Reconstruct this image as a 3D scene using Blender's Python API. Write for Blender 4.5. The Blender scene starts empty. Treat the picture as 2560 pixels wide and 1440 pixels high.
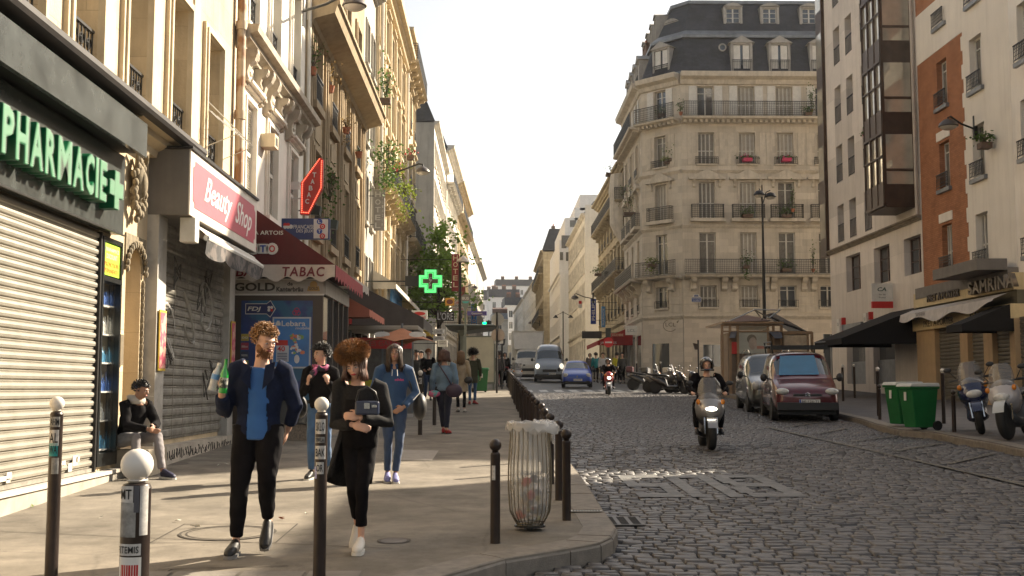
import bpy,bmesh,math,random
import numpy as np
from mathutils import Vector,Matrix,noise as mnoise
random.seed(7);np.random.seed(7)
R=math.radians
SC=bpy.context.scene
COL=SC.collection
# ---------------------------------------------------------------- camera, world, sun, exposure
F=2844.0
PITCH,YAW=R(5.06),R(0.903)
CAM=Vector((0,0,1.55))
cd=bpy.data.cameras.new("camera");cam=bpy.data.objects.new("camera",cd);COL.objects.link(cam)
cd.sensor_width=36;cd.lens=F/2560*36;cd.clip_end=3000;cd.clip_start=0.1
cam.location=CAM;cam.rotation_euler=(R(90)+PITCH,0,-YAW);SC.camera=cam
cd.dof.use_dof=False
SUN_AZ,SUN_EL=R(37),R(31)
SUN=Vector((math.cos(SUN_AZ)*math.cos(SUN_EL),math.sin(SUN_AZ)*math.cos(SUN_EL),math.sin(SUN_EL)))
sd=bpy.data.lights.new("sun",'SUN');sd.energy=5.0;sd.angle=R(0.55);sd.color=(1.0,0.87,0.68)
so=bpy.data.objects.new("sun",sd);COL.objects.link(so);so.rotation_euler=SUN.to_track_quat('Z','Y').to_euler();so.location=(20,20,60)
wd=bpy.data.worlds.new("World");SC.world=wd;wd.use_nodes=True
wn=wd.node_tree;sky=wn.nodes.new('ShaderNodeTexSky');sky.sky_type='NISHITA';sky.sun_disc=False
sky.sun_elevation=SUN_EL;sky.sun_rotation=math.atan2(SUN.x,SUN.y);sky.dust_density=3.0;sky.air_density=1.1;sky.ozone_density=.6
bg=wn.nodes['Background'];bg.inputs[1].default_value=0.08;wm_=wn.nodes.new('ShaderNodeMix');wm_.data_type='RGBA';wm_.blend_type='MULTIPLY';wm_.inputs[0].default_value=1;wm_.inputs[7].default_value=(1,.975,.94,1);bw_=wn.nodes.new('ShaderNodeRGBToBW');hz_=wn.nodes.new('ShaderNodeMix');hz_.data_type='RGBA';hz_.inputs[0].default_value=.65;wn.links.new(sky.outputs[0],bw_.inputs[0]);wn.links.new(sky.outputs[0],hz_.inputs[6]);wn.links.new(bw_.outputs[0],hz_.inputs[7]);wn.links.new(hz_.outputs[2],wm_.inputs[6]);wn.links.new(wm_.outputs[2],bg.inputs[0])
SC.view_settings.view_transform='Standard';SC.view_settings.look='None';SC.view_settings.exposure=1.6;SC.view_settings.gamma=1
SC.cycles.max_bounces=6;SC.cycles.diffuse_bounces=3;SC.cycles.glossy_bounces=3;SC.cycles.transmission_bounces=4
SC.cycles.transparent_max_bounces=12;SC.cycles.volume_bounces=0;SC.cycles.use_denoising=True
SC.cycles.caustics_reflective=False;SC.cycles.caustics_refractive=False;SC.cycles.sample_clamp_indirect=6
# ---------------------------------------------------------------- photo pixel -> place
_f=Vector((math.sin(YAW)*math.cos(PITCH),math.cos(YAW)*math.cos(PITCH),math.sin(PITCH)))
_r=Vector((math.cos(YAW),-math.sin(YAW),0));_u=_r.cross(_f)
SLOPE=0.0285
def G(y):return SLOPE*min(y,420.)
def ray(x,y):return _f+_r*((x-1280)/F)+_u*((720-y)/F)
def atX(x,y,X):
 d=ray(x,y);return CAM+d*(X/d.x)
def atY(x,y,Y):
 d=ray(x,y);return CAM+d*(Y/d.y)
def atG(x,y,off=0.0):
 d=ray(x,y);t=(SLOPE*0+off-CAM.z)/(d.z-SLOPE*d.y);return CAM+d*t
ROAD=-0.14
# ---------------------------------------------------------------- object helpers
def empty(name,loc=(0,0,0),rz=0.0,rx=0.0):
 o=bpy.data.objects.new(name,None);COL.objects.link(o);o.location=loc;o.rotation_euler=(rx,0,rz);return o
def tag(o,label=None,cat=None,group=None,kind=None):
 for k,v in(("label",label),("category",cat),("group",group),("kind",kind)):
  if v:o[k]=v
 return o
def thing(name,label,cat,loc=(0,0,0),rz=0.0,group=None,rx=0.0):
 return tag(empty(name,loc,rz,rx),label,cat,group)
def kids(o):return[c for c in ALLK.get(o.name,[])]
ALLK={}
def setp(o,parent):
 if parent is not None:
  o.parent=parent;ALLK.setdefault(parent.name,[]).append(o)
def copy_tree(o,parent=None):
 c=o.copy();COL.objects.link(c)
 if parent is not None:setp(c,parent)
 for ch in list(ALLK.get(o.name,[])):copy_tree(ch,c)
 return c
def smooth_mesh(me,ang=None):
 me.polygons.foreach_set("use_smooth",[True]*len(me.polygons))
 if ang:
  try:me.set_sharp_from_angle(angle=R(ang))
  except Exception:pass
class MB:
 def __init__(s):s.v=[];s.f=[];s.m=[]
 def add(s,vs,fs,m=0):
  n=len(s.v);s.v.extend([tuple(p)for p in vs]);s.f.extend([tuple(i+n for i in f)for f in fs]);s.m.extend([m]*len(fs));return s
 def quad(s,a,b,c,d,m=0):return s.add([a,b,c,d],[(0,1,2,3)],m)
 def poly(s,pts,m=0):return s.add(pts,[tuple(range(len(pts)))],m)
 def box(s,x0,x1,y0,y1,z0,z1,m=0,M=None):
  v=[(x0,y0,z0),(x1,y0,z0),(x1,y1,z0),(x0,y1,z0),(x0,y0,z1),(x1,y0,z1),(x1,y1,z1),(x0,y1,z1)]
  if M is not None:v=[M@Vector(p)for p in v]
  return s.add(v,[(0,3,2,1),(4,5,6,7),(0,1,5,4),(1,2,6,5),(2,3,7,6),(3,0,4,7)],m)
 def rings(s,rings,m=0,cap=True,closed=True):
  n=len(rings[0]);base=len(s.v)
  for r in rings:s.v.extend([tuple(p)for p in r])
  for i in range(len(rings)-1):
   for j in range(n if closed else n-1):
    k=(j+1)%n
    s.f.append((base+i*n+j,base+i*n+k,base+(i+1)*n+k,base+(i+1)*n+j));s.m.append(m)
  if cap and closed:
   s.f.append(tuple(base+j for j in range(n))[::-1]);s.m.append(m)
   s.f.append(tuple(base+(len(rings)-1)*n+j for j in range(n)));s.m.append(m)
  return s
 def tube(s,pts,r,n=8,m=0,r2=None,flat=1.0,cap=True,up=None):
  pts=[Vector(p)for p in pts];rr=r if isinstance(r,(list,tuple))else[r+((r2 if r2 is not None else r)-r)*i/max(1,len(pts)-1)for i in range(len(pts))]
  out=[];prev=None
  for i,p in enumerate(pts):
   t=(pts[min(i+1,len(pts)-1)]-pts[max(i-1,0)])
   if t.length<1e-9:t=Vector((0,0,1))
   t.normalize()
   if prev is None:
    a=Vector(up)if up is not None else(Vector((0,0,1))if abs(t.z)<.9 else Vector((0,1,0)))
   else:a=prev
   b=t.cross(a);
   if b.length<1e-6:b=t.cross(Vector((1,0,0)))
   b.normalize();a=b.cross(t).normalized();prev=a
   out.append([p+(b*math.cos(2*math.pi*k/n)+a*flat*math.sin(2*math.pi*k/n))*rr[i]for k in range(n)])
  return s.rings(out,m,cap)
 def lathe(s,prof,n=16,m=0,c=(0,0,0),axis='z',cap=True):
  c=Vector(c);out=[]
  for r,h in prof:
   ring=[]
   for k in range(n):
    a=2*math.pi*k/n
    q=(r*math.cos(a),r*math.sin(a),h)
    if axis=='y':q=(q[0],h,-q[1])
    if axis=='x':q=(h,q[0],q[1])
    ring.append(c+Vector(q))
   out.append(ring)
  return s.rings(out,m,cap)
 def ell(s,c,r,n=12,m=0,M=None):
  r=(r,r,r)if isinstance(r,(int,float))else r;c=Vector(c);out=[]
  h=max(6,n//2+2)
  for i in range(h+1):
   ph=-math.pi/2+math.pi*i/h;rr=max(math.cos(ph),1e-3)
   ring=[]
   for k in range(n):
    a=2*math.pi*k/n
    q=Vector((r[0]*rr*math.cos(a),r[1]*rr*math.sin(a),r[2]*math.sin(ph)))
    if M is not None:q=M@q
    ring.append(c+q)
   out.append(ring)
  return s.rings(out,m,True)
 def prism(s,poly,y0,y1,m=0):
  n=len(poly);ar=sum(poly[i][0]*poly[(i+1)%n][1]-poly[(i+1)%n][0]*poly[i][1]for i in range(n))
  if ar<0:poly=poly[::-1]
  v=[(p[0],y0,p[1])for p in poly]+[(p[0],y1,p[1])for p in poly]
  fs=[tuple(range(n)),tuple(range(2*n-1,n-1,-1))]+[(i+n,(i+1)%n+n,(i+1)%n,i)[::1]for i in range(n)]
  return s.add(v,fs,m)
 def prismz(s,poly,z0,z1,m=0):
  n=len(poly);ar=sum(poly[i][0]*poly[(i+1)%n][1]-poly[(i+1)%n][0]*poly[i][1]for i in range(n))
  if ar<0:poly=poly[::-1]
  zz=(lambda z,p:z(p[1])if callable(z)else z)
  v=[(p[0],p[1],zz(z0,p))for p in poly]+[(p[0],p[1],zz(z1,p))for p in poly]
  fs=[tuple(range(n-1,-1,-1)),tuple(range(n,2*n))]+[(i,(i+1)%n,(i+1)%n+n,i+n)for i in range(n)]
  return s.add(v,fs,m)
 def mesh(s,name,mats=None):
  me=bpy.data.meshes.new(name);me.from_pydata(s.v,[],s.f)
  for mt in(mats if isinstance(mats,(list,tuple))else[mats]):
   if mt:me.materials.append(mt)
  if any(s.m):me.polygons.foreach_set("material_index",s.m)
  me.validate();me.update();return me
 def build(s,name,mats,parent=None,loc=(0,0,0),rz=0.0,sm=False,bevel=0,label=None):
  me=s.mesh(name,mats)
  if sm:smooth_mesh(me,sm if not isinstance(sm,bool)else None)
  o=put(name,me,parent,loc,rz)
  if bevel:
   b=o.modifiers.new("bevel",'BEVEL');b.width=bevel;b.segments=2;b.limit_method='ANGLE';b.angle_limit=R(40)
  if label:o["label"]=label
  return o
def put(name,me,parent=None,loc=(0,0,0),rz=0.0,rx=0.0):
 o=bpy.data.objects.new(name,me);COL.objects.link(o);o.location=loc;o.rotation_euler=(rx,0,rz);setp(o,parent);return o
TMP=bpy.data.scenes.new("tmp")
def evald(me,*mods):
 o=bpy.data.objects.new("tmp",me);TMP.collection.objects.link(o)
 for typ,kw in mods:
  m=o.modifiers.new("m",typ)
  for k,v in kw.items():setattr(m,k,v)
 with bpy.context.temp_override(scene=TMP,view_layer=TMP.view_layers[0]):
  dg=bpy.context.evaluated_depsgraph_get();dg.update()
  out=bpy.data.meshes.new_from_object(o.evaluated_get(dg),depsgraph=dg)
 bpy.data.objects.remove(o);return out
# ---------------------------------------------------------------- materials
_mc={}
def mat(name,c,r=.6,metal=0.,var=.12,vs=3.,bump=0.,bs=40.,spec=.5,em=None,es=1.,trans=0.,alpha=1.,dirt=0.,dc=(.05,.045,.04),coat=0.,ior=None,sheen=0.,two=None,tws=6.):
 if name in _mc:return _mc[name]
 m=bpy.data.materials.new(name);m.use_nodes=True;nt=m.node_tree;N=nt.nodes;Lk=nt.links
 p=N['Principled BSDF'];p.inputs['Roughness'].default_value=r;p.inputs['Metallic'].default_value=metal
 p.inputs['Specular IOR Level'].default_value=spec
 if coat:p.inputs['Coat Weight'].default_value=coat;p.inputs['Coat Roughness'].default_value=.08
 if sheen:p.inputs['Sheen Weight'].default_value=sheen
 if ior:p.inputs['IOR'].default_value=ior
 tc=N.new('ShaderNodeTexCoord')
 col=None
 if var>0:
  no=N.new('ShaderNodeTexNoise');no.inputs['Scale'].default_value=vs;no.inputs['Detail'].default_value=6;no.inputs['Roughness'].default_value=.6
  Lk.new(tc.outputs['Object'],no.inputs['Vector'])
  mp=N.new('ShaderNodeMapRange');mp.inputs[1].default_value=.3;mp.inputs[2].default_value=.7;Lk.new(no.outputs[0],mp.inputs[0])
  mx=N.new('ShaderNodeMix');mx.data_type='RGBA';Lk.new(mp.outputs[0],mx.inputs[0])
  mx.inputs[6].default_value=(*[max(0,x*(1-var))for x in c],1);mx.inputs[7].default_value=(*[min(1,x*(1+var))for x in c],1);col=mx.outputs[2]
 if two:
  n2=N.new('ShaderNodeTexNoise');n2.inputs['Scale'].default_value=tws;n2.inputs['Detail'].default_value=3;Lk.new(tc.outputs['Object'],n2.inputs['Vector'])
  rp=N.new('ShaderNodeMapRange');rp.inputs[1].default_value=.48;rp.inputs[2].default_value=.56;Lk.new(n2.outputs[0],rp.inputs[0])
  mx=N.new('ShaderNodeMix');mx.data_type='RGBA';Lk.new(rp.outputs[0],mx.inputs[0]);mx.inputs[6].default_value=(*c,1)
  if col:Lk.new(col,mx.inputs[6])
  mx.inputs[7].default_value=(*two,1);col=mx.outputs[2]
 if dirt>0:
  mpn=N.new('ShaderNodeMapping');mpn.inputs['Scale'].default_value=(2.2,2.2,.18);Lk.new(tc.outputs['Object'],mpn.inputs[0])
  n3=N.new('ShaderNodeTexNoise');n3.inputs['Scale'].default_value=1.6;n3.inputs['Detail'].default_value=8;n3.inputs['Roughness'].default_value=.7;Lk.new(mpn.outputs[0],n3.inputs['Vector'])
  rp=N.new('ShaderNodeMapRange');rp.inputs[1].default_value=.48;rp.inputs[2].default_value=.75;rp.inputs[4].default_value=dirt;Lk.new(n3.outputs[0],rp.inputs[0])
  mx=N.new('ShaderNodeMix');mx.data_type='RGBA';Lk.new(rp.outputs[0],mx.inputs[0]);mx.inputs[6].default_value=(*c,1)
  if col:Lk.new(col,mx.inputs[6])
  mx.inputs[7].default_value=(*dc,1);col=mx.outputs[2]
 if col:Lk.new(col,p.inputs['Base Color'])
 else:p.inputs['Base Color'].default_value=(*c,1)
 if bump>0:
  nb=N.new('ShaderNodeTexNoise');nb.inputs['Scale'].default_value=bs;nb.inputs['Detail'].default_value=5;Lk.new(tc.outputs['Object'],nb.inputs['Vector'])
  b=N.new('ShaderNodeBump');b.inputs['Strength'].default_value=bump;b.inputs['Distance'].default_value=.02;Lk.new(nb.outputs[0],b.inputs['Height']);Lk.new(b.outputs[0],p.inputs['Normal'])
 if em:p.inputs['Emission Color'].default_value=(*em,1);p.inputs['Emission Strength'].default_value=es
 if trans:p.inputs['Transmission Weight'].default_value=trans
 if alpha<1:p.inputs['Alpha'].default_value=alpha
 _mc[name]=m;return m
def stone_mat(name,c,bw=.9,bh=.36,line=.5,var=.12,dirt=.35,rough=.85,dc=(.09,.07,.05),swap=False,mortar=.012,bump=.5,mc=None,c2=None):
 """ashlar / brick coursing on the local x-z plane, with weather streaks"""
 if name in _mc:return _mc[name]
 m=mat(name,c,rough,var=var,vs=1.3,dirt=dirt,dc=dc,spec=.25);nt=m.node_tree;N=nt.nodes;Lk=nt.links;p=N['Principled BSDF']
 tc=N.new('ShaderNodeTexCoord');sx=N.new('ShaderNodeSeparateXYZ');cx=N.new('ShaderNodeCombineXYZ');ad=N.new('ShaderNodeMath');ad.operation='ADD'
 Lk.new(tc.outputs['Object'],sx.inputs[0]);Lk.new(sx.outputs[0],ad.inputs[0]);Lk.new(sx.outputs[1],ad.inputs[1]);Lk.new(ad.outputs[0],cx.inputs[0]);Lk.new(sx.outputs[2],cx.inputs[1])
 br=N.new('ShaderNodeTexBrick');br.inputs['Scale'].default_value=1;br.inputs['Brick Width'].default_value=bw;br.inputs['Row Height'].default_value=bh;br.inputs['Mortar Size'].default_value=mortar
 br.inputs['Mortar Smooth'].default_value=.3
 br.inputs['Color1'].default_value=(.86,.86,.86,1)if not c2 else(*c2[0],1);br.inputs['Color2'].default_value=(1.1,1.1,1.1,1)if not c2 else(*c2[1],1)
 l=1-line;br.inputs['Mortar'].default_value=(l,l,l,1)if mc is None else(*mc,1);Lk.new(cx.outputs[0],br.inputs['Vector'])
 old=p.inputs['Base Color'].links[0].from_socket
 mx=N.new('ShaderNodeMix');mx.data_type='RGBA';mx.blend_type='MULTIPLY';mx.inputs[0].default_value=1;Lk.new(old,mx.inputs[6]);Lk.new(br.outputs[0],mx.inputs[7]);Lk.new(mx.outputs[2],p.inputs['Base Color'])
 nb=N.new('ShaderNodeTexNoise');nb.inputs['Scale'].default_value=25;nb.inputs['Detail'].default_value=6;Lk.new(tc.outputs['Object'],nb.inputs['Vector'])
 a=N.new('ShaderNodeMath');a.operation='MULTIPLY_ADD';a.inputs[1].default_value=-1.2;Lk.new(br.outputs[1],a.inputs[0]);Lk.new(nb.outputs[0],a.inputs[2])
 b=N.new('ShaderNodeBump');b.inputs['Strength'].default_value=bump;b.inputs['Distance'].default_value=.012;Lk.new(a.outputs[0],b.inputs['Height']);Lk.new(b.outputs[0],p.inputs['Normal'])
 return m
GLASS=mat("window_glass",(.09,.1,.11),.04,metal=.55,var=0,spec=.9,coat=.3)
GLASS2=mat("curtained_glass",(.16,.15,.13),.12,var=.3,vs=5,spec=.7)
DARK=mat("dark_interior",(.012,.011,.01),.8,var=0)
IRON=mat("black_iron",(.018,.017,.016),.45,var=.2,metal=.3)
WPAINT=mat("white_paint",(.62,.6,.55),.5,var=.1,vs=6)
WFRAME=mat("window_frame_white",(.55,.53,.48),.5,var=.1)
LOUV=mat("shutter_paint",(.62,.58,.5),.65,var=.12,vs=4,dirt=.2)
WOODF=mat("brown_frame",(.09,.05,.035),.5,var=.2)
ZINC=mat("zinc",(.2,.21,.22),.45,metal=.4,var=.25,vs=2,dirt=.3)
SLATE=stone_mat("slate",(.05,.053,.062),.22,.13,.35,dirt=.3,rough=.5,var=.3,dc=(.1,.09,.08),mortar=.006)
# ---------------------------------------------------------------- text
def text(s,w,h,m,parent,loc,rz=0.0,depth=.01,name="lettering",off=0.,shear=0.,sp=1.0,rx=0.0,res=3,mats=None,keep=False):
 """lettering w wide and h high, standing in the local x-z plane, facing -y, lower left corner at loc"""
 cu=bpy.data.curves.new("t",'FONT');cu.body=s;cu.extrude=0;cu.offset=off;cu.shear=shear;cu.space_character=sp;cu.resolution_u=res;cu.extrude=depth/2
 o=bpy.data.objects.new("t",cu);me=bpy.data.meshes.new_from_object(o);bpy.data.objects.remove(o);bpy.data.curves.remove(cu)
 n=len(me.vertices);a=np.empty(n*3);me.vertices.foreach_get("co",a);a=a.reshape(-1,3)
 mn=a.min(0);mxx=a.max(0);sz=np.maximum(mxx-mn,1e-6);b=np.empty_like(a)
 b[:,0]=(a[:,0]-mn[0])/sz[0]*w;b[:,2]=(a[:,1]-mn[1])/sz[1]*h;b[:,1]=-a[:,2]-depth/2
 me.vertices.foreach_set("co",b.ravel());me.materials.clear();me.materials.append(m);me.name=name;me.update()
 return put(name,me,parent,loc,rz,rx)
# ================================================================ ground, road, pavements
ASPH=mat("pavement_asphalt",(.235,.205,.165),.85,var=.1,vs=1.3,bump=.25,bs=160,spec=.3,two=(.195,.17,.135),tws=1.6,dirt=.0)
GRAN=mat("kerb_granite",(.2,.175,.145),.75,var=.22,vs=9,bump=.35,bs=90,spec=.35)
TAR=mat("road_asphalt",(.085,.082,.08),.6,var=.2,vs=2,bump=.3,bs=120)
EARTH=mat("ground_surface",(.12,.11,.1),.9,var=.2)
def add_cracks(m,sc=.3,dark=.8):
 nt=m.node_tree;N=nt.nodes;L=nt.links;p=N['Principled BSDF'];tc=N.new('ShaderNodeTexCoord')
 n=N.new('ShaderNodeTexNoise');n.inputs['Scale'].default_value=1.2;n.inputs['Detail'].default_value=4;L.new(tc.outputs['Object'],n.inputs['Vector'])
 a=N.new('ShaderNodeMix');a.data_type='RGBA';a.inputs[0].default_value=.12;L.new(tc.outputs['Object'],a.inputs[6]);L.new(n.outputs['Color'],a.inputs[7])
 v=N.new('ShaderNodeTexVoronoi');v.feature='DISTANCE_TO_EDGE';v.inputs['Scale'].default_value=sc;L.new(a.outputs[2],v.inputs['Vector'])
 r=N.new('ShaderNodeMapRange');r.inputs[1].default_value=0;r.inputs[2].default_value=.006;r.inputs[3].default_value=dark;r.inputs[4].default_value=1;L.new(v.outputs['Distance'],r.inputs[0])
 sp=N.new('ShaderNodeTexNoise');sp.inputs['Scale'].default_value=260;sp.inputs['Detail'].default_value=2;L.new(tc.outputs['Object'],sp.inputs['Vector'])
 r2=N.new('ShaderNodeMapRange');r2.inputs[1].default_value=.35;r2.inputs[2].default_value=.65;r2.inputs[3].default_value=.82;r2.inputs[4].default_value=1.15;L.new(sp.outputs[0],r2.inputs[0])
 mu=N.new('ShaderNodeMath');mu.operation='MULTIPLY';L.new(r.outputs[0],mu.inputs[0]);L.new(r2.outputs[0],mu.inputs[1])
 gv=N.new('ShaderNodeTexVoronoi');gv.inputs['Scale'].default_value=5.5;L.new(tc.outputs['Object'],gv.inputs['Vector']);gr=N.new('ShaderNodeMapRange');gr.inputs[1].default_value=.07;gr.inputs[2].default_value=.1;gr.inputs[3].default_value=.72;gr.inputs[4].default_value=1;L.new(gv.outputs['Distance'],gr.inputs[0])
 st=N.new('ShaderNodeTexNoise');st.inputs['Scale'].default_value=.9;st.inputs['Detail'].default_value=7;st.inputs['Roughness'].default_value=.75;L.new(tc.outputs['Object'],st.inputs['Vector']);sr=N.new('ShaderNodeMapRange');sr.inputs[1].default_value=.35;sr.inputs[2].default_value=.65;sr.inputs[3].default_value=.6;sr.inputs[4].default_value=1.15;L.new(st.outputs[0],sr.inputs[0])
 m3=N.new('ShaderNodeMath');m3.operation='MULTIPLY';L.new(gr.outputs[0],m3.inputs[0]);L.new(sr.outputs[0],m3.inputs[1]);m4=N.new('ShaderNodeMath');m4.operation='MULTIPLY';L.new(m3.outputs[0],m4.inputs[0]);L.new(mu.outputs[0],m4.inputs[1]);mu=m4
 old=p.inputs['Base Color'].links[0].from_socket
 mx=N.new('ShaderNodeMix');mx.data_type='RGBA';mx.blend_type='MULTIPLY';mx.inputs[0].default_value=1;L.new(old,mx.inputs[6]);L.new(mu.outputs[0],mx.inputs[7]);L.new(mx.outputs[2],p.inputs['Base Color'])
add_cracks(ASPH)
g=MB();ys=[-80,0,60,420,2600]
for i in range(4):
 a,b=ys[i],ys[i+1];g.quad((-1500,a,G(a)-.3),(1500,a,G(a)-.3),(1500,b,G(b)-.3),(-1500,b,G(b)-.3))
tag(g.build("ground",EARTH),kind="structure")
def sheet(name,poly,off,m,thick=None,uniq=None):
 mb=MB()
 mb.prismz(poly,(lambda y:G(y)+off-(thick or .05)),(lambda y:G(y)+off))
 return tag(mb.build(name,m),kind="structure")
sheet("road",[(-60,-30),(60,-30),(60,420),(-60,420)],ROAD-.03,TAR)
KL=[(-9,5.2),(-5,6.3),(-3.2,6.9),(-1.6,7.4),(-.5,7.95)]+[tuple(atG(x,y)[:2])for x,y in((1262,1397),(1424,1371),(1500,1357),(1530,1342),(1541,1320),(1507,1275),(1482,1235),(1455,1195),(1432,1166))]+[(1.12,20),(1.05,30),(.95,45),(.9,60),(.9,400)]
PL=KL+[(-40,400),(-40,5.2)]
KR=[(.01+p[0],p[1])for p in[(40,14.2),(20,14.6),(13,15.4),(10.2,17)]+[tuple(atG(x,y)[:2])for x,y in((2560,1122),(2474,1104),(2387,1090),(2335,1080),(2248,1073),(2189,1059),(2154,1047),(2106,1037))]+[(9.5,34),(9.5,47),(9.9,51),(11.5,53.4),(20,54.6),(60,55)]]
PR=KR+[(60,14.2)]
KF=[(60,66),(20,66.2),(11,66.6),(8.8,67.6),(7.9,70),(7.6,76),(7.6,400)]
PF=KF+[(60,400)]
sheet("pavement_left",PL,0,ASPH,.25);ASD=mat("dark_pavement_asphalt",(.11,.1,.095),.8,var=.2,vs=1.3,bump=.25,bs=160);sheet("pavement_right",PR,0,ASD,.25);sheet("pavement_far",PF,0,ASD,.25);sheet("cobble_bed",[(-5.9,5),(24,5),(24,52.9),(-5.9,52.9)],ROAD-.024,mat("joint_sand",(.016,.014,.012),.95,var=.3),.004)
sheet("pavement_near",[(-40,-30),(40,-30),(40,2.2),(.5,3.0),(-.2,4.2),(-2,4.6),(-40,2.4)],0,ASPH,.25)
def inpoly(x,y,P):
 c=np.zeros(x.shape,bool);n=len(P)
 for i in range(n):
  x1,y1=P[i];x2,y2=P[i-1]
  if y1==y2:continue
  k=((y1>y)!=(y2>y))&(x<(x2-x1)*(y-y1)/(y2-y1)+x1);c^=k
 return c
def path_at(P,step):
 out=[];
 for(a,b)in zip(P[:-1],P[1:]):
  d=math.dist(a,b);n=max(1,round(d/step))
  for i in range(n):out.append((a[0]+(b[0]-a[0])*i/n,a[1]+(b[1]-a[1])*i/n))
 return out+[P[-1]]
def kerb(name,P,side,ymax=110,w=.3):
 pts=[p for p in path_at(P,1.0)if p[1]<=ymax and abs(p[0])<24];mb=MB()
 for a,b in zip(pts[:-1],pts[1:]):
  a,b=Vector((*a,0)),Vector((*b,0));t=(b-a).normalized();nrm=Vector((-t.y,t.x,0))*side;gap=.006
  a2,b2=a+t*gap,b-t*gap;dz=random.uniform(-.004,.006)
  v=[]
  for p,q in((a2,0),(b2,0)):
   o=p-nrm*.012;i_=p+nrm*w
   v+=[(o.x,o.y,G(o.y)-.26),(o.x,o.y,G(o.y)-.03+dz),(p.x+nrm.x*.015,p.y+nrm.y*.015,G(p.y)+.006+dz),(i_.x,i_.y,G(i_.y)+.006+dz),(i_.x,i_.y,G(i_.y)-.1)]
  fs=[(j,j+1,j+6,j+5)for j in range(4)]+[(0,1,2,3,4)[::-1],(5,6,7,8,9)]
  if side<0:fs=[f[::-1]for f in fs]
  mb.add(v,fs)
 return tag(mb.build(name,GRAN),kind="structure")
kerb("kerb_left",KL,1);kerb("kerb_right",KR,-1,70);kerb("kerb_far",KF,-1)
# ---- cobblestones
def cobbles(y0,y1,nx,hh):
 rows=[];y=y0
 xs,yy,ww,dd=[],[],[],[]
 while y<y1:
  d=random.uniform(.13,.17);x=-8+random.random()*.2
  xm=min(24,.5*y+6)
  while x<xm:
   w=random.uniform(.12,.23);xs.append(x+w/2);yy.append(y+d/2+.012*math.sin(x*.9)+random.uniform(-.012,.012));ww.append(w);dd.append(d);x+=w
  y+=d
 xs,yy,ww,dd=map(np.array,(xs,yy,ww,dd))
 k=~(inpoly(xs,yy,PL)|inpoly(xs,yy,PR)|inpoly(xs,yy,PF))&((xs>-6)|(yy<7));xs,yy,ww,dd=xs[k],yy[k],ww[k],dd[k];n=len(xs)
 t=np.array([-1,-.88,0,.88,1])if nx==5 else np.linspace(-1,1,nx);gx,gy=np.meshgrid(t,t);gx=gx.ravel();gy=gy.ravel();q=nx*nx
 edge=np.maximum(abs(gx),abs(gy));prof=np.where(edge>.99,-hh,np.where(edge>.5,0,.003))
 if nx==4:prof=np.where(edge>.99,-hh,.003)
 px=gx*(1 if nx==5 else 1.9);py=gy*(1 if nx==5 else 1.9)
 px=np.clip(px,-1,1);py=np.clip(py,-1,1)
 top=edge<.99;px=np.where(top,np.clip(px,-.83,.83),px*.93);py=np.where(top,np.clip(py,-.76,.76),py*.9)
 tilt=np.random.normal(0,.0028,(n,2));zz=np.random.normal(0,.003,n)
 jit=np.random.normal(0,.035,(n,q,2))
 X=xs[:,None]+(px+jit[:,:,0]*(edge>.0))*ww[:,None]/2;Y=yy[:,None]+(py+jit[:,:,1])*dd[:,None]/2
 und=.012*np.sin(X*1.1+Y*.35)+.01*np.sin(Y*.8-X*.3)
 Z=SLOPE*Y+ROAD+prof+zz[:,None]+tilt[:,0:1]*gx*1.2+tilt[:,1:2]*gy+und*.5
 V=np.stack([X,Y,Z],-1).reshape(-1,3)
 f=np.array([[j*nx+i,j*nx+i+1,(j+1)*nx+i+1,(j+1)*nx+i]for j in range(nx-1)for i in range(nx-1)])
 Fc=(f[None]+(np.arange(n)*q)[:,None,None]).reshape(-1,4)
 tone=np.repeat(np.random.uniform(0,1,n),q)
 return V,Fc,tone
parts=[cobbles(5.0,22,5,.035),cobbles(22,53,4,.03)]
V=np.concatenate([p[0]for p in parts]);Fa=np.concatenate([parts[0][1],parts[1][1]+len(parts[0][0])]);T=np.concatenate([p[2]for p in parts])
me=bpy.data.meshes.new("cobblestones");me.vertices.add(len(V));me.vertices.foreach_set("co",V.ravel());me.loops.add(Fa.size);me.loops.foreach_set("vertex_index",Fa.ravel().astype(np.int32))
me.polygons.add(len(Fa));me.polygons.foreach_set("loop_start",np.arange(len(Fa),dtype=np.int32)*4);me.update();me.validate()
at=me.attributes.new("tone",'FLOAT','POINT');at.data.foreach_set("value",T.astype(np.float32));smooth_mesh(me)
cm=mat("cobble_granite",(.082,.079,.078),.42,var=.25,vs=.5,bump=.35,bs=70,spec=.5)
nt=cm.node_tree;p=nt.nodes['Principled BSDF'];old=p.inputs['Base Color'].links[0].from_socket
a_=nt.nodes.new('ShaderNodeAttribute');a_.attribute_name="tone";rp=nt.nodes.new('ShaderNodeValToRGB');nt.links.new(a_.outputs['Fac'],rp.inputs[0])
rp.color_ramp.elements[0].color=(.62,.6,.6,1);rp.color_ramp.elements[1].color=(1.4,1.32,1.25,1)
mx=nt.nodes.new('ShaderNodeMix');mx.data_type='RGBA';mx.blend_type='MULTIPLY';mx.inputs[0].default_value=1;nt.links.new(old,mx.inputs[6]);nt.links.new(rp.outputs[0],mx.inputs[7]);nt.links.new(mx.outputs[2],p.inputs['Base Color'])
mr=nt.nodes.new('ShaderNodeMapRange');mr.inputs[3].default_value=.33;mr.inputs[4].default_value=.52;nt.links.new(a_.outputs['Fac'],mr.inputs[0]);nt.links.new(mr.outputs[0],p.inputs['Roughness'])
me.materials.append(cm);o=put("cobblestones",me);tag(o,kind="structure")
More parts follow.
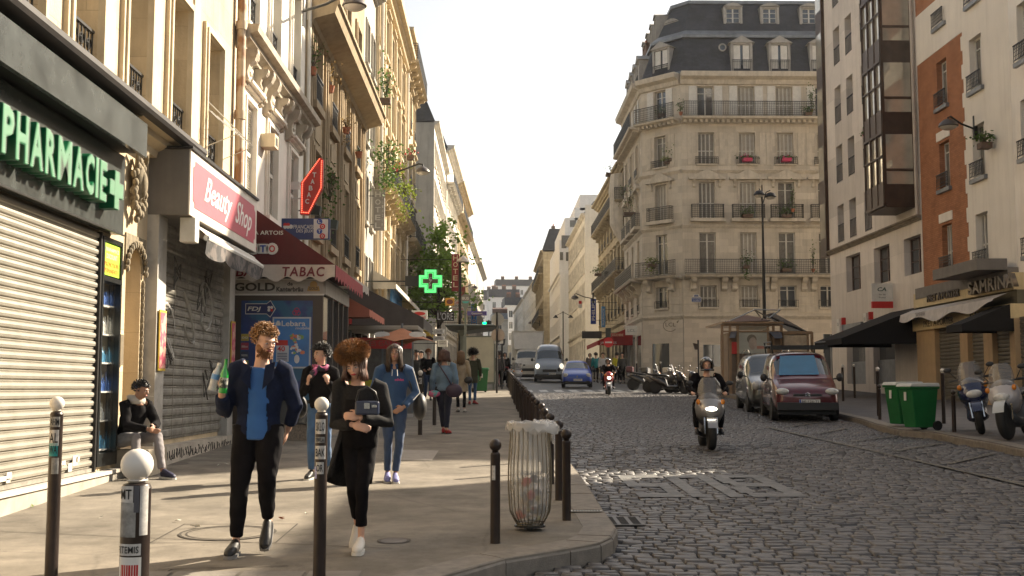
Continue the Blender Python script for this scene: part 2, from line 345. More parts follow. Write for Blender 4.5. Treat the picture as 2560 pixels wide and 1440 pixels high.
# ---- road markings (thick worn paint bridging the joints)
PAINTW=mat("road_paint",(.14,.135,.125),.55,var=.3,vs=7,bump=.4,bs=60,two=(.09,.085,.08),tws=5)
def groundtext(s,X0,X1,Y0,Y1,off,m,flip=True):
 cu=bpy.data.curves.new("t",'FONT');cu.body=s;cu.resolution_u=3;cu.offset=.035;ob=bpy.data.objects.new("t",cu);me=bpy.data.meshes.new_from_object(ob);bpy.data.objects.remove(ob)
 n=len(me.vertices);a=np.empty(n*3);me.vertices.foreach_get("co",a);a=a.reshape(-1,3);mn=a.min(0);sz=a.max(0)-mn;u=(a[:,0]-mn[0])/sz[0];v=(a[:,1]-mn[1])/sz[1]
 if flip:u,v=1-u,1-v
 b=np.stack([X0+u*(X1-X0),Y0+v*(Y1-Y0),np.zeros(n)],-1);b[:,2]=SLOPE*b[:,1]+off
 me.vertices.foreach_set("co",b.ravel());me.materials.clear();me.materials.append(m);me.update();return me
for s,x0,x1 in(("B",3.05,3.78),("U",2.38,3.0),("S",1.74,2.3)):
 mb=MB();BARS=dict(S=((0,1,0,.16),(0,1,.42,.58),(0,1,.84,1),(0,.28,.58,.84),(.72,1,.16,.42)),U=((0,.28,0,.84),(.72,1,0,.84),(0,1,.84,1)),B=((.72,1,0,1),(.08,.72,0,.15),(.1,.72,.42,.57),(.08,.72,.85,1),(0,.28,.15,.42),(0,.28,.57,.85)))
 for a,b,c,d in BARS[s]:mb.poly([(x0+(x1-x0)*p_,13.75+2.55*q_,G(13.75+2.55*q_)+ROAD+.009)for p_,q_ in((a,c),(b,c),(b,d),(a,d))])
 tag(mb.build("road_marking",PAINTW),kind="structure")
mb=MB()
def gq(mb,pts,off):mb.poly([(x,y,G(y)+off)for x,y in pts])
for k in range(6):
 y=15.5+k*2.3;gq(mb,[(7.1-k*.05,y),(7.2-k*.05,y),(7.9+(.8 if k<4 else .4),y+1.9),(7.8+(.8 if k<4 else .4),y+1.9)],ROAD+.021)
gq(mb,[(6.9,14),(7.0,14),(6.5,27),(6.4,27)],ROAD+.021)
tag(mb.build("bay_lines",mat("yellow_paint",(.1,.088,.065),.6,var=.4,vs=5)),kind="structure")
mb=MB()
for k in range(9):x=1.5+k*.75;gq(mb,[(x,55),(x+.4,55),(x+.4,58),(x,58)],ROAD-.026)
tag(mb.build("crosswalk_stripes",mat("crosswalk_paint",(.4,.4,.38),.5,var=.25,vs=4)),kind="structure")
# ---- pavement joints, slabs
JM=mat("joint_dark",(.05,.04,.03),.9,var=.2)
def strip(name,p,q,w,m,off=.005):
 a=atG(*p);b=atG(*q);t=(b-a);t.z=0;t.normalize();n=Vector((-t.y,t.x,0))*w/2;mb=MB()
 pts=[a-n,b-n,b+n,a+n];gq(mb,[(v.x,v.y)for v in pts][::1],off);return tag(mb.build(name,m),kind="structure")
strip("pavement_joint",(0,1329),(980,1372),.012,JM);strip("pavement_joint",(200,1560),(430,1424),.014,JM)
strip("pavement_joint",(395,1425),(720,1416),.014,JM,.006)
mb=MB()
for i,(x0,x1)in enumerate(((-2.75,-2.3),(-2.27,-1.82),(-1.79,-1.35),(-1.32,-.95))):
 for y0,y1 in((7.55,7.97),(8.0,8.35)):
  gq(mb,[(x0,y0),(x1,y0),(x1,y1),(x0,y1)],.008)
tag(mb.build("paving_slabs",mat("slab_stone",(.19,.17,.145),.8,var=.25,vs=4,bump=.3)),kind="structure")
mb=MB();gq(mb,[tuple(atG(*q)[:2])for q in((955,1150),(1080,1152),(1097,1127),(990,1125))],.006)
tag(mb.build("pavement_patch",mat("patch_stone",(.3,.27,.23),.8,var=.15,vs=8)),kind="structure")
# manhole covers
def manhole(px,py,r,label,square=False):
 c=atG(px,py);t=thing("manhole_cover",label,"manhole cover",(c.x,c.y,G(c.y)+.003),0,rx=math.atan(SLOPE))
 mb=MB();n=28
 for(a,b_)in((r,r*.94),(r*.86,r*.82)):
  for k in range(n):
   u,w=2*math.pi*k/n,2*math.pi*(k+1)/n
   mb.quad((a*math.cos(u),a*math.sin(u),.004),(a*math.cos(w),a*math.sin(w),.004),(b_*math.cos(w),b_*math.sin(w),.004),(b_*math.cos(u),b_*math.sin(u),.004))
 mb.build("rim",JM,t);m2=MB();m2.poly([(r*math.cos(2*math.pi*k/n),r*math.sin(2*math.pi*k/n),.001)for k in range(n)]);m2.build("lid",ASPH if square else mat("cast_iron",(.12,.1,.085),.6,var=.3,vs=20),t)
 if square:
  m3=MB()
  for x0,x1,y0,y1 in((-r*1.25,r*1.25,r*1.22,r*1.25),(-r*1.25,r*1.25,-r*1.25,-r*1.22),(-r*1.25,-r*1.22,-r*1.22,r*1.22),(r*1.22,r*1.25,-r*1.22,r*1.22)):m3.poly([(x0,y0,.003),(x1,y0,.003),(x1,y1,.003),(x0,y1,.003)])
  m3.build("frame",JM,t)
manhole(570,1333,.42,"wide round manhole set in a square frame beside the walking man",True)
manhole(985,1353,.14,"small round cover on the pavement right of the white canvas shoes")
manhole(450,1160,.12,"small round cover near the seated man's shoe")
t=thing("storm_drain","slotted iron drain grating in the gutter at the pavement corner","drain",(*atG(1556,1306,ROAD)[:2],0));t.location.z=G(t.location.y)+ROAD+.012;t.rotation_euler.x=math.atan(SLOPE)
mb=MB();mb.box(-.2,.2,-.3,.3,0,.008);mb.build("plate",mat("drain_iron",(.1,.09,.08),.5,metal=.4,var=.3),t)
mb=MB()
for i in range(3):
 for j in range(9):mb.box(-.16+i*.12,-.08+i*.12,-.26+j*.06,-.235+j*.06,.009,.0115)
mb.build("slots",DARK,t)
t=thing("kerb_grating","narrow cast grating let into the kerb above the drain","grating",(*atG(1465,1281)[:2],0));t.location.z=G(t.location.y)+.012;t.rotation_euler.x=math.atan(SLOPE)
mb=MB();mb.box(-.15,.16,-.05,.05,0,.006);mb.build("plate",mat("worn_iron",(.3,.28,.25),.5,metal=.3,var=.3),t)
mb=MB()
for j in range(10):mb.box(-.13+j*.028,-.118+j*.028,-.035,.035,.0065,.009)
mb.build("slots",DARK,t)
# ================================================================ facade kit (local x along the wall, -y outwards, z up)
def wall_mb(W,H,holes,depth=.28,D=8.,mb=None,y=0.,back=True,m=0):
 mb=mb or MB();xs=sorted({0.,W,*[h[0]for h in holes],*[h[1]for h in holes]});zs=sorted({0.,H,*[h[2]for h in holes],*[h[3]for h in holes]})
 xs=[x for x in xs if 0<=x<=W];zs=[z for z in zs if 0<=z<=H]
 for i in range(len(xs)-1):
  z0=None
  for j in range(len(zs)):
   cx=(xs[i]+xs[i+1])/2
   solid=j<len(zs)-1 and not any(h[0]<cx<h[1]and h[2]<(zs[j]+zs[j+1])/2<h[3]for h in holes)
   if solid and z0 is None:z0=zs[j]
   if not solid and z0 is not None:
    mb.quad((xs[i],y,z0),(xs[i+1],y,z0),(xs[i+1],y,zs[j]),(xs[i],y,zs[j]),m);z0=None
 for h in holes:
  x0,x1,z0,z1=h[:4];d=h[4]if len(h)>4 else depth;yy=y+d
  mb.quad((x0,y,z0),(x0,yy,z0),(x0,yy,z1),(x0,y,z1),m);mb.quad((x1,yy,z0),(x1,y,z0),(x1,y,z1),(x1,yy,z1),m)
  mb.quad((x0,y,z1),(x0,yy,z1),(x1,yy,z1),(x1,y,z1),m);mb.quad((x0,yy,z0),(x0,y,z0),(x1,y,z0),(x1,yy,z0),m)
 if back:
  mb.quad((0,D,0),(0,y,0),(0,y,H),(0,D,H),m);mb.quad((W,y,0),(W,D,0),(W,D,H),(W,y,H),m)
  mb.quad((W,D,0),(0,D,0),(0,D,H),(W,D,H),m);mb.quad((0,y,H),(W,y,H),(W,D,H),(0,D,H),m)
  mb.quad((-.0,y+.6,.01),(W,y+.6,.01),(W,y+.6,H-.01),(0,y+.6,H-.01),m)
 return mb
def mould(mb,x0,x1,prof,m=0,miter=0):
 n=len(prof);v=[(x0,a,b)for a,b in prof]+[(x1,a,b)for a,b in prof]
 ar=sum(prof[i][0]*prof[(i+1)%n][1]-prof[(i+1)%n][0]*prof[i][1]for i in range(n))
 fs=[tuple(range(n-1,-1,-1)),tuple(range(n,2*n))]+[(i,(i+1)%n,(i+1)%n+n,i+n)for i in range(n)]
 if ar<0:fs=[f[::-1]for f in fs]
 return mb.add(v,fs,m)
def cornice_prof(z,h,p):
 return[(0.003,z),(-p*.25,z),(-p*.3,z+h*.2),(-p*.6,z+h*.35),(-p*.62,z+h*.55),(-p*.95,z+h*.65),(-p,z+h*.95),(-p*.9,z+h),(0.003,z+h)]
_win={}
def win_mesh(w,h,style):
 k=(round(w,2),round(h,2),style)
 if k in _win:return _win[k]
 fr=MB();gl=MB();t=.05
 if style.startswith("louvre"):
  n=2;lw=w/n
  for i in range(n):
   a,b=i*lw+.004,(i+1)*lw-.004
   fr.box(a,a+.05,-.02,.02,0,h);fr.box(b-.05,b,-.02,.02,0,h)
   for z in(0,h*.5-.03,h-.08):fr.box(a+.05,b-.05,-.018,.02,z,z+.08)
   z=.09
   while z<h-.1:
    if abs(z-h*.5)>.07:fr.quad((a+.05,-.014,z),(b-.05,-.014,z),(b-.05,.018,z+.035),(a+.05,.018,z+.035));fr.quad((a+.05,-.014,z),(a+.05,.004,z-.008),(b-.05,.004,z-.008),(b-.05,-.014,z))
    z+=.05
  gl.quad((0,.03,0),(w,.03,0),(w,.03,h),(0,.03,h));m1,m2=LOUV,LOUV
 elif style in("bars","barsg"):
  for i in range(5):
   x=i*w/4;fr.box(max(0,x-.035),min(w,x+.035),-.03,.03,0,h)
  for z in(0,h*.42,h-.05):fr.box(0,w,-.02,.02,z,z+.05)
  gl.quad((0,.015,0),(w,.015,0),(w,.015,h),(0,.015,h));m1,m2=WFRAME,(mat("folded_shutter",(.34,.31,.26),.6,var=.2)if style=="bars" else GLASS2)
 else:
  m1,m2=(WOODF if style.startswith("brown")else WFRAME),(GLASS2 if style.endswith("c")else GLASS)
  for x in(0,w-t):fr.box(x,x+t,-.03,.03,0,h)
  fr.box(t,w-t,-.03,.03,h-t,h);fr.box(t,w-t,-.03,.03,0,.09)
  fr.box(w/2-.045,w/2+.045,-.035,.03,.09,h-t)
  if style.startswith("casement"):
   zt=h*.78
   fr.box(t,w/2-.045,-.025,.02,zt,zt+.04);fr.box(w/2+.045,w-t,-.025,.02,zt,zt+.04)
  if style.startswith("grid")or style.startswith("brown"):
   for f_ in(.36,.68):fr.box(t,w/2-.045,-.022,.02,h*f_,h*f_+.035);fr.box(w/2+.045,w-t,-.022,.02,h*f_,h*f_+.035)
  gl.quad((t,.01,.05),(w-t,.01,.05),(w-t,.01,h-t),(t,.01,h-t))
 r=(fr.mesh("window",m1),gl.mesh("pane",m2));_win[k]=r;return r
def window(root,x0,x1,z0,z1,depth=.28,style="casement",dy=0):
 a,b=win_mesh(x1-x0,z1-z0,style)
 w=put("shuttered_window" if style.startswith("louvre")else "window",a,root,(x0,depth-.03+dy,z0));put("pane" if not style.startswith("louvre")else "backing",b,w);return w
_rail={}
def rail_mesh(L,h,style="bars"):
 k=(round(L,2),round(h,2),style)
 if k in _rail:return _rail[k]
 mb=MB();mb.box(0,L,-.025,.025,h-.035,h);mb.box(0,L,-.015,.015,.06,.085)
 n=max(2,int(L/(.11 if style!="sparse" else .16)))
 for i in range(n+1):
  x=i*(L-.02)/n;mb.box(x,x+.018,-.008,.01,0 if i in(0,n)else .085,h-.03)
 if style=="grid":
  for z in np.arange(.2,h-.08,.13):mb.box(0,L,-.007,.007,z,z+.014)
 if style=="scroll":
  m_=max(1,int(L/.22))
  for i in range(m_):
   cx=(i+.5)*L/m_
   for cz in(.24,h-.2):
    pts=[(cx+math.cos(a)*(.085-a*.006),0,cz+math.sin(a)*(.085-a*.006))for a in np.linspace(0,9,16)];mb.tube(pts,.01,4)
   mb.ell((cx,0,h*.5),(.03,.015,.05),6)
 if style in("bars","grid"):
  mb.box(0,L,-.007,.007,h-.14,h-.12)
 r=mb.mesh("railing",IRON);_rail[k]=r;return r
def railing(root,x0,x1,z,h=.9,out=.1,style="bars",returns=0,name="railing"):
 o=put(name,rail_mesh(x1-x0,h,style),root,(x0,-out,z))
 if returns:
  for xx in(x0,x1):q=put("side_railing",rail_mesh(out,h,style),o,(xx-x0,0,0),R(90))
 return o
def surround(mb,x0,x1,z0,z1,w=.16,p=.05,m=0,sill=.12,crown=0):
 mb.box(x0-w,x0-.002,-p,.003,z0,z1+w,m);mb.box(x1+.002,x1+w,-p,.003,z0,z1+w,m);mb.box(x0-.002,x1+.002,-p,.003,z1+.002,z1+w,m)
 mb.box(x0-w*.5,x0-.003,-p-.03,-p+.002,z0,z1+w*.5,m);mb.box(x1+.003,x1+w*.5,-p-.03,-p+.002,z0,z1+w*.5,m);mb.box(x0,x1,-p-.03,-p+.002,z1+.01,z1+w*.5,m)
 if sill:mb.box(x0-w-.03,x1+w+.03,-p-.08,.003,z0-sill,z0-.002,m)
 if crown==1:mould(mb,x0-w-.08,x1+w+.08,cornice_prof(z1+w+.02,.16,.22),m)
 if crown==2:
  mb.prism([(x0-w-.15,z1+w+.02),(x1+w+.15,z1+w+.02),((x0+x1)/2,z1+w+.5)],-.14,.003,m);mb.prism([(x0-w-.25,z1+w-.06),(x1+w+.25,z1+w-.06),(x1+w+.25,z1+w+.02),(x0-w-.25,z1+w+.02)],-.2,.003,m)
def console(mb,x,z,w=.16,h=.5,p=.3,m=0):
 pr=[(0.003,z),(-p,z),(-p*1.02,z-h*.12),(-p*.85,z-h*.3),(-p*.55,z-h*.42),(-p*.45,z-h*.6),(-p*.5,z-h*.75),(-p*.3,z-h*.95),(0.003,z-h)]
 mould(mb,x-w/2,x+w/2,pr,m);mb.lathe([(.001,-w*.58),(p*.2,-w*.58),(p*.2,w*.58),(.001,w*.58)],8,m,(x,-p*.8,z-h*.14),'x');mb.lathe([(.001,-w*.55),(p*.14,-w*.55),(p*.14,w*.55),(.001,w*.55)],8,m,(x,-p*.42,z-h*.8),'x')
def Lroot(name,label,cat,X,Y0,**k):
 return thing(name,label,cat,(X,Y0,G(Y0)-.0),R(90),**k)
def Rroot(name,label,cat,X,Y1,**k):
 return thing(name,label,cat,(X,Y1,G(Y1)),R(-90),**k)
def chimney(root,x,y,z,w=1.2,d=.5,h=1.4,n=4,m=None):
 mb=MB();mb.box(x,x+w,y,y+d,z,z+h);mb.box(x-.05,x+w+.05,y-.05,y+d+.05,z+h,z+h+.12);c=mb.build("chimney",m or BRICKD,root)
 p=MB()
 for i in range(n):p.lathe([(.09,0),(.07,.35),(.09,.38),(.001,.38)],8,0,(x+(i+.5)*w/n,y+d/2,z+h+.12))
 p.build("chimney_pot",TERRA,c)
BRICKD=stone_mat("chimney_brick",(.2,.13,.1),.22,.07,.4,dirt=.4)
TERRA=mat("terracotta",(.38,.13,.06),.7,var=.2)
def simple_building(name,label,root,W,D,H,cols,rows,wm,style="casement",rail="bars",cornice=.35,roof=None,sur=True,ww=1.0,gz=3.6,ground=True,crown=0,longb=(),trim=None,chim=0,rw=.6):
 """cols: window centre x; rows: (sill z, top z)"""
 holes=[(c-ww/2,c+ww/2,a,b)for c in cols for a,b in rows]
 g=[]
 if ground:g=[(c-ww*.85,c+ww*.85,.25,gz-.6,.35)for c in cols]
 tag(root,None);wall_mb(W,H,holes+g,.26,D).build("wall",wm,root)
 tr=MB();tm=trim or wm
 for(a,b,c,d)in holes:
  window(root,a,b,c,d,.26,style)
  if sur:surround(tr,a,b,c,d,.13,.05,crown=crown)
  if rail:railing(root,a-.05,b+.05,c,rw,.08,rail)
 for h in g:
  mb=MB();mb.quad((h[0],.3,h[2]),(h[1],.3,h[2]),(h[1],.3,h[3]),(h[0],.3,h[3]));mb.build("shop_window",GLASS,root)
 mould(tr,0.01,W-.01,cornice_prof(H-.1,cornice,cornice*1.3));mould(tr,0.01,W-.01,cornice_prof(gz-.1,.2,.18))
 tr.build("mouldings",tm,root)
 for z in longb:
  b=MB();mould(b,.3,W-.3,[(0.003,z),(-.7,z),(-.75,z-.1),(-.6,z-.18),(0.003,z-.2)])
  for c in cols:console(b,c-ww*.8,z-.2,.18,.5,.6);console(b,c+ww*.8,z-.2,.18,.5,.6)
  bb=b.build("balcony",tm,root);railing(bb,.32,W-.32,z,.9,.7,"grid",1)
 if roof:
  r=MB();hh=roof;r.rings([[(0,-.1,H+.2),(W,-.1,H+.2),(W,D,H+.2),(0,D,H+.2)],[(0,.9,H+.2+hh),(W,.9,H+.2+hh),(W,D-.9,H+.2+hh),(0,D-.9,H+.2+hh)]])
  rf=r.build("roof",ZINC if roof<2.2 else SLATE,root)
  for i in range(chim):chimney(rf,W*(i+.5)/max(1,chim)-.6,1.5,H+.2+hh-.5)
 return root
# ================================================================ left row of buildings
CREAM=stone_mat("cream_render",(.55,.44,.29),1.4,.55,.18,var=.15,dirt=.4,dc=(.2,.15,.09),rough=.9,mortar=.006)
CREAM2=mat("cream_trim",(.56,.47,.33),.85,var=.12,vs=3,dirt=.3,dc=(.2,.15,.1),spec=.2)
WHITES=mat("white_limewash",(.74,.69,.6),.85,var=.08,vs=2,dirt=.15,dc=(.3,.26,.2),spec=.2)
TANS=stone_mat("tan_stone",(.38,.29,.18),1.0,.4,.25,var=.15,dirt=.5,dc=(.12,.09,.06),rough=.9)
TANT=mat("tan_trim",(.36,.28,.18),.85,var=.15,dirt=.45,dc=(.1,.075,.05),spec=.2)
GREYR=mat("grey_render",(.36,.33,.28),.9,var=.12,dirt=.35,vs=1.5)
X0=-4.85
def lz(z,Y0):return z-G(Y0)
# ---- building 1: above the pharmacy
Y0=4.0;W=20.95-Y0;Z=lambda z:z-G(Y0)
b1=Lroot("apartment_building","cream stone house above the green pharmacy sign, nearest on the left","building",X0,Y0)
wy=[(9.1,10.1),(10.9,11.85),(12.7,13.65),(14.6,15.6),(16.6,17.65),(18.7,19.75)]
holes=[(a-Y0,b-Y0,Z(5.28),Z(7.5),.42)for a,b in wy]+[(a-Y0,b-Y0,Z(9.1),Z(11.3),.42)for a,b in wy]
holes+=[(9.0-Y0,13.93-Y0,Z(.55),Z(3.5),.12),(13.96-Y0,14.72-Y0,Z(.62),Z(3.45),.3),(14.98-Y0,15.62-Y0,Z(.42)+.02,Z(3.5),.9)]
wall_mb(W,13.5,holes,.42,9).build("wall",CREAM,b1)
tr=MB()
for h in holes[:12]:
 surround(tr,h[0],h[1],h[2],h[3],.15,.06,sill=.1)
 window(b1,h[0],h[1],h[2],h[3],.4,"casement")
 if h[2]<6:railing(b1,h[0],h[1],h[2],.62,-.06,"scroll")
for a,b in((13.9,14.35),(15.85,16.35),(17.95,18.45)):tr.box(a-Y0-.02,b-Y0-.14,-.03,.003,Z(5.2),Z(13.3))
mould(tr,14.4-Y0,16.9-Y0,cornice_prof(Z(4.78),.42,.42))
tr.build("mouldings",CREAM2,b1)
lg=MB();mould(lg,.2,16.95-Y0,[(.003,Z(5.08)),(-.5,Z(5.02)),(-.53,Z(5.06)),(-.53,Z(5.12)),(.003,Z(5.22))]);lg.build("zinc_ledge",mat("dark_zinc",(.035,.03,.028),.6,var=.3),b1)
dr=MB();x=15.3-Y0
dr.box(14.98-Y0+.01,15.62-Y0-.01,.84,.9,Z(.45),Z(3.48));dr.build("door",WOODF,b1)
ar=MB()
for i in range(26):
 z=Z(.6)+i*.095;ar.ell((15.68-Y0,-.015,z),(.03,.03,.06),6)
for i in range(14):
 a=math.pi*i/13;ar.ell((15.3-Y0+.4*math.cos(a),-.05,Z(3.12)+.36*math.sin(a)),(.04,.03,.05),6)
ar.prism([(14.9-Y0,Z(3.12)),(14.9-Y0,Z(3.6)),(15.75-Y0,Z(3.6)),(15.75-Y0,Z(3.12))]+[(15.3-Y0+.34*math.cos(a),Z(3.12)+.33*math.sin(a))for a in np.linspace(0,math.pi,10)],-.02,.006)
ar.build("arch",mat("aged_stone",(.21,.17,.11),.9,var=.35,vs=14,dirt=.6),b1)
ca=MB();cx,cz=15.1-Y0,Z(4.25)
ca.ell((cx,-.1,cz+.05),(.13,.09,.27),12);ca.ell((cx,-.16,cz+.02),(.08,.06,.18),10)
random.seed(3)
for i in range(46):
 a=random.random()*6.28;r_=.17+.08*random.random();ca.ell((cx+r_*math.cos(a)*.9,-.08-.05*random.random(),cz-.05+r_*1.7*math.sin(a)),(.045,.04,.055),6)
for s in(-1,1):ca.tube([(cx+s*.02,-.14,cz+.38),(cx+s*.13,-.16,cz+.47),(cx+s*.2,-.14,cz+.38),(cx+s*.17,-.12,cz+.28)],.028,6)
ca.build("cartouche",mat("aged_stone",(.21,.17,.11),.9,var=.35,vs=14,dirt=.6),b1,sm=True)
pl=MB();pl.box(8-Y0,14.8-Y0,-.1,.004,Z(.0),Z(.5));pl.build("plinth",mat("plinth_stone",(.34,.31,.26),.8,var=.25,vs=2.5,dirt=.3),b1)
sl=MB();sl.box(8-Y0,14.8-Y0,-.13,.12,Z(.502),Z(.545));sl.build("threshold",mat("pale_stone",(.5,.46,.4),.7,var=.1),b1)
pp=MB();pp.tube([(16.85,-.12,Z(5.3)),(16.85,-.12,13.4)],.085,10)
for z in(6.5,8.2,10.5):pp.tube([(16.85,-.12,z-.08),(16.85,-.12,z+.08)],.105,10)
pp.build("downpipe",mat("rusty_pipe",(.48,.38,.27),.7,var=.15,two=(.3,.15,.07),tws=2.2),b1,sm=50)
pc=MB();pc.box(14.78-Y0,14.9-Y0,-.03,.003,Z(1.85),Z(2.25));pc.build("intercom",mat("brushed_metal",(.45,.38,.28),.35,metal=.7),b1)
# drying rack on the fourth window
t=thing("drying_rack","thin white wire drying rack hung outside the window above the beauty shop sign","drying rack",(X0,18.75,5.9),R(90));mb=MB()
for i in range(6):mb.tube([(0,-.02-i*.1,.35-i*.08),(1.1,-.02-i*.1,.35-i*.08)],.006,5)
for x_ in(0,1.1):mb.tube([(x_,0,.5),(x_,-.6,-.1)],.01,5);mb.tube([(x_,0,-.35),(x_,-.6,-.1)],.008,5)
mb.build("wires",WPAINT,t)
# ---- pharmacy shop front: canopy, sign, shutter, fridge
DG=mat("dark_sign_panel",(.045,.05,.048),.25,var=.5,vs=6,spec=.7);DG2=mat("grey_fascia",(.065,.07,.068),.18,var=.35,vs=2.5,spec=.8)
ph=thing("shop_sign","long dark pharmacy sign board with big green letters and a plus","shop sign",(-4.7,8.0,3.49),R(90))
mb=MB();mb.box(0,6.37,.0,.15,0,1.0);mb.build("panel",DG,ph)
mb=MB();mb.box(-.1,6.4,-.26,-.2,1.0,1.43);mb.build("fascia",DG2,ph)
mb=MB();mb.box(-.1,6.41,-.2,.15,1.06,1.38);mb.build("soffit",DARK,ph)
mb=MB();mb.box(0,6.37,-.02,.0,-.02,.0);mb.build("edge_trim",IRON,ph)
GRN=mat("green_letter_box",(.0,.085,.03),.35,var=.1);LED=mat("led_green",(.015,.15,.06),.5,var=0)
LS="PHARMACIE";wds=[.27,.3,.33,.29,.4,.33,.28,.1,.24];x=10.36-8.0
tot=sum(wds);sc_=(13.2-10.36-.045*8)/tot
lt=MB();dots=MB()
for ch,w_ in zip(LS,wds):
 w2=w_*sc_;text(ch,w2,.47,GRN,ph,(x,.0,.22),depth=.17,name="letter",off=.05,res=2)
 text(ch,w2-.012,.458,LED,ph,(x+.006,-.171,.226),depth=.004,name="letter_face",off=.03,res=2)
 for zz in np.arange(.235,.69,.035):
  pass
 x+=w2+.045
mb=MB()
for(xx0,xx1,z0,z1)in((.0,.5,.15,.33),(.17,.34,.0,.46)):mb.box(xx0,xx1,-.17-(.0 if z0 else .002),0,z0,z1)
cr=mb.build("plus_sign",GRN,ph,(5.3,0,.2));mb=MB();mb.box(.01,.49,-.176,-.1725,.16,.32);mb.box(.18,.33,-.178,-.1745,.01,.45);mb.build("plus_face",LED,cr)
# LED points on the letters: a wide grid of small white beads masked to the glyph faces
deps=[]
bead=MB();rnd=random.Random(1)
for o in[c for c in ALLK[ph.name]if c.name.startswith("letter_face")]+[cr]:
 me=o.data;tris=[]
 me.calc_loop_triangles()
 for t_ in me.loop_triangles:
  if abs(t_.normal.y)>.9:tris.append([me.vertices[i].co for i in t_.vertices])
 ox,oz=o.location.x,o.location.z
 for zz in np.arange(.01,.47,.021):
  for xx in np.arange(.008,.5,.017):
   for a,b,c in tris:
    d1=(xx-b.x)*(a.z-b.z)-(a.x-b.x)*(zz-b.z);d2=(xx-c.x)*(b.z-c.z)-(b.x-c.x)*(zz-c.z);d3=(xx-a.x)*(c.z-a.z)-(c.x-a.x)*(zz-a.z)
    if not((d1<0 or d2<0 or d3<0)and(d1>0 or d2>0 or d3>0)):
     X_,Y_,Z_=ox+xx,-.186,oz+zz;s_=.0035;bead.quad((X_-s_,Y_,Z_-s_),(X_+s_,Y_,Z_-s_),(X_+s_,Y_,Z_+s_),(X_-s_,Y_,Z_+s_));break
bead.build("led_beads",mat("led_bead",(.75,.85,.75),.3,var=0),ph)
RS=mat("roller_shutter_metal",(.33,.305,.255),.42,metal=.35,var=.14,vs=3,dirt=.25,dc=(.2,.17,.13));RSD=mat("shutter_grime",(.3,.28,.24),.5,metal=.4,var=.3,vs=5,dirt=.4)
def shutter(root,W,H,pitch,m,name="slats",flat=False):
 mb=MB();z=0;i=0
 while z<H-.01:
  z2=min(z+pitch,H);k=pitch
  if flat:pr=[(.0,z),(-.03,z+k*.12),(-.035,z+k*.45),(-.03,z+k*.8),(0.0,z2)]
  else:pr=[(.0,z),(-.012,z+k*.1),(-.012,z+k*.2),(-.0,z+k*.24),(-.03,z+k*.36),(-.036,z+k*.62),(-.03,z+k*.86),(0.0,z2)]
  for(a,b)in zip(pr[:-1],pr[1:]):mb.quad((0,a[0],a[1]),(W,a[0],a[1]),(W,b[0],b[1]),(0,b[0],b[1]))
  z=z2;i+=1
 return mb.build(name,m,root)
sh=thing("roller_shutter","big pale metal roller shutter closed under the pharmacy sign","shutter",(-4.86,9.02,.6),R(90))
shutter(sh,4.88,2.86,.102,RS);mb=MB();mb.box(0,4.88,-.035,0,-.045,0);mb.build("bottom_bar",RSD,sh);mb=MB();mb.box(4.86,4.91,-.06,.1,-.05,2.86);mb.build("guide_rail",IRON,sh)
st=MB();rnd=random.Random(4)
for i in range(16):xx=.2+rnd.random()*4.4;zz=.0+rnd.random()*.12;st.box(xx,xx+.03+rnd.random()*.14,-.0405,-.0385,zz,zz+.03+rnd.random()*.1)
st.build("torn_sticker",mat("torn_paper",(.55,.5,.42),.8,var=.4,vs=30),sh)
fr=thing("display_cabinet","narrow black framed glass cabinet stocked with coloured bottles beside the pale shutter","display cabinet",(X0,13.97,.6),R(90))
mb=MB();W_,H_=.73,2.83
for a,b,c,d in((0,.06,0,H_),(W_-.05,W_,0,H_),(.06,W_-.05,0,.16),(.06,W_-.05,H_-.06,H_),(.06,W_-.05,2.28,2.34)):mb.box(a,b,-.05,.1,c,d)
mb.build("frame",mat("black_alu",(.02,.022,.022),.3,metal=.4),fr,bevel=.004)
mb=MB();mb.quad((.06,.24,.1),(W_-.05,.24,.1),(W_-.05,.24,2.3),(.06,.24,2.3));mb.build("back_panel",mat("cabinet_back",(.16,.17,.16),.6),fr)
for i in range(6):
 z=.2+i*.36;mb=MB();mb.box(.07,W_-.06,.06,.23,z-.02,z);s_=mb.build("shelf",WPAINT,fr)
 cm_=[(.5,.1,.02),(.15,.4,.6),(.05,.35,.1),(.7,.7,.65),(.6,.35,.05),(.1,.2,.5)][(i*2+1)%6];mb=MB()
 for j in range(7):
  xx=.1+j*.085;h_=random.uniform(.12,.26);mb.lathe([(.03,0),(.032,h_*.65),(.012,h_*.8),(.014,h_)],8,0,(xx,.12,z))
 mb.build("bottle_row",mat("bottles_%d"%i,cm_,.3,var=.4,vs=30),s_)
mb=MB();mb.quad((.06,-.01,.16),(W_-.05,-.01,.16),(W_-.05,-.01,2.28),(.06,-.01,2.28));mb.build("pane",mat("clear_glass",(.9,.95,.95),.03,var=0,trans=1,alpha=.25),fr)
mb=MB();mb.box(.08,W_-.07,-.03,-.012,2.36,2.76);ps=mb.build("notice",mat("lime_sign",(.33,.55,.03),.5),fr)
text("PARAPHARMACIE",.5,.05,WPAINT,ps,(.12,-.031,2.66),depth=.002);text("DISCOUNT",.4,.06,WPAINT,ps,(.16,-.031,2.57),depth=.002)
OR=mat("orange_print",(.75,.18,.02),.5,var=0);text("PROMOTIONS",.52,.06,OR,ps,(.11,-.031,2.47),depth=.002);text("PERMANENTES",.52,.06,OR,ps,(.11,-.031,2.39),depth=.002)
# step the man sits on
t=thing("door_step","pale stone step in the doorway under the seated man","step",(X0,14.8,G(14.8)-.01),R(90));mb=MB();mb.box(0,.85,-.42,.1,0,.36);mb.build("block",mat("step_stone",(.4,.34,.25),.85,var=.2,dirt=.3),t,bevel=.02)
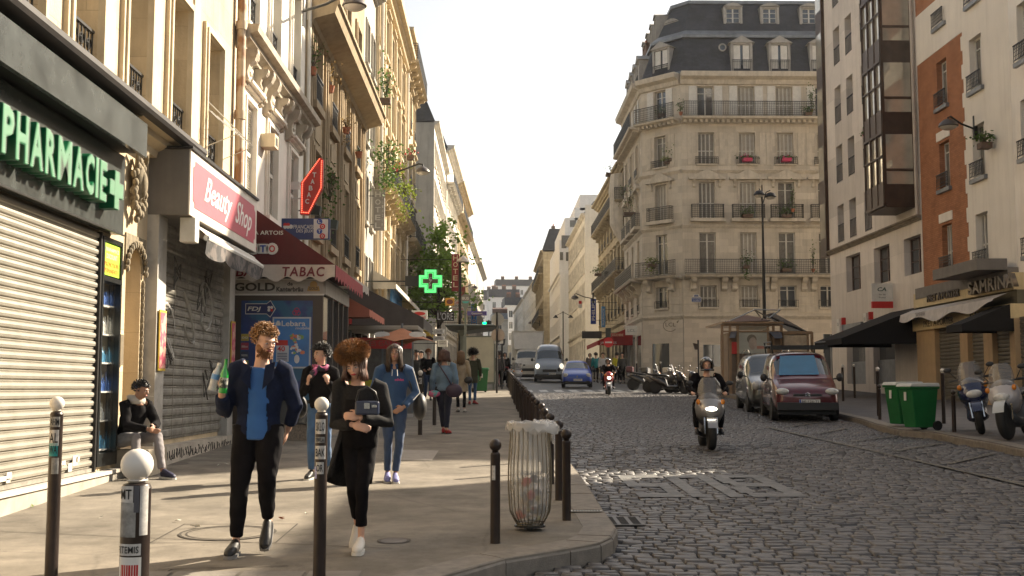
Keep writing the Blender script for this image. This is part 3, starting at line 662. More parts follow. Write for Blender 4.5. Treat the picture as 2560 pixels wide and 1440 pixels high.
# ---- beauty shop: sign box, pillars, shutter, awning
PINK=mat("pink_panel",(.5,.12,.15),.45,var=.06);SGW=mat("sign_white",(.66,.6,.52),.5,var=.08);SGG=mat("sign_grey_side",(.16,.145,.13),.6,var=.15,dirt=.3)
bs=thing("shop_sign","pink and white beauty shop sign box projecting over its shutter","shop sign",(-4.27,15.84,3.98),R(90));W_=4.46
mb=MB();mb.box(0,W_,.02,.6,0,.93);mb.build("box",SGG,bs);mb=MB();mb.box(.0,W_,-.005,.018,.0,.93);mb.build("face",SGW,bs)
mb=MB();a,b,c,d=.14,W_-.14,.13,.8;q=.1
oc=[(a+q,c),(b-q,c),(b-q,c+q*.6),(b,c+q),(b,d-q),(b-q,d-q*.6),(b-q,d),(a+q,d),(a+q,d-q*.6),(a,d-q),(a,c+q),(a+q,c+q*.6)]
mb.prism(oc,-.012,-.006);mb.build("panel",PINK,bs)
mb=MB();mb.box(-.03,W_+.03,-.04,.6,.93,.97);mb.build("cap",IRON,bs)
SGT=mat("sign_letters",(.85,.8,.74),.5,var=0);text("Beauty",1.75,.5,SGT,bs,(.75,-.014,.2),depth=.004,shear=.5,off=.008);text("Shop",1.25,.5,SGT,bs,(2.75,-.014,.18),depth=.004,shear=.5,off=.008)
bf=thing("storefront","grey beauty shop front with pillars, low graffitied base and closed shutter","shop front",(X0,15.85,G(15.85)),R(90));W_=4.75
PG=mat("pillar_grey",(.5,.47,.42),.6,var=.1,dirt=.3,two=(.4,.37,.33),tws=3)
mb=MB();mb.box(0,.42,-.16,.05,.28,3.75);mb.box(4.35,4.75,-.16,.05,.28,3.75);mb.box(0,4.75,-.5,.05,3.55,3.6);mb.build("pillar",PG,bf)
mb=MB();mb.box(0.1,4.9,-.2,.05,-.02,.28);mb.build("base",mat("base_tiles",(.42,.37,.3),.75,var=.2,dirt=.3),bf)
mb=MB();rnd=random.Random(9)
for i in range(34):
 xx=.3+i*.125;pts=[(xx+rnd.uniform(-.05,.06),-.203,.07+rnd.random()*.16)for _ in range(5)];mb.tube(pts,.007,4)
mb.build("graffiti",mat("graffiti_black",(.04,.035,.03),.8,var=0),bf)
s2=thing("roller_shutter","graffitied grey roller shutter under the pink beauty sign, half in shade","shutter",(-4.83,16.28,G(16.3)+.34),R(90))
shutter(s2,3.92,3.2,.15,RSD);mb=MB()
for i in range(7):x_=.25+i*.58;mb.box(x_,x_+.02,-.04,-.036,0,3.15)
mb.build("ribs",RS,s2)
mb=MB();rnd=random.Random(5)
for k in range(9):
 cx,cz=.3+rnd.random()*3.3,.4+rnd.random()*2.4;pts=[]
 for j in range(9):pts.append((cx+rnd.uniform(-.28,.28),-.046,cz+rnd.uniform(-.3,.3)))
 mb.tube(pts,.009,4,flat=.3)
mb.build("graffiti",mat("graffiti_paint",(.12,.11,.1),.7,var=0),s2)
mb=MB();
for k in range(3):
 cx=.5+k*1.1;pts=[(cx+.35*math.cos(a*1.3+k),-.0465,1.6+k*.25+.4*math.sin(a))for a in np.linspace(0,6,14)];mb.tube(pts,.018,4,flat=.3)
mb.build("white_tag",mat("graffiti_white",(.5,.48,.44),.7,var=0),s2)
def poster(label,x,y,z,w,h,rz,mats_,name="poster",cat="poster"):
 t=thing(name,label,cat,(x,y,z),rz);mb=MB();mb.box(0,w,-.015,.0,0,h);mb.build("frame",mats_[0],t);mb=MB();mb.box(w*.06,w*.94,-.02,-.016,h*.04,h*.96);mb.build("sheet",mats_[1],t);return t
YEL=mat("yellow_frame",(.6,.42,.05),.5);PNK=mat("pink_poster",(.55,.09,.14),.5,two=(.7,.4,.3),tws=9)
poster("pink poster in a yellow frame on the grey pillar left of the graffitied shutter",-4.67,15.9,1.8,.32,.85,R(90),(YEL,PNK))
poster("pink poster in a yellow frame on the pillar next to the tabac window",-4.67,20.25,1.9,.3,.85,R(90),(YEL,PNK))
aw=thing("awning","half rolled black and white awning with scalloped edge under the pink sign","awning",(-4.35,16.15,3.72),R(90));W_=4.1
mb=MB();mb.tube([(0,-.02,.12),(W_,-.02,.12)],.075,10);mb.build("roller",mat("awning_roll",(.5,.46,.4),.7),aw,sm=40)
mb=MB();mb.tube([(0.2,-.2,.0),(W_,-.2,0)],.045,8);mb.build("front_bar",WPAINT,aw,sm=40)
mb=MB();mb.box(-.12,.1,-.12,.1,-.1,.25);mb.build("bracket",WPAINT,aw,bevel=.01)
mb=MB();n=48
for i in range(n):
 x0,x1=.15+(W_-.1)*i/n,.15+(W_-.1)*(i+1)/n
 f=lambda x:-.2-.09*abs(math.sin(x*2.3));yy=lambda x:-.22+.03*math.sin(x*5)
 mb.quad((x0,yy(x0),f(x0)),(x1,yy(x1),f(x1)),(x1,-.23,.02),(x0,-.23,.02));mb.quad((x0,-.23,.02),(x1,-.23,.02),(x1,-.04,.18),(x0,-.04,.18),1)
mb.build("valance",[mat("awning_black",(.03,.028,.028),.8,two=(.12,.1,.09),tws=4),mat("awning_cloth_pale",(.5,.46,.4),.8)],aw)
# ---- building 2: white shuttered house
Y0=20.95;W=7.8;Z=lambda z:z-G(Y0)
b2=Lroot("apartment_building","white limewashed house with closed louvred shutters and scrolled brackets, behind the red tabac awning","building",X0,Y0)
ws=[(.75,1.65),(3.0,3.95),(5.5,6.5)]
h1=[(a,b,Z(5.2),Z(7.15),.1)for a,b in ws];h2=[(a,b,Z(8.65),Z(11.1),.35)for a,b in ws];h3=[(a,b,Z(12.6),Z(14.6),.35)for a,b in ws]
wall_mb(W,Z(17),h1+h2+h3,.3,9).build("wall",WHITES,b2);tr=MB()
for h in h1:surround(tr,*h[:4],.14,.05,crown=1);window(b2,*h[:4],.08,"louvre")
for h in h2+h3:surround(tr,*h[:4],.16,.06);window(b2,*h[:4],.33,"casement");railing(b2,h[0],h[1],h[2],.7,-.02,"scroll")
tr.build("mouldings",WHITES,b2)
c2=MB();mould(c2,.02,W-.02,cornice_prof(Z(8.0),.4,.42));mould(c2,.02,W-.02,cornice_prof(Z(12.0),.3,.3));mould(c2,.02,W-.02,cornice_prof(Z(16.6),.5,.6))
for a,b in ws:
 for x_ in(a-.35,b+.35):console(c2,x_,Z(8.0),.2,.72,.34)
 for x_ in(a-.05,b+.05):console(c2,x_,Z(7.98),.15,.45,.28)
c2.build("cornice",mat("weathered_cornice",(.42,.36,.28),.85,var=.2,dirt=.6,dc=(.1,.08,.06)),b2)
t=thing("wall_box","small beige louvred vent box fixed to the white wall between the shutters","vent box",(X0,23.3,6.55),R(90));mb=MB();mb.box(0,.4,-.3,0,0,.28);mb.build("casing",CREAM2,t);mb=MB();mb.box(.08,.3,-.305,-.3,.05,.22);mb.build("grille",DARK,t)
pp=MB();pp.tube([(W-.1,-.08,Z(4)),(W-.1,-.08,Z(16.5))],.06,8);pp.build("downpipe",WHITES,b2,sm=50)
# ---- building 3: tan house with pilasters and deep cornice
Y0=28.75;W=12.6;Z=lambda z:z-G(Y0)
b3=Lroot("apartment_building","tan stone house with dark pilasters and a very deep cornice, behind the red tabac lozenge","building",X0,Y0)
cs=[1.7,4.7,7.7,10.7];rows=[(Z(5.7),Z(7.9)),(Z(9.2),Z(10.95)),(Z(12.4),Z(14.2)),(Z(15.6),Z(17.2))]
holes=[(c-.52,c+.52,a,b,.3)for c in cs for a,b in rows];wall_mb(W,Z(18.6),holes,.3,10).build("wall",TANS,b3);tr=MB()
for i,h in enumerate(holes):
 surround(tr,*h[:4],.2,.07,sill=.2);window(b3,*h[:4],.28,"louvre" if(i%4==0)or i in(5,9)else "casement")
 railing(b3,h[0]-.05,h[1]+.05,h[2],.75,.1,"bars")
 if i%4<2:tr.box(h[0]-.1,h[1]+.1,-.04,.003,h[2]-1.15,h[2]-.35);tr.box(h[0]+.05,h[1]-.05,-.07,-.038,h[2]-1.0,h[2]-.5)
for c in(.15,3.2,6.2,9.2,12.25):
 for d_ in(-.16,.12):tr.box(c+d_,c+d_+.1,-.13,.003,Z(4.2),Z(11.0))
 tr.box(c-.3,c+.35,-.09,.003,Z(4.2),Z(11.0))
tr.build("mouldings",TANT,b3)
c3=MB();mould(c3,.02,W+.05,[(.003,Z(10.98)),(-.15,Z(10.98)),(-.2,Z(11.1)),(-.72,Z(11.25)),(-.78,Z(11.45)),(-.85,Z(11.5)),(-.85,Z(11.6)),(.003,Z(11.72))]);mould(c3,.02,W-.02,cornice_prof(Z(18.2),.5,.5));mould(c3,.02,W-.02,cornice_prof(Z(4.5),.3,.25));c3.build("cornice",TANT,b3)
# ---- building 4: narrow plain house
Y0=41.4;b4=Lroot("apartment_building","narrow plain grey rendered house squeezed between two carved stone houses","building",X0,Y0)
simple_building("","",b4,4.0,9,16.0,[1.0,3.0],[(3.6,5.3),(6.6,8.3),(9.6,11.3),(12.6,14.2)],GREYR,rail=None,ww=.8,roof=1.2)
# ---- building 5: ornate cream
Y0=45.45;W=14.4;Z=lambda z:z-G(Y0)
b5=Lroot("apartment_building","ornate cream house with dentil cornice and flower filled balcony behind the grey hotel sign","building",X0,Y0)
c5s=[1.6,4.4,7.2,10.0,12.8]
ORN=stone_mat("golden_stone",(.52,.42,.27),.8,.33,.2,var=.12,dirt=.3,rough=.9);ORT=mat("golden_trim",(.56,.46,.31),.85,var=.12,dirt=.3,spec=.2)
simple_building("","",b5,W,10,17.6,c5s,[(4.6,6.8),(8.7,11.0),(12.1,14.0),(15.0,16.7)],ORN,rail=None,crown=1,longb=(8.65,),trim=ORT,roof=1.5,cornice=.5)
tr=MB()
for c in[.2,3.0,5.8,8.6,11.4,14.15]:tr.box(c-.2,c+.2,-.1,.003,4.0,17.3);tr.box(c-.1,c+.1,-.14,-.09,4.2,17.0)
for i in range(58):x_=.1+i*.245;tr.box(x_,x_+.12,-.3,.003,17.2,17.42)
tr.build("pilaster",ORT,b5)
pp=MB();pp.tube([(.25,-.25,3.5),(.25,-.25,17)],.07,8);pp.tube([(14.0,-.25,3.5),(14.0,-.25,17)],.07,8);pp.build("downpipe",WHITES,b5,sm=50)
# ---- building 6: corner house with stacked corner balconies
Y0=59.95;b6=Lroot("apartment_building","stone corner house with deep bracketed balconies just before the street tree","building",X0,Y0);W=9.2
simple_building("","",b6,W,10,19.0,[1.6,4.6,7.6],[(4.3,6.4),(8.0,10.2),(11.4,13.4),(14.6,16.6)],ORN,rail="bars",crown=1,longb=(7.85,17.6),trim=ORT,roof=3.2,chim=2,cornice=.4)
# ---- side street gap, then building 7 with blank gable
Y0=90.;GAB=mat("gable_render",(.42,.4,.35),.9,var=.15,dirt=.4,vs=.6);b7=Lroot("apartment_building","tall pale house with a blank grey gable wall and brick chimney above the street tree","building",X0,Y0)
PALE=stone_mat("pale_facade",(.66,.61,.52),1.2,.4,.12,var=.1,dirt=.2)  # far facades whitened in their colour to stand in for distance haze
simple_building("","",b7,22,9,20.2,[1.6+2.3*i for i in range(9)],[(4.2+3.2*i,6.2+3.2*i)for i in range(5)],PALE,rail=None,roof=2.4,chim=0,ww=.95)
gm=MB();gm.box(-.06,0.0,-.03,9.05,0,20.3);gm.prism([(0,20.3),(0,20.35)],0,0)if 0 else None
gm.build("gable",GAB,b7);chimney(b7,.2,1.6,19.5,.9,5,3.2,5)
for(ya,yb,xa,xb,H,lab,nc,w_)in((112.5,131,-4.75,-4.3,22.2,"cream facade with roof balconies behind the red vertical hotel sign",7,PALE),(131.5,156,-4.25,-3.6,21.5,"far left house with projecting corner cornice and rooftop balcony rail",8,ORN),(158,186,-3.6,-2.9,17.5,"distant left house with a cluster of chimneys, beyond the tree",9,PALE),(187,219,-2.85,-2.1,17.0,"farthest left house, narrow sliver against the sky",9,GREYR)):
 ang=math.atan2(xb-xa,yb-ya);r_=thing("apartment_building",lab,"building",(xa,ya,G(ya)),R(90)-ang);L=math.hypot(yb-ya,xb-xa)
 simple_building("","",r_,L,9,H,[1.5+(L-3)*i/(nc-1)for i in range(nc)],[(4.2+3.1*i,6.2+3.1*i)for i in range(int((H-5.5)/3.1))],w_,rail=None,roof=2.6,chim=2,cornice=.6,longb=(H-3.2,)if H>19 else())
# ================================================================ corner building at the crossing (frontal)
LST=stone_mat("limestone",(.55,.495,.41),1.15,.42,.16,var=.1,dirt=.35,dc=(.15,.12,.09),rough=.9,mortar=.008)
LTR=mat("limestone_trim",(.55,.495,.41),.85,var=.14,vs=2.5,dirt=.45,dc=(.13,.1,.07),spec=.2)
LGR=stone_mat("bank_stone",(.58,.51,.42),.9,.3,.08,var=.06,dirt=.1,rough=.75,mortar=.006)
YF=70.0;GF=G(YF);zf=lambda y:atY(1900,y,YF).z-GF;xf=lambda x:atY(x,500,YF).x
XA=11.7
lc=thing("corner_building","big limestone corner block with dark slate mansard roof facing the crossing","building",(XA,YF,GF))
H=zf(186);W=13.3
cols=[(xf(1747)-XA,xf(1790)-XA),(xf(1849)-XA,xf(1886)-XA),(xf(1945)-XA,xf(1987)-XA),(xf(2045)-XA,xf(2088)-XA)]
cols=[(a,a+1.02)if True else 0 for a,b in cols]+[(cols[3][0]+2.4,cols[3][0]+3.4)]
fl=[(zf(768),zf(714)),(zf(684),zf(581)),(zf(547),zf(455)),(zf(410),zf(332)),(zf(296),zf(216))]
cham_u=(1.0,1.85)
CH=math.hypot(XA-9.5,2.3);cang=-math.atan2(2.3,XA-9.5)
def face(root,W,cols,D,styles,first=0):
 holes=[(a,b,z0,z1,.3)for(a,b)in cols for(z0,z1)in fl]
 body=wall_mb(W,H,[h for h in holes],.3,D);body.build("wall",LST,root);n=len(fl);tr=MB()
 for i,h in enumerate(holes):
  f_=i%n;c_=i//n;window(root,*h[:4],.28,styles[(c_*5+f_)%len(styles)])
  a,b,z0,z1=h[:4]
  if f_==2:surround(tr,a,b,z0,z1,.1,.04,sill=0);tr.prism([(a-.55,z1+.28),(b+.55,z1+.28),((a+b)/2,z1+.78)],-.22,.003);tr.box(a-.65,b+.65,-.28,.003,z1+.14,z1+.27);console(tr,a-.3,z1+.14,.14,.5,.2);console(tr,b+.3,z1+.14,.14,.5,.2);railing(root,a-.48,b+.48,z0,.88,.32,"grid",1);tr.box(a-.6,b+.6,-.4,.003,z0-.2,z0-.003)
  elif f_==3:surround(tr,a,b,z0,z1,.1,.05,sill=.1);railing(root,a-.22,b+.22,z0-.05,.48,.15,"grid");tr.box(a-.66,a-.3,-.035,.003,z0-.05,z1);tr.box(b+.3,b+.66,-.035,.003,z0-.05,z1)
  elif f_==0:railing(root,a-.12,b+.12,z0-.05,.5,.06,"bars");surround(tr,a,b,z0,z1,.08,.05,sill=.1)
  elif f_==4:
   if i%10>1:sh_=MB();sh_.box(a-.55,a-.05,-.06,-.02,z0,z1);sh_.box(b+.05,b+.55,-.06,-.02,z0,z1);sh_.build("open_shutter",WPAINT,root)
 for z in np.arange(zf(768)-.3,zf(702),.42):tr.box(0.01,W-.01,-.02,.003,z,z+.38)if 0 else None
 z=zf(184);mould(tr,-.03,W-.05,[(.003,z-.75),(-.12,z-.7),(-.2,z-.45),(-.55,z-.3),(-.6,z-.05),(-.6,z),(.003,z)])
 z=zf(297);mould(tr,-.03,W-.02,[(.003,z-.35),(-.15,z-.3),(-.2,z-.2),(-.75,z-.12),(-.8,z),(.003,z)]);
 for k in range(int(W/.34)):x_=.1+k*.34;tr.box(x_,x_+.17,-.5,.003,z-.32,z-.125)
 z=zf(689);mould(tr,-.03,W-.02,[(.003,z-.2),(-.75,z-.14),(-.85,z),(.003,z)])
 for(a,b)in cols:
  for x_ in(a-.45,b+.45):console(tr,x_,z-.15,.3,.85,.6)
 for q in(zf(797),zf(571),zf(433)):mould(tr,0.0,W-.02,cornice_prof(q,.22,.16))
 tr.build("mouldings",LTR,root)
 for z,h_ in((zf(297),.92),(zf(689),.92)):
  b=MB();b.box(0,W,-.78,-.74,z+.003,z+.03);bb=b.build("balcony_edge",IRON,root);put("railing",rail_mesh(W-.02,h_,"grid"),bb,(0,-.74,z+.03))
 rus=MB()
 for k in range(6):
  zz=zf(790)+.25+k*.5
  if zz<zf(715):
   xs_=[0.02]+[v for(a,b)in cols for v in(a-.12,b+.12)]+[W-.02]
   for p,q in zip(xs_[::2],xs_[1::2]):rus.box(p,q,-.035,.003,zz,zz+.44)
 rus.build("rusticated_band",LTR,root)
face(lc,W,cols,12,["barsg","casementc","barsg","barsg","casement","bars","bars","bars","bars","bars","casement","casementc","casementc","bars","bars","casement","casementc","casementc","bars","casement"])
# ground floor
gf=MB();gh=[(xf(1752)-XA,xf(1801)-XA,.9,zf(862),.2),(xf(2049)-XA,xf(2086)-XA,.15,zf(835),.35),(3.6,5.6,.5,zf(862),.2)]
wall_mb(W,zf(799),gh,.2,.2,gf,y=-.06,back=False);gf.build("ground_floor_wall",LGR,lc)
for h in gh:mb=MB();mb.quad((h[0],-.015,h[2]),(h[1],-.015,h[2]),(h[1],-.015,h[3]),(h[0],-.015,h[3]));sw=mb.build("shop_window",GLASS,lc);m2=MB();m2.box(h[0],h[0]+.06,-.05,-.02,h[2],h[3]);m2.box(h[1]-.06,h[1],-.05,-.02,h[2],h[3]);m2.box((h[0]+h[1])/2-.03,(h[0]+h[1])/2+.03,-.05,-.02,h[2],h[3]);m2.build("frame",ZINC,sw)
# chamfer (local frame rotated) and street face
cb=thing("x",None,None,(0,0,0));bpy.data.objects.remove(cb)
def child(root,name,loc,rz):o=empty(name,loc,rz);setp(o,root);return o
# merged into the building: faces are built as children parts with their own transforms
def face_at(x,y,rz,W,cols,D,styles,gholes):
 """builds the parts of one face in its own frame, then hands them to the building root"""
 tmp=empty("tmpface",(x,y,GF),rz);face(tmp,W,cols,D,styles)
 gf=MB();wall_mb(W,zf(799),gholes,.2,.2,gf,y=-.06,back=False);gf.build("ground_floor_wall",LGR,tmp)
 for h in gholes:mb=MB();mb.quad((h[0],-.015,h[2]),(h[1],-.015,h[2]),(h[1],-.015,h[3]),(h[0],-.015,h[3]));mb.build("shop_window",GLASS,tmp)
 M=Matrix.Translation((x-XA,y-YF,0))@Matrix.Rotation(rz,4,'Z')
 for c in ALLK[tmp.name]:
  L=Matrix.LocRotScale(c.location,c.rotation_euler,c.scale);c.parent=lc;ALLK[lc.name].append(c);L2=M@L;c.location=L2.translation;c.rotation_euler=L2.to_euler()
 bpy.data.objects.remove(tmp);ALLK.pop("tmpface",None)
face_at(9.5,72.3,cang,CH,[(1.1,2.0)],.5,["casement","casement","bars","casementc","casement"],[(.75,2.1,.1,zf(857),.3)])
SW=10.0
face_at(9.5,72.3+SW,R(-90),SW,[(1.4,2.4),(4.3,5.3),(7.4,8.4)],.5,["casement","bars","casement","casementc","bars"],[(.8,3.2,.4,3.0,.2),(4.2,6.2,.2,3.0,.2),(7,9.4,.4,3.0,.2)])
# mansard: footprint polygon rings
def fp(ins):return[(0-2.2+ins,2.3+ins*.45),(0+ins*.45,ins),(W,ins),(W,12),(-2.2+ins,12)]
def ringz(ins,z):return[(x,y,z)for x,y in fp(ins)]
rf=MB();zc=zf(184);zq=lambda y,Y:atY(1900,y,Y).z-GF;z1,z2,z3=zq(95,70.95),zq(78,71.3),zq(8,72.3)
rf.rings([ringz(.05,zc),ringz(.95,z1)],0);rf.rings([ringz(1.25,z2),ringz(2.3,z3)],0);rf.rings([ringz(2.3,z3),ringz(4.2,z3+.7)],0)
roof=rf.build("roof",SLATE,lc)
lr=MB();lr.rings([ringz(.75,z1-.03),ringz(.75,z1+.15),ringz(1.3,z2+.05)],0);lr.rings([ringz(2.15,z3-.1),ringz(2.15,z3+.12),ringz(2.4,z3+.2)]);lr.rings([ringz(-.1,zc-.03),ringz(-.1,zc+.1),ringz(.1,zc+.12)]);lr.build("zinc_ledge",ZINC,roof)
def dormer(x,y,z,w,h,big,rz=0,par=None):
 M=Matrix.Translation((x,y,z))@Matrix.Rotation(rz,4,'Z');d=MB();dd=1.6
 for a,b,c,e in((-w/2-.16,-w/2,0,h+.1),(w/2,w/2+.16,0,h+.1),(-w/2,w/2,h,h+.1)):d.box(a,b,-.02,dd,c,e,0,M)
 if big:
  n=len(d.v);d.add([M@Vector(p)for p in((-w/2-.3,-.12,h+.1),(w/2+.3,-.12,h+.1),(0,-.12,h+.55),(-w/2-.3,dd,h+.1),(w/2+.3,dd,h+.1),(0,dd,h+.55))],[(0,1,2),(0,2,5,3),(1,4,5,2),(0,3,4,1)])
 else:
  top=[(-w/2-.2,h+.1),(-w/2*.7,h+.27),(0,h+.33),(w/2*.7,h+.27),(w/2+.2,h+.1)];d.add([M@Vector((p,yy,q))for yy in(-.1,dd)for p,q in top],[(0,4,3,2,1)[::-1],(0,1,6,5)[::-1],(1,2,7,6)[::-1],(2,3,8,7)[::-1],(3,4,9,8)[::-1]])
 q=d.build("dormer",DORM,roof)
 a,b=win_mesh(w,h,"louvre" if big else "grid");o=put("shutter" if big else "window",a if not big else SHW.get((w,h))or SHW.setdefault((w,h),shw(w,h)),q,tuple(M@Vector((-w/2,.12,0))),rz)
 if not big:put("pane",b,o)
 else:put("railing",rail_mesh(w+.2,.8,"bars"),q,tuple(M@Vector((-w/2-.1,-.1,0))),rz)
SHW={}
def shw(w,h):
 mb=MB();
 for a,b in((.02,w*.42),(w*.58,w-.02)):mb.box(a,b,-.06,0,.02,h-.03)
 mb.box(w*.42,w*.58,.03,.05,0,h,1);return mb.mesh("shutter",[WPAINT,GLASS])
DORM=mat("dormer_lead",(.36,.34,.31),.7,var=.15,dirt=.4)
zd=zf(183)+.08
for px in(1862,1958,2062):dormer(xf(px)-XA,.12,zd,1.05,zf(110)-zd,True)
for px in(1853,1948,2050):dormer(xf(px)-XA,1.45,zq(60,71.5),.9,zq(21,71.5)-zq(60,71.5),False)
cx_,cy_=-1.1,1.15
dormer(cx_+.1,cy_+.25,zd,1.05,zf(110)-zd,True,cang);dormer(cx_+1.0,cy_+1.5,zf(66),.85,zf(27)-zf(66),False,cang)
for k in range(4):dormer(-2.1,4.3+k*2.0,zd,.9,zf(112)-zd,True,R(-90))
for k in range(4):dormer(-.85,4.8+k*2.0,z2+.3,.8,1.6,False,R(-90))
chimney(roof,1.2,6.2,z3+.3,6.4,.9,.7,14);chimney(roof,-1.0,8.2,z1,.6,1.6,1.8,3)
mb=MB();mb.tube([(a*.22+xf(1816)-XA,.42,zf(114)+b*.22)for a,b in[(math.cos(t),math.sin(t))for t in np.linspace(0,6.28,14)]],.05,6);mb.lathe([(.2,0),(.2,.02)],12,1,(xf(1816)-XA,.5,zf(114)),'y');mb.build("round_skylight",[DORM,GLASS],roof)
bl=thing("wall_logo","thin metal bank letters inside an open ring on the pale corner wall","logo",(xf(1654),YF-.075,GF+zf(828)));BRZ=mat("bronze_letters",(.13,.1,.06),.4,metal=.5)
text("LCL",.62,.24,BRZ,bl,(.14,0,.28),depth=.03)
mb=MB();mb.tube([(.42+.42*math.cos(a),-.015,.34+.36*math.sin(a))for a in np.linspace(R(110),R(320),18)],.022,6);mb.build("ring",BRZ,bl);mb=MB();mb.prism([(.8,.55),(.98,.68),(.9,.5)],-.03,0);mb.build("spark",BRZ,bl)
t=thing("projecting_sign","white square bank sign on the corner next to the shop windows","sign",(9.15,72.6,GF+zf(833)),0);mb=MB();mb.box(-.75,.0,-.08,.08,0,.6);mb.build("box",WPAINT,t,bevel=.02);text("LCL",.5,.18,ZINC,t,(-.62,-.082,.2),depth=.004)
t=thing("street_name_plate","blue enamel street name plate on the corner block wall","street sign",(xf(1724),YF-.08,GF+zf(756)));mb=MB();mb.prism([(0,0),(.62,0),(.62,.32),(.52,.36),(.45,.5),(.17,.5),(.1,.36),(0,.32)],-.02,0);mb.build("plate",WPAINT,t);mb=MB();mb.prism([(.03,.03),(.59,.03),(.59,.29),(.03,.29)],-.025,-.021);mb.prism([(.17,.34),(.45,.34),(.42,.46),(.2,.46)],-.025,-.021);mb.build("enamel",mat("enamel_blue",(.04,.07,.22),.3),t)
text("10e Arrt",.2,.05,WPAINT,t,(.21,-.026,.37),depth=.002);text("RUE DU FAUBOURG",.5,.06,WPAINT,t,(.06,-.026,.19),depth=.002);text("DU TEMPLE",.4,.06,WPAINT,t,(.11,-.026,.08),depth=.002)
# ================================================================ right side: modern block, brick block
XR=16.2;PREC=stone_mat("precast_panel",(.66,.6,.54),2.6,2.8,.12,var=.06,dirt=.25,rough=.8,mortar=.012)
GR_=G(46);ymax=54.3;xr=lambda px:ymax-46073./(px-1235)*1.0
def xr(px,py=700):return ymax-atX(px,py,XR).y
def zr(px,py):return atX(px,py,XR).z-GR_
ca_=thing("apartment_building","pale modern block with bronze glazed bay windows, right of the crossing","building",(XR,ymax,GR_),R(-90))
W=xr(2309,700);H=24.
fr_=zr(2200,590)
cls=[(xr(2098),xr(2117)),(xr(2128),xr(2146)),(xr(2166),xr(2184))];cls=[(a,a+.95)for a,b in cls]
s0=zr(2100,612);st_=2.83
hol=[(a,b,s0+.1+st_*k,s0+.1+st_*k+1.75,.4)for a,b in cls for k in range(6)]
lo=[(xr(2116),xr(2152),zr(2130,728),zr(2130,637),.35),(xr(2186),xr(2226),zr(2205,708),zr(2205,615),.35),(xr(2262),xr(2305),zr(2285,685),zr(2285,590),.35)]
gl_=[(xr(2112),xr(2158),.45,zr(2130,815),.3),(xr(2178),xr(2232),.45,zr(2200,805),.3)]
wall_mb(W,H,hol+lo+gl_,.4,12).build("wall",PREC,ca_)
RB=mat("red_brown_metal",(.1,.035,.03),.5,var=.15)
for h in hol:window(ca_,*h[:4],.38,"brown");put("railing",rail_mesh(h[1]-h[0],.85,"sparse"),ca_,(h[0],.03,h[2]));
for h in lo:window(ca_,*h[:4],.33,"browng")
mb=MB();mould(mb,0,W-.02,cornice_prof(fr_,.2,.22));mb.build("ledge",mat("mossy_ledge",(.2,.17,.13),.9,var=.3),ca_)
for h in gl_:mb=MB();mb.quad((h[0],.28,h[2]),(h[1],.28,h[2]),(h[1],.28,h[3]),(h[0],.28,h[3]));sw=mb.build("shop_window",GLASS,ca_);m2=MB();m2.box(h[0],h[1],.2,.27,h[2],h[2]+1.0);m2.build("lower_panel",ZINC,sw)
bz=MB();BRN=mat("bronze_panel",(.06,.035,.022),.45,metal=.3,var=.2);BAYG=mat("bay_glass_painted_reflection",(.58,.54,.45),.05,metal=.55,var=.25,vs=.8)  # cream reflection of the bay panes is mixed into the glass colour
ax,bx=ymax-45.2,ymax-43.05;P_=1.2;zb0=zr(2227,560)+.35
nb_=5
bay=MB();bay.box(ax,bx,-P_+.06,.0,zb0-.1,H-1);by=bay.build("bay_window",BRN,ca_)
for k in range(nb_+1):
 z=zb0+k*st_;pn=MB();gz0,gz1=z+.95,z+2.75
 pn.box(ax,bx,-P_,-P_+.06,z,gz0-.05,0)
 for i in range(4):x_=ax+(bx-ax)*i/3;pn.box(max(ax,x_-.03),min(bx,x_+.03),-P_-.03,-P_+.06,z,z+st_,0)
 pn.box(ax,bx,-P_-.03,-P_+.02,z-.04,z+.06);pn.box(ax,bx,-P_-.03,-P_+.02,z+1.9,z+1.95)
 pn.box(bx,bx+.04,-P_+.04,-.05,z+1.3,z+1.4);pn.box(bx,bx+.05,-P_,-P_+.1,z,z+st_)
 pn.build("bay_frame",BRN,by)
 g2=MB();g2.quad((ax,-P_+.055,gz0),(bx,-P_+.055,gz0),(bx,-P_+.055,gz1),(ax,-P_+.055,gz1));g2.quad((bx+.01,-P_+.1,gz0-.15),(bx+.01,-.05,gz0-.15),(bx+.01,-.05,gz1),(bx+.01,-P_+.1,gz1));g2.build("pane",BAYG,by)
b2_=MB();b2_.box(-1.0,-.02,-.15,.5,fr_,H-1.5);e_=b2_.build("bay_window",BRN,ca_)
for k in range(6):g2=MB();g2.quad((-.95,-.16,fr_+.9+k*st_),(-.1,-.16,fr_+.9+k*st_),(-.1,-.16,fr_+2.6+k*st_),(-.95,-.16,fr_+2.6+k*st_));g2.build("pane",BAYG,e_)
pp=MB();pp.tube([(W-.12,-.12,zr(2318,535)),(W-.12,-.12,H)],.07,8);pp.build("downpipe",mat("beige_pipe",(.42,.36,.3),.6),ca_,sm=50)
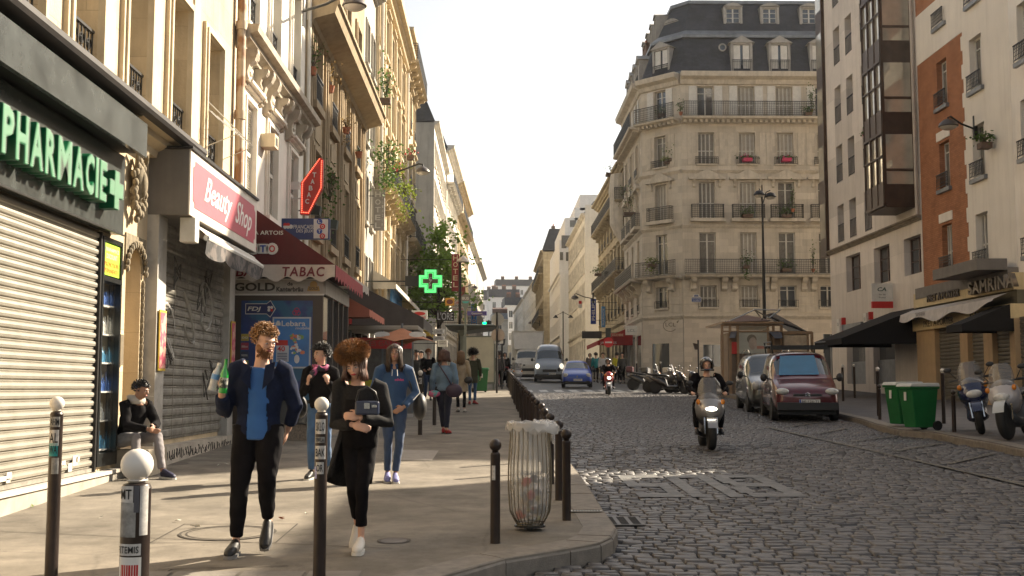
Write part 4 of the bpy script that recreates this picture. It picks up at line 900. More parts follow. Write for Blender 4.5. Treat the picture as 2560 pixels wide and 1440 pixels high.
# brick building
YB=atX(2310,700,XR).y;GB=G(40);BW=YB-34.7
BR=stone_mat("orange_brick",(.36,.16,.08),.22,.07,.25,var=.18,dirt=.25,rough=.85,mortar=.01,dc=(.15,.07,.04));WR=mat("white_render",(.72,.67,.59),.9,var=.06,vs=.8,dirt=.2,dc=(.25,.2,.16),bump=.15)
bb=thing("apartment_building","orange brick and pale render building above the clothes shop, far right","building",(XR,YB,GB),R(-90))
xb=lambda px,py=500:YB-atX(px,py,XR).y;zb=lambda px,py:atX(px,py,XR).z-GB
xs1=xb(2423);H=19.5;s1=zb(2365,680);st2=3.0;zbase=zb(2350,712)
hb=[(xb(2352),xb(2376)+.05,s1+k*st2,s1+k*st2+1.7,.28)for k in range(4)]
wall_mb(xs1,H,hb,.28,6).build("brick_wall",BR,bb)
hw=[(xb(2438)-xs1,xb(2438)-xs1+.95,s1-.15+k*st2,s1-.15+k*st2+1.8,.28)for k in range(4)]+[(4.0,4.9,s1-.15+k*st2,s1-.15+k*st2+1.8,.28)for k in range(4)]
m_=wall_mb(BW-xs1,H,hw,.28,6);m_.v=[(a+xs1,b-.02,c)for a,b,c in m_.v];m_.build("render_wall",WR,bb)
for i,h in enumerate(hb):window(bb,*h[:4],.26,"barsg" if i<1 else "casementc");railing(bb,h[0]-.05,h[1]+.05,h[2],.55,.12,"grid");mb=MB();mb.box(h[0]-.12,h[1]+.12,-.12,.003,h[2]-.14,h[2]-.003);mb.build("sill",ZINC,bb)
for i,h in enumerate(hw):window(bb,h[0]+xs1,h[1]+xs1,h[2],h[3],.24,"barsg" if i%4<1 else "casementc");railing(bb,h[0]+xs1-.05,h[1]+xs1+.05,h[2],.55,.14,"grid");mb=MB();mb.box(h[0]+xs1-.12,h[1]+xs1+.12,-.14,-.02,h[2]-.14,h[2]-.003);mb.build("sill",ZINC,bb)
mb=MB();k=hb[0];mb.box(k[0]-.15,k[1]+.1,-.04,.003,k[3]+.1,k[3]+.42);k=hb[1];mb.box(k[0]-.15,k[1]+.1,-.04,.003,k[3]+.1,k[3]+.42);mb.build("lintel",WR,bb)
zz=zb(2320,145);mb=MB();mb.box(0.01,xs1-.0,-.018,.003,zz,zz+1.9);
for i in range(22):mb.box(xs1-(.22 if i%2 else .08),xs1,-.016,.003,s1+i*.5,s1+i*.5+.5)
mb.build("render_band",WR,bb)
mb=MB();mb.box(0,BW,-.35,.004,zbase-.42,zbase-.02);mb.box(xs1-.1,BW,-1.3,-.35,zbase-.1,zbase+.25);mb.build("canopy_slab",mat("grey_canopy",(.16,.145,.13),.7,var=.15,dirt=.3),bb)
t=thing("lamp_bracket","x",None);bpy.data.objects.remove(t)
# clothes shop: two sign bands, pillars, shutters
CS=mat("cream_sign",(.55,.44,.25),.55,var=.1,dirt=.25);TP=mat("tan_pillar",(.42,.29,.16),.6,var=.1,dirt=.2);MB_=mat("brown_letters",(.06,.045,.035),.5,var=.1);GL_=mat("grey_metal_letters",(.2,.17,.14),.4,metal=.5)
sf=thing("storefront","cream fronted clothes shop with tan pillars and closed shutters on the right","shop front",(XR-.35,YB+.25,G(36)),R(-90));OX=XR-.35;og=G(36)
xx=lambda px,py,X=OX:(YB+.25)-atX(px,py,X).y;zz_=lambda px,py,X=OX:atX(px,py,X).z-og
SL=8.3;mb=MB();mb.box(0,SL,.02,.36,zz_(2310,766),zz_(2310,730));mb.build("upper_sign",CS,sf)
u0,u1=zz_(2310,766),zz_(2310,730);l0,l1=zz_(2310,826),zz_(2310,798)
mb=MB();mb.box(0,SL,-.1,.36,l0,l1+.04);mb.build("lower_sign",CS,sf)
mb=MB();mb.box(0,SL,.12,.36,l1+.04,u0);mb.build("recess",mat("dark_gap_board",(.1,.09,.06),.8),sf)  # dark board set back between the two sign bands
text("PRET A PORTER",xx(2400,740)-xx(2320,750),(u1-u0)*.52,MB_,sf,(xx(2320,750),.0,u0+(u1-u0)*.22),depth=.05,off=.01,name="upper_lettering")
text("SAMRINA",xx(2552,700)-xx(2436,730),(u1-u0)*.82,GL_,sf,(xx(2436,730),-.06,u0+(u1-u0)*.08),depth=.16,off=.02,name="metal_lettering",sp=1.1)
text("PRET A PORTER",xx(2382,800,OX-.1)-xx(2308,810,OX-.1),(l1-l0)*.55,MB_,sf,(xx(2308,810,OX-.1)+.05,-.1,l0+(l1-l0)*.24),depth=.01,name="lower_lettering")
text("SAMRINA",xx(2508,790,OX-.1)-xx(2426,800,OX-.1),(l1-l0)*.72,MB_,sf,(xx(2426,800,OX-.1),-.1,l0+(l1-l0)*.14),depth=.02,off=.01,name="lower_lettering",sp=1.3)
for a,b in((2322,2340),(2403,2422),(2462,2484),):
 mb=MB();mb.box(xx(a,950)if a>2330 else .25,xx(b,950),0,.34,-.1,l0);mb.build("pillar",TP,sf)
mb=MB();mb.box(7.95,8.3,0,.34,-.1,l0);mb.build("pillar",TP,sf)
SG=mat("dark_shutter",(.16,.145,.12),.5,metal=.3,var=.15,dirt=.4)
for a,b,w_ in((2340,2403,"first"),(2422,2462,"narrow middle"),(2484,2556,"wide last")):
 s3=thing("roller_shutter","%s dark roller shutter of the clothes shop, counted from the crossing"%w_,"shutter",(XR-.15,YB+.25-xx(a,950),og),R(-90));shutter(s3,xx(b,950)-xx(a,950),l0,.13,SG,flat=True);mb=MB();mb.box(0,xx(b,950)-xx(a,950),-.05,0,-.05,.1);mb.build("bottom_bar",SG,s3)
aw=thing("awning","sagging white cloth awning with faint lettering between the two clothes shop signs","awning",(OX-.1,YB+.4,og+l1+.05),R(-90));mb=MB();n=30;LW=xx(2530,740)+.1
for i in range(n):
 x0,x1=LW*i/n,LW*(i+1)/n
 f=lambda x:(-.02-.1*math.sin(x*2.1)-.15*math.sin(math.pi*min(1,x/LW)),-.75+.0*x)
 h1_,h2_=(u0-l1)-.02,(u0-l1)-.02
 for(a0,b0,a1,b1)in(((-.0,.33),(-.45,.15),0,0),((-.45,.15),(-.5,f(x0)[0]+.02),0,0)):
  mb.quad((x0,b0[0],b0[1]if b0[1]==.15 else f(x0)[0]),(x1,b0[0],b0[1]if b0[1]==.15 else f(x1)[0]),(x1,a0[0],a0[1]),(x0,a0[0],a0[1]))
mb.build("cloth",mat("awning_white",(.5,.47,.45),.8,var=.15,vs=3),aw);text("SAMRINA",.9,.13,mat("faint_print",(.25,.23,.22),.8),aw,(2.0,-.51,.0),depth=.004)
AWB=mat("awning_black_cloth",(.006,.005,.005),.95,var=.2)
def wedge_awning(label,px_far,px_near,y_top,zt,zb_,out,L0,L1,X=XR):
 t=thing("awning",label,"awning",(X,L0,0),R(-90));W_=L0-L1;mb=MB()
 mb.quad((0,-out,zb_),(W_,-out,zb_),(W_,0,zt),(0,0,zt));mb.quad((0,-out,zb_-.22),(W_,-out,zb_-.22),(W_,-out,zb_),(0,-out,zb_));mb.poly([(0,0,zt),(0,-out,zb_),(0,-out,zb_-.22),(0,0,zb_-.22)][::-1]);mb.poly([(W_,0,zt),(W_,-out,zb_),(W_,-out,zb_-.22),(W_,0,zb_-.22)])
 mb.quad((0,-out,zb_-.01),(W_,-out,zb_-.01),(W_,0,zt-.012),(0,0,zt-.012))
 mb.build("cloth",AWB,t);m2=MB()
 for x_ in(.1,W_-.1):m2.tube([(x_,0,zb_),(x_,-out+.03,zb_-.05)],.02,6)
 m2.build("arm",IRON,t);return t
a0=atX(2303,765,XR-.1);a1=atY(2104,862,a0.y)
wedge_awning("large black sloping awning left of the clothes shop signs",0,0,0,a0.z,a1.z+.25,XR-a1.x,a0.y+3.6,a0.y)
a0=atX(2600,790,OX);a1=atY(2515,833,35)
wedge_awning("black awning cut by the right edge of the picture over the last shutter",0,0,0,a1.z+.9,a1.z+.25,1.6,35.6,34.4,OX)
# bank signs
t=thing("projecting_sign","tall white bank sign with a red foot on the pale modern block","sign",(XR,45.6,atX(2234,770,XR).z-.02));mb=MB();hh=1.0;mb.box(-.95,-.1,-.06,.06,.27,hh);mb.build("panel",WPAINT,t);mb=MB();mb.box(-.95,-.1,-.062,.062,0,.268);mb.build("foot",mat("sign_red",(.5,.02,.015),.5),t);text("CA",.36,.16,mat("dark_green",(.02,.06,.05),.5),t,(-.72,-.065,.68),depth=.004,off=.02,shear=.2);text("Ile de",.26,.06,MB_,t,(-.66,-.065,.52),depth=.003);text("France",.26,.06,MB_,t,(-.66,-.065,.4),depth=.003)
for px0,px1,yy,nm in((2100,2152,800,"left"),(2167,2236,787,"right")):
 a=atX(px0,yy+12,XR-.15);b=atX(px1,yy+12,XR-.15)
 t=thing("fascia_sign","grey and red bank fascia over the %s bank window"%nm,"sign",(XR-.15,a.y,a.z-.35),R(-90));L=a.y-b.y;mb=MB();mb.box(.3,L,0,.15,.05,.32);mb.build("panel",ZINC,t);mb=MB();mb.box(.3,L,-.01,.15,0,.048);mb.build("stripe",mat("sign_red",(.5,.02,.015),.5),t);mb=MB();mb.box(-.1,.28,-.12,.15,-.02,.62);mb.build("logo_box",WPAINT,t);mb=MB();mb.box(.28,.4,-.02,.15,.33,.66);mb.build("red_tab",mat("sign_red",(.5,.02,.015),.5),t);text("CA",.2,.14,mat("dark_green",(.02,.06,.05),.5),t,(-.02,-.124,.3),depth=.003)
# ================================================================ far right row
S2=stone_mat("weathered_stone",(.36,.3,.2),.9,.35,.2,var=.15,dirt=.5)
r2=thing("apartment_building","ornate stone house with curved bracketed balconies left of the mansard corner block","building",(9.7,105,G(100)),R(-90))
simple_building("","",r2,21.5,9,15.2,[1.5+2.65*i for i in range(8)],[(4.4,6.4),(7.6,9.7),(10.9,12.9)],S2,crown=1,longb=(7.5,12.8),roof=2.5,chim=2,cornice=.5)
r2b=MB();r2b.rings([[(20.2+.9*math.cos(a)*1.0,-.1-.9*math.sin(a)*s_,z)for a in np.linspace(0,math.pi,9)]for z,s_ in((9.6,.05),(10.4,.7),(11,1),(13.0,1),(13.4,1.1),(14.8,.9))],0);r2b.build("corner_oriel",LTR,r2)
W3=mat("white_gable",(.7,.68,.63),.85,var=.06,dirt=.15)
r3=thing("apartment_building","pale stone house with a blank white gable wall behind the blue vertical sign","building",(8.95,136,G(120)),R(-90))
simple_building("","",r3,25,9,15.2,[1.5+2.45*i for i in range(10)],[(4+2.8*i,5.8+2.8*i)for i in range(4)],PALE,rail=None,roof=1.2,ww=.9,cornice=.3)
m3=MB();m3.box(25,25.04,0,9,0,16.2);m3.build("gable",W3,r3)
r4=thing("apartment_building","white stepped modern block with terraces rising above the pale gable","building",(8.0,163,G(150)),R(-90));WM=mat("white_concrete",(.8,.79,.77),.8,var=.05,dirt=.12)  # white block, whitened further in its colour in place of haze
zt=lambda px,py,Y:atY(px,py,Y).z-G(150)
simple_building("","",r4,26,5,zt(1390,690,140),[2+3.1*i for i in range(8)],[(4+3.*i,5.8+3.*i)for i in range(4)],WM,rail=None,cornice=.2,sur=False,style="gridc",ww=1.3)
st4=MB();zz0=zt(1390,690,140)
for(pa,pb,y0_,y1_)in((1398,1500,600,690),(1412,1500,545,600),(1437,1500,520,545),(1450,1500,487,520)):
 x0_=atY(pa,600,138).x-8.0;z1_=zt(1400,y0_,138);zz1=zt(1400,y1_,138)
 st4.box(2,25.2,x0_,9,zz1-.3,z1_)
st4.build("stepped_terrace",WM,r4)
g4=MB()
for(pa,pb,y0_,y1_)in((1404,1416,588,620),(1416,1432,588,618),(1425,1440,550,567),(1400,1408,630,650),(1415,1428,630,652)):
 a=atY(pa,y1_,137.6);b=atY(pb,y0_,137.6);g4.box(25.21,25.25,a.x-8.0,b.x-8.0,a.z-G(150),b.z-G(150))
g4.build("terrace_window",GLASS2,r4)
r5=thing("apartment_building","distant brown stone house with stacked dark balconies and zinc roof","building",(7.2,196,G(180)),R(-90))
simple_building("","",r5,30,8,16.5,[1.5+2.7*i for i in range(11)],[(4.2+3.1*i,6.2+3.1*i)for i in range(4)],S2,rail=None,longb=(7.2,13.4),roof=3.2,chim=3)
far=[("distant cream house row stepping down the hill on the right",6.4,240,42,14.5,PALE),("farthest right house, pale with a low grey roof",5.0,290,48,13,PALE)]
for lab,x_,y_,L,H,w_ in far:
 r_=thing("apartment_building",lab,"building",(x_,y_,G(y_-L/2)),R(-88.5));simple_building("","",r_,L,9,H,[1.5+3.4*i for i in range(int(L/3.4))],[(3.6+2.9*i,5.4+2.9*i)for i in range(int((H-4)/2.9))],w_,rail=None,roof=1.8,chim=3,sur=False,cornice=.3)
for lab,px0,px1,py,Y,roofh in(("pale house with a blank sloping gable closing the end of the street",1222,1300,745,335,2.5),("white house with tall chimneys just right of the end gable",1262,1330,765,300,2.2),("faint grey roofed house left of the end gable",1196,1250,752,375,3.5),("faint house with many chimney pots on the hill behind the end gable",1240,1345,716,410,2.5),("low cream house at the foot of the far hill",1232,1270,800,270,1.5)):
 a=atY(px0,py,Y);b=atY(px1,py,Y);gg=G(Y);r_=thing("apartment_building",lab,"building",(a.x,Y,gg),R(4));H=a.z-gg;Wd=b.x-a.x
 simple_building("","",r_,Wd,10,H,[1.6+2.6*i for i in range(max(1,int((Wd-1.5)/2.6)))],[(H-3-3.*i,H-1.2-3.*i)for i in range(3)],PALE if "cream" in lab else WM,rail=None,roof=roofh,chim=3,sur=False,cornice=.3,ground=False)
# unseen blocks added at right, placed and sized to throw the street's shade
SIDE=stone_mat("side_stone",(.4,.33,.24),1.,.4,.2,dirt=.3)
q=thing("apartment_building","unseen stone block added outside the picture at right to shade the street corner","building",(16,26.3,G(20)),R(-90))
simple_building("","",q,18,12,12.6,[2+3.3*i for i in range(5)],[(4.4+3.2*i,6.5+3.2*i)for i in range(3)],SIDE,cornice=.3)
q=thing("apartment_building","unseen tall stone block added behind the brick building to shade the pavement","building",(26,60,G(50)),R(-90))
simple_building("","",q,18,14,24,[2+3.3*i for i in range(5)],[(4.4+3.2*i,6.5+3.2*i)for i in range(6)],SIDE,cornice=.3)
# ================================================================ tabac: glazed terrace, awning, signs
RED=mat("dark_red_cloth",(.085,.008,.01),.85,var=.15,dirt=.2);REDS=mat("red_cloth_painted_sunlit",(.3,.05,.05),.85,var=.15)  # second red is the same awning cloth with sunlight painted into its colour
VAL=mat("valance_white",(.5,.44,.38),.85,var=.12,vs=5);MAR=mat("maroon_print",(.14,.012,.02),.6,var=0);BRNF=mat("brown_kiosk_frame",(.045,.03,.022),.4,var=.2)
gz=G(21.15);tb=thing("kiosk_terrace","dark framed tabac terrace with blue lottery panel and beer sign band","tabac front",(-4.85,21.15,gz));W_=1.67;D_=3.5
XT=lambda px:atY(px,800,21.15).x+4.85;ZT=lambda py:atY(700,py,21.15).z-gz
mb=MB();mb.box(.0,W_,.02,D_,3.25-gz+.25,3.62-gz+.02);mb.build("roof_slab",BRNF,tb)
zs0,zs1=ZT(735),ZT(700)
mb=MB();mb.box(0.0,W_+.02,-.05,.02,zs0,zs1);mb.box(W_-.0,W_+.04,.02,D_,zs0+.0,zs1);mb.build("beer_sign_band",mat("beer_band",(.38,.34,.29),.6,var=.1,dirt=.3),tb)
mb=MB();mb.box(0.0,W_+.03,-.06,-.05,zs0-.03,zs0);mb.box(0,W_+.03,-.06,-.05,zs1,zs1+.02);mb.build("band_trim",WPAINT,tb)
KB=mat("beer_print",(.03,.022,.016),.5,var=0);text("GOLD",XT(685)-XT(583),.155,KB,tb,(XT(583)+.02,-.052,zs0+.05),depth=.006,off=.03)
text("de",.1,.07,KB,tb,(XT(718),-.052,zs0+.15),depth=.006,off=.03);text("Kanterbräu",XT(758)-XT(691),.09,KB,tb,(XT(691),-.052,zs0+.04),depth=.006,off=.035)
mb=MB();mb.lathe([(.07,-.0),(.07,.012)],12,0,(XT(784),-.064,zs0+.17),'y');mb.prism([(XT(768),zs0+.05),(XT(800),zs0+.05),(XT(797),zs0+.14),(XT(771),zs0+.14)],-.068,-.052);mb.build("gold_emblem",mat("gold_emblem",(.35,.2,.04),.4),tb);text("GOLD",.17,.055,KB,tb,(XT(784)-.085,-.07,zs0+.07),depth=.004,off=.02)
mb=MB()
for a,b in((0,XT(604)),(XT(782),W_)):mb.box(a,b,-.03,.05,.3,zs0-.03)
mb.box(XT(604),XT(782),-.03,.05,ZT(752),zs0-.03);mb.box(XT(604),XT(782),-.03,.05,.3,ZT(1062))
for y_ in(1.1,1.9,2.6,3.4):mb.box(W_-.04,W_+.03,y_-.06,y_+.06,.3,zs0)
mb.box(W_-.03,W_+.02,.05,D_,.3,.42);mb.build("frame",BRNF,tb)
mb=MB();mb.box(.0,W_,.0,D_,-.05,.3);mb.build("base",mat("terrazzo_base",(.28,.22,.16),.7,var=.5,vs=30),tb)
mb=MB();mb.quad((XT(604),.02,.3),(XT(782),.02,.3),(XT(782),.02,ZT(752)),(XT(604),.02,ZT(752)));mb.quad((W_-.02,.05,.42),(W_-.02,D_,.42),(W_-.02,D_,zs0),(W_-.02,.05,zs0));mb.build("glazing",GLASS,tb)
BLU=mat("lottery_blue",(.008,.035,.16),.35,var=.25,vs=3,two=(.01,.1,.2),tws=2.2)
mb=MB();mb.box(XT(604),XT(782),-.035,.01,ZT(1000),ZT(752));lp=mb.build("lottery_panel",BLU,tb)
a,b,c,d=XT(614),XT(690),ZT(790),ZT(755)
for k,(q_,m_,y_)in enumerate(((0,WPAINT,-.04),(.012,mat("navy_print",(.005,.015,.09),.4,var=0),-.044))):
 mb=MB();mb.prism([(a+q_,c+.03+q_),(b-.17,c+.03+q_),(b-.1,c-.03+q_*1.4),(b-q_*1.4,(c+d)/2),(b-.1,d+.03-q_*1.4),(b-.17,d-.03-q_),(a+q_,d-.03-q_)],y_,y_+.004);mb.build("logo_plate",m_,lp)
text("FDJ",.25,.1,WPAINT,lp,(a+.04,-.046,c+.07),depth=.003,off=.02,shear=.2)
mb=MB()
for k in range(4):an=math.pi/4+k*math.pi/2;mb.lathe([(.028,0),(.028,.003)],10,0 if k!=3 else 1,(b-.1+.036*math.cos(an),-.049,(c+d)/2+.036*math.sin(an)),'y')
mb.build("clover",[WPAINT,mat("sign_red",(.5,.02,.015),.5)],lp)
PNKP=mat("magenta_print",(.4,.02,.1),.5,var=0)
mb=MB()
for k in range(3):mb.tube([(XT(742)+.045*math.cos(t+k*2.1)+.03*math.cos(k*2.1+1.5),-.038,ZT(780)+.045*math.sin(t+k*2.1)+.03*math.sin(k*2.1+1.5))for t in np.linspace(0,6.2,10)],.008,5)
mb.build("clover_outline",PNKP,lp)
for k,(nm,cc)in enumerate((("",(.4,.3,.05)),("illiko",(.3,.03,.06)),("PARIONS",(.03,.04,.08)),("",(.35,.4,.05)))):
 z_=ZT(835+k*22);mb=MB();mb.box(XT(605),XT(624),-.045,-.036,z_-.13,z_);pq=mb.build("game_tile",mat("game_tile_%d"%k,cc,.4,var=.1),lp);text(nm or "oo",.11,.04,WPAINT,pq,(XT(605)+.015,-.047,z_-.09),depth=.003)
# phone card poster
t=thing("poster","light blue mobile phone poster in a pale frame on the tabac window","poster",(-4.85+XT(683),21.15,gz+ZT(921)));pw,ph_=XT(779)-XT(683),ZT(793)-ZT(921)
mb=MB();mb.box(0,pw,-.06,-.04,0,ph_);mb.build("frame",mat("pale_frame",(.45,.47,.48),.4),t);mb=MB();mb.box(.03,pw-.03,-.065,-.061,.03,ph_-.03);sh_=mb.build("sheet",mat("poster_blue",(.03,.17,.45),.3,var=.2,vs=4),t)
text("Lebara",pw*.62,.1,WPAINT,sh_,(.17,-.067,ph_-.17),depth=.003,off=.01);text("mobile",.26,.05,WPAINT,sh_,(.43,-.067,ph_-.23),depth=.003)
mb=MB();mb.box(.06,.15,-.069,-.066,ph_-.16,ph_-.1);mb.box(.08,.13,-.069,-.066,ph_-.1,ph_-.07);mb.build("bird_mark",WPAINT,sh_)
mb=MB();mb.box(.07,.29,-.068,-.066,.42,.52);mb.build("red_tab",mat("sign_red",(.5,.02,.015),.5),sh_);text("40",.14,.1,mat("sign_red",(.5,.02,.015),.5),sh_,(.1,-.071,.31),depth=.003,off=.02)
mb=MB();mb.box(.08,.31,-.069,-.066,.12,.42);mb.build("white_tab",mat("poster_white",(.5,.52,.55),.5),sh_);mb=MB();rnd=random.Random(8)
for k in range(5):mb.box(.1,.28,-.0715,-.0695,.15+k*.03,.162+k*.03)
mb.build("small_print",mat("navy_print",(.005,.015,.09),.4,var=0),sh_)
mb=MB()
for k in range(26):mb.ell((.33+rnd.random()*.24,-.068,.28+rnd.random()*.34),(.02+rnd.random()*.03,.003,.015+rnd.random()*.03),8,rnd.randrange(4))
mb.ell((.46,-.069,.17),(.05,.003,.08),10,3);mb.build("pattern",[mat("pat_orange",(.6,.2,.1),.5),mat("pat_green",(.2,.35,.1),.5),mat("pat_grey",(.35,.38,.4),.5),mat("pat_white",(.6,.6,.6),.5)],sh_)
# awning
ta=thing("awning","big dark red tabac awning with a white scalloped valance and lottery lettering","awning",(-4.85,20.85,gz));Xo=atY(838,660,20.85).x+4.85;z0=atY(838,662,20.85).z-gz;z1=atY(638,515,20.85).z-gz;L=4.35;zin=z1+.25
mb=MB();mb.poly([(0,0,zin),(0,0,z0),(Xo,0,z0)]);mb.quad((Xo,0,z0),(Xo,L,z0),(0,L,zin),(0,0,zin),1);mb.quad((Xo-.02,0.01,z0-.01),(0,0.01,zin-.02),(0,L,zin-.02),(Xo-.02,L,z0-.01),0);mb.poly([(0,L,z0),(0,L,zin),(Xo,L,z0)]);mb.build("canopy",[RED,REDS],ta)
mb=MB();n=60;sc=lambda x:z0-.27-.045*math.cos(x*2*math.pi/.42)
for i in range(n):x0,x1=Xo*i/n,Xo*(i+1)/n;y0_,y1_=-.01+.012*math.sin(x0*9),-.01+.012*math.sin(x1*9);mb.quad((x0,y0_,sc(x0)),(x1,y1_,sc(x1)),(x1,-.01,z0),(x0,-.01,z0))
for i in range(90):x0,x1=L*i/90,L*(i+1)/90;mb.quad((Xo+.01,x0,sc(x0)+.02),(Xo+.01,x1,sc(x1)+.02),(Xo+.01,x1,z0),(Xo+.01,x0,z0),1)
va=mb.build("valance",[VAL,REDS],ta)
xa_=lambda px:atY(px,680,20.83).x+4.85
text("BAR",xa_(657)-xa_(590),.17,MAR,va,(xa_(590),-.03,z0-.22),depth=.004,off=.02,shear=.12);text("TABAC",xa_(812)-xa_(706),.18,MAR,va,(xa_(706),-.03,z0-.22),depth=.004,off=.02,shear=.12,sp=1.15)
text("STELLA ARTOIS",xa_(706)-xa_(590),.075,WPAINT,ta,(xa_(590),-.012,atY(650,587,20.85).z-gz),depth=.003,off=.01)
mb=MB()
for k,(c_,w2)in enumerate((("L",0),("O",1),("T",0),("O",1))):
 cx=xa_(610+k*23);cz=atY(650,622,20.85).z-gz
 if w2:mb.lathe([(.11,0),(.11,.006)],16,0,(cx,-.014,cz),'y')
 else:mb.box(cx-.09,cx+.09,-.014,-.008,cz-.09,cz+.09,0)
ll=mb.build("lottery_mark",WPAINT,ta)
for k,c_ in enumerate("LOTO"):cx=xa_(610+k*23);text(c_,.11,.13,[mat("loto_blue",(.02,.06,.3),.5),mat("sign_red",(.5,.02,.015),.5)][k%2],ll,(cx-.055,-.017,cz-.065),depth=.003,off=.03)
# ---- projecting signs
def proj(name,label,px0,px1,py0,py1,Y,m,depth=.14,cat="sign",arm=True,rz=0,xwall=-4.85):
 a=atY(px0,py1,Y);b=atY(px1,py0,Y);w,h=b.x-a.x,b.z-a.z
 t=thing(name,label,cat,(a.x,Y,a.z),rz);mb=MB();mb.box(0,w,0,depth,0,h);mb.build("panel",m,t,bevel=.01)
 if arm:
  m2=MB();
  for zz in((h*.15,h*.85)if h>.5 else(h*.5,)):m2.tube([(xwall-a.x,depth/2,zz),(w*.1,depth/2,zz)],.018,6)
  m2.build("arm",IRON,t)
 return t,w,h
NV=mat("navy_sign",(.012,.03,.13),.4,var=.1);SR=mat("sign_red",(.5,.02,.015),.5)
t,w,h=proj("projecting_sign","navy and white lottery sign box sticking out above the red tabac awning",700,824,546,598,25.8,NV)
text("FRANCAISE",w*.42,.09,WPAINT,t,(w*.27,-.002,h*.5),depth=.006);text("DES JEUX",w*.34,.09,WPAINT,t,(w*.33,-.002,h*.28),depth=.006)
mb=MB();mb.box(w*.68,w*.97,-.008,0,.02,h-.02);wp=mb.build("white_half",WPAINT,t)
for k,c_ in enumerate("LOTO"):cx=w*(.8+.06*(k%2));cz=h*(.84-k*.23);mb=MB();mb.lathe([(.065,0),(.065,.006)],12,0,(cx,-.016,cz),'y');q=mb.build("letter_ball",[mat("loto_blue",(.02,.06,.3),.5),SR][k%2],wp);text(c_,.06,.07,WPAINT,q,(cx-.03,-.019,cz-.035),depth=.003,off=.03)
mb=MB();[mb.ell((w*(.1+.06*(k%3)),-.004,h*(.6+.08*(k%2))),(.045,.004,.05),8,k%2)for k in range(5)];mb.build("clover",[WPAINT,SR],t)
# TABAC lozenge
Y=26.6;P=[atY(x,y,Y)for x,y in((801,393),(808,398),(806,470),(770,537),(750,536),(752,456))];o=Vector((min(p.x for p in P),Y,min(p.z for p in P)))
t=thing("tabac_sign","red elongated tabac lozenge edged with red lamps high on the left facade","sign",o);q=[(p.x-o.x,p.z-o.z)for p in P];mb=MB();mb.prism(q,0,.16);mb.build("panel",mat("tabac_red",(.42,.02,.01),.45,var=.15),t)
cx=sum(a for a,b in q)/6;cz=sum(b for a,b in q)/6;pts=[]
for i in range(6):
 a,b=q[i],q[(i+1)%6];n=max(1,int(math.dist(a,b)/.045));
 for k in range(n):x_,z_=a[0]+(b[0]-a[0])*k/n,a[1]+(b[1]-a[1])*k/n;pts.append((cx+(x_-cx)*.86,cz+(z_-cz)*.93))
mb=MB();[mb.ell((x_,-.01,z_),.014,6)for x_,z_ in pts];mb.build("lamp_border",mat("tabac_lamps",(.9,.25,.18),.5,var=0,em=(1,.12,.06),es=1.2),t)
for k,c_ in enumerate("TABAC"):p_=atY(786-k*4.5,437+k*16.5,Y);text(c_,.09,.115,WPAINT,t,(p_.x-o.x-.045,-.003,p_.z-o.z-.06),depth=.008,off=.02)
mb=MB();mb.tube([(-4.85-o.x,.08,.75),(.1,.08,.75)],.02,6);mb.tube([(-4.85-o.x,.08,.4),(.1,.08,.4)],.02,6);mb.build("arm",WPAINT,t);mb=MB();mb.box(-.32,-.02,.0,.02,.6,.78);mb.build("tag_plate",WPAINT,t)
for px,py,Y,lb in((789,526,27.6,"upper dark green floodlight box beside the red tabac lozenge"),(831,561,27.6,"lower dark green floodlight box right of the lottery sign")):
 a=atY(px,py,Y);t=thing("floodlight",lb,"floodlight",(a.x,Y,a.z));mb=MB();mb.prism([(-.13,-.1),(.11,-.13),(.14,.09),(-.12,.11)],-.12,.12);mb.build("housing",mat("green_housing",(.03,.045,.035),.5),t,bevel=.01);mb=MB();mb.tube([(-4.85-a.x,.05,0),(0,.05,0)],.015,6);mb.build("arm",IRON,t)
# vertical HOTEL signs
t,w,h=proj("hotel_sign","grey vertical hotel sign with pale letters next to the flower balcony",934,962,474,576,43.2,mat("grey_sign",(.3,.28,.25),.5,var=.1))
for k,c_ in enumerate("HOTEL"):text(c_,w*.5,h*.13,WPAINT,t,(w*.12,-.003,h*(.82-k*.19)),depth=.006,off=.01)
for k,c_ in enumerate("BEL AZUR"):text(c_ if c_!=" " else "-",w*.14,h*.07,WPAINT,t,(w*.75,-.003,h*(.88-k*.11)),depth=.006)
RH=mat("hotel_red",(.22,.015,.02),.5,var=.15)
t,w,h=proj("hotel_sign","tall dark red vertical hotel sign standing out against the tree",1129,1148,635,728,57,RH,xwall=-4.85)
for k,c_ in enumerate("HOTEL"):text(c_,w*.62,h*.13,mat("cream_letter",(.62,.5,.33),.5),t,(w*.19,-.003,h*(.83-k*.18)),depth=.01,off=.012)
# green cross
t=thing("pharmacy_cross","glowing green pharmacy cross hanging over the pavement","sign",(*atY(1046,733,42)[:],));
def cross(w,h,a,y0,y1,m,inset=0):
 i=inset;q=[(a+i,i),(w-a-i,i),(w-a-i,a+i),(w-i,a+i),(w-i,h-a-i),(w-a-i,h-a-i),(w-a-i,h-i),(a+i,h-i),(a+i,h-a-i),(i,h-a-i),(i,a+i),(a+i,a+i)];mb=MB();mb.prism(q,y0,y1);return mb
p0,p1=atY(1046,733,42),atY(1106,673,42);w,h=p1.x-p0.x,p1.z-p0.z;a=w*.235
cross(w,h,a,0,.2,0).build("casing",mat("cross_green",(.01,.2,.04),.4),t)
cross(w,h,a,-.006,-.001,0,.02).build("outer_band",mat("cross_light",(.25,.8,.35),.5,var=0,em=(.1,1,.22),es=.38),t)
cross(w,h,a,-.01,-.007,0,.11).build("green_line",mat("cross_line",(.0,.4,.1),.5,var=0,em=(.0,.3,.05),es=.2),t)
cross(w,h,a,-.013,-.0105,0,.13).build("inner_band",mat("cross_light2",(.2,.7,.3),.5,var=0,em=(.1,.9,.2),es=.35),t)
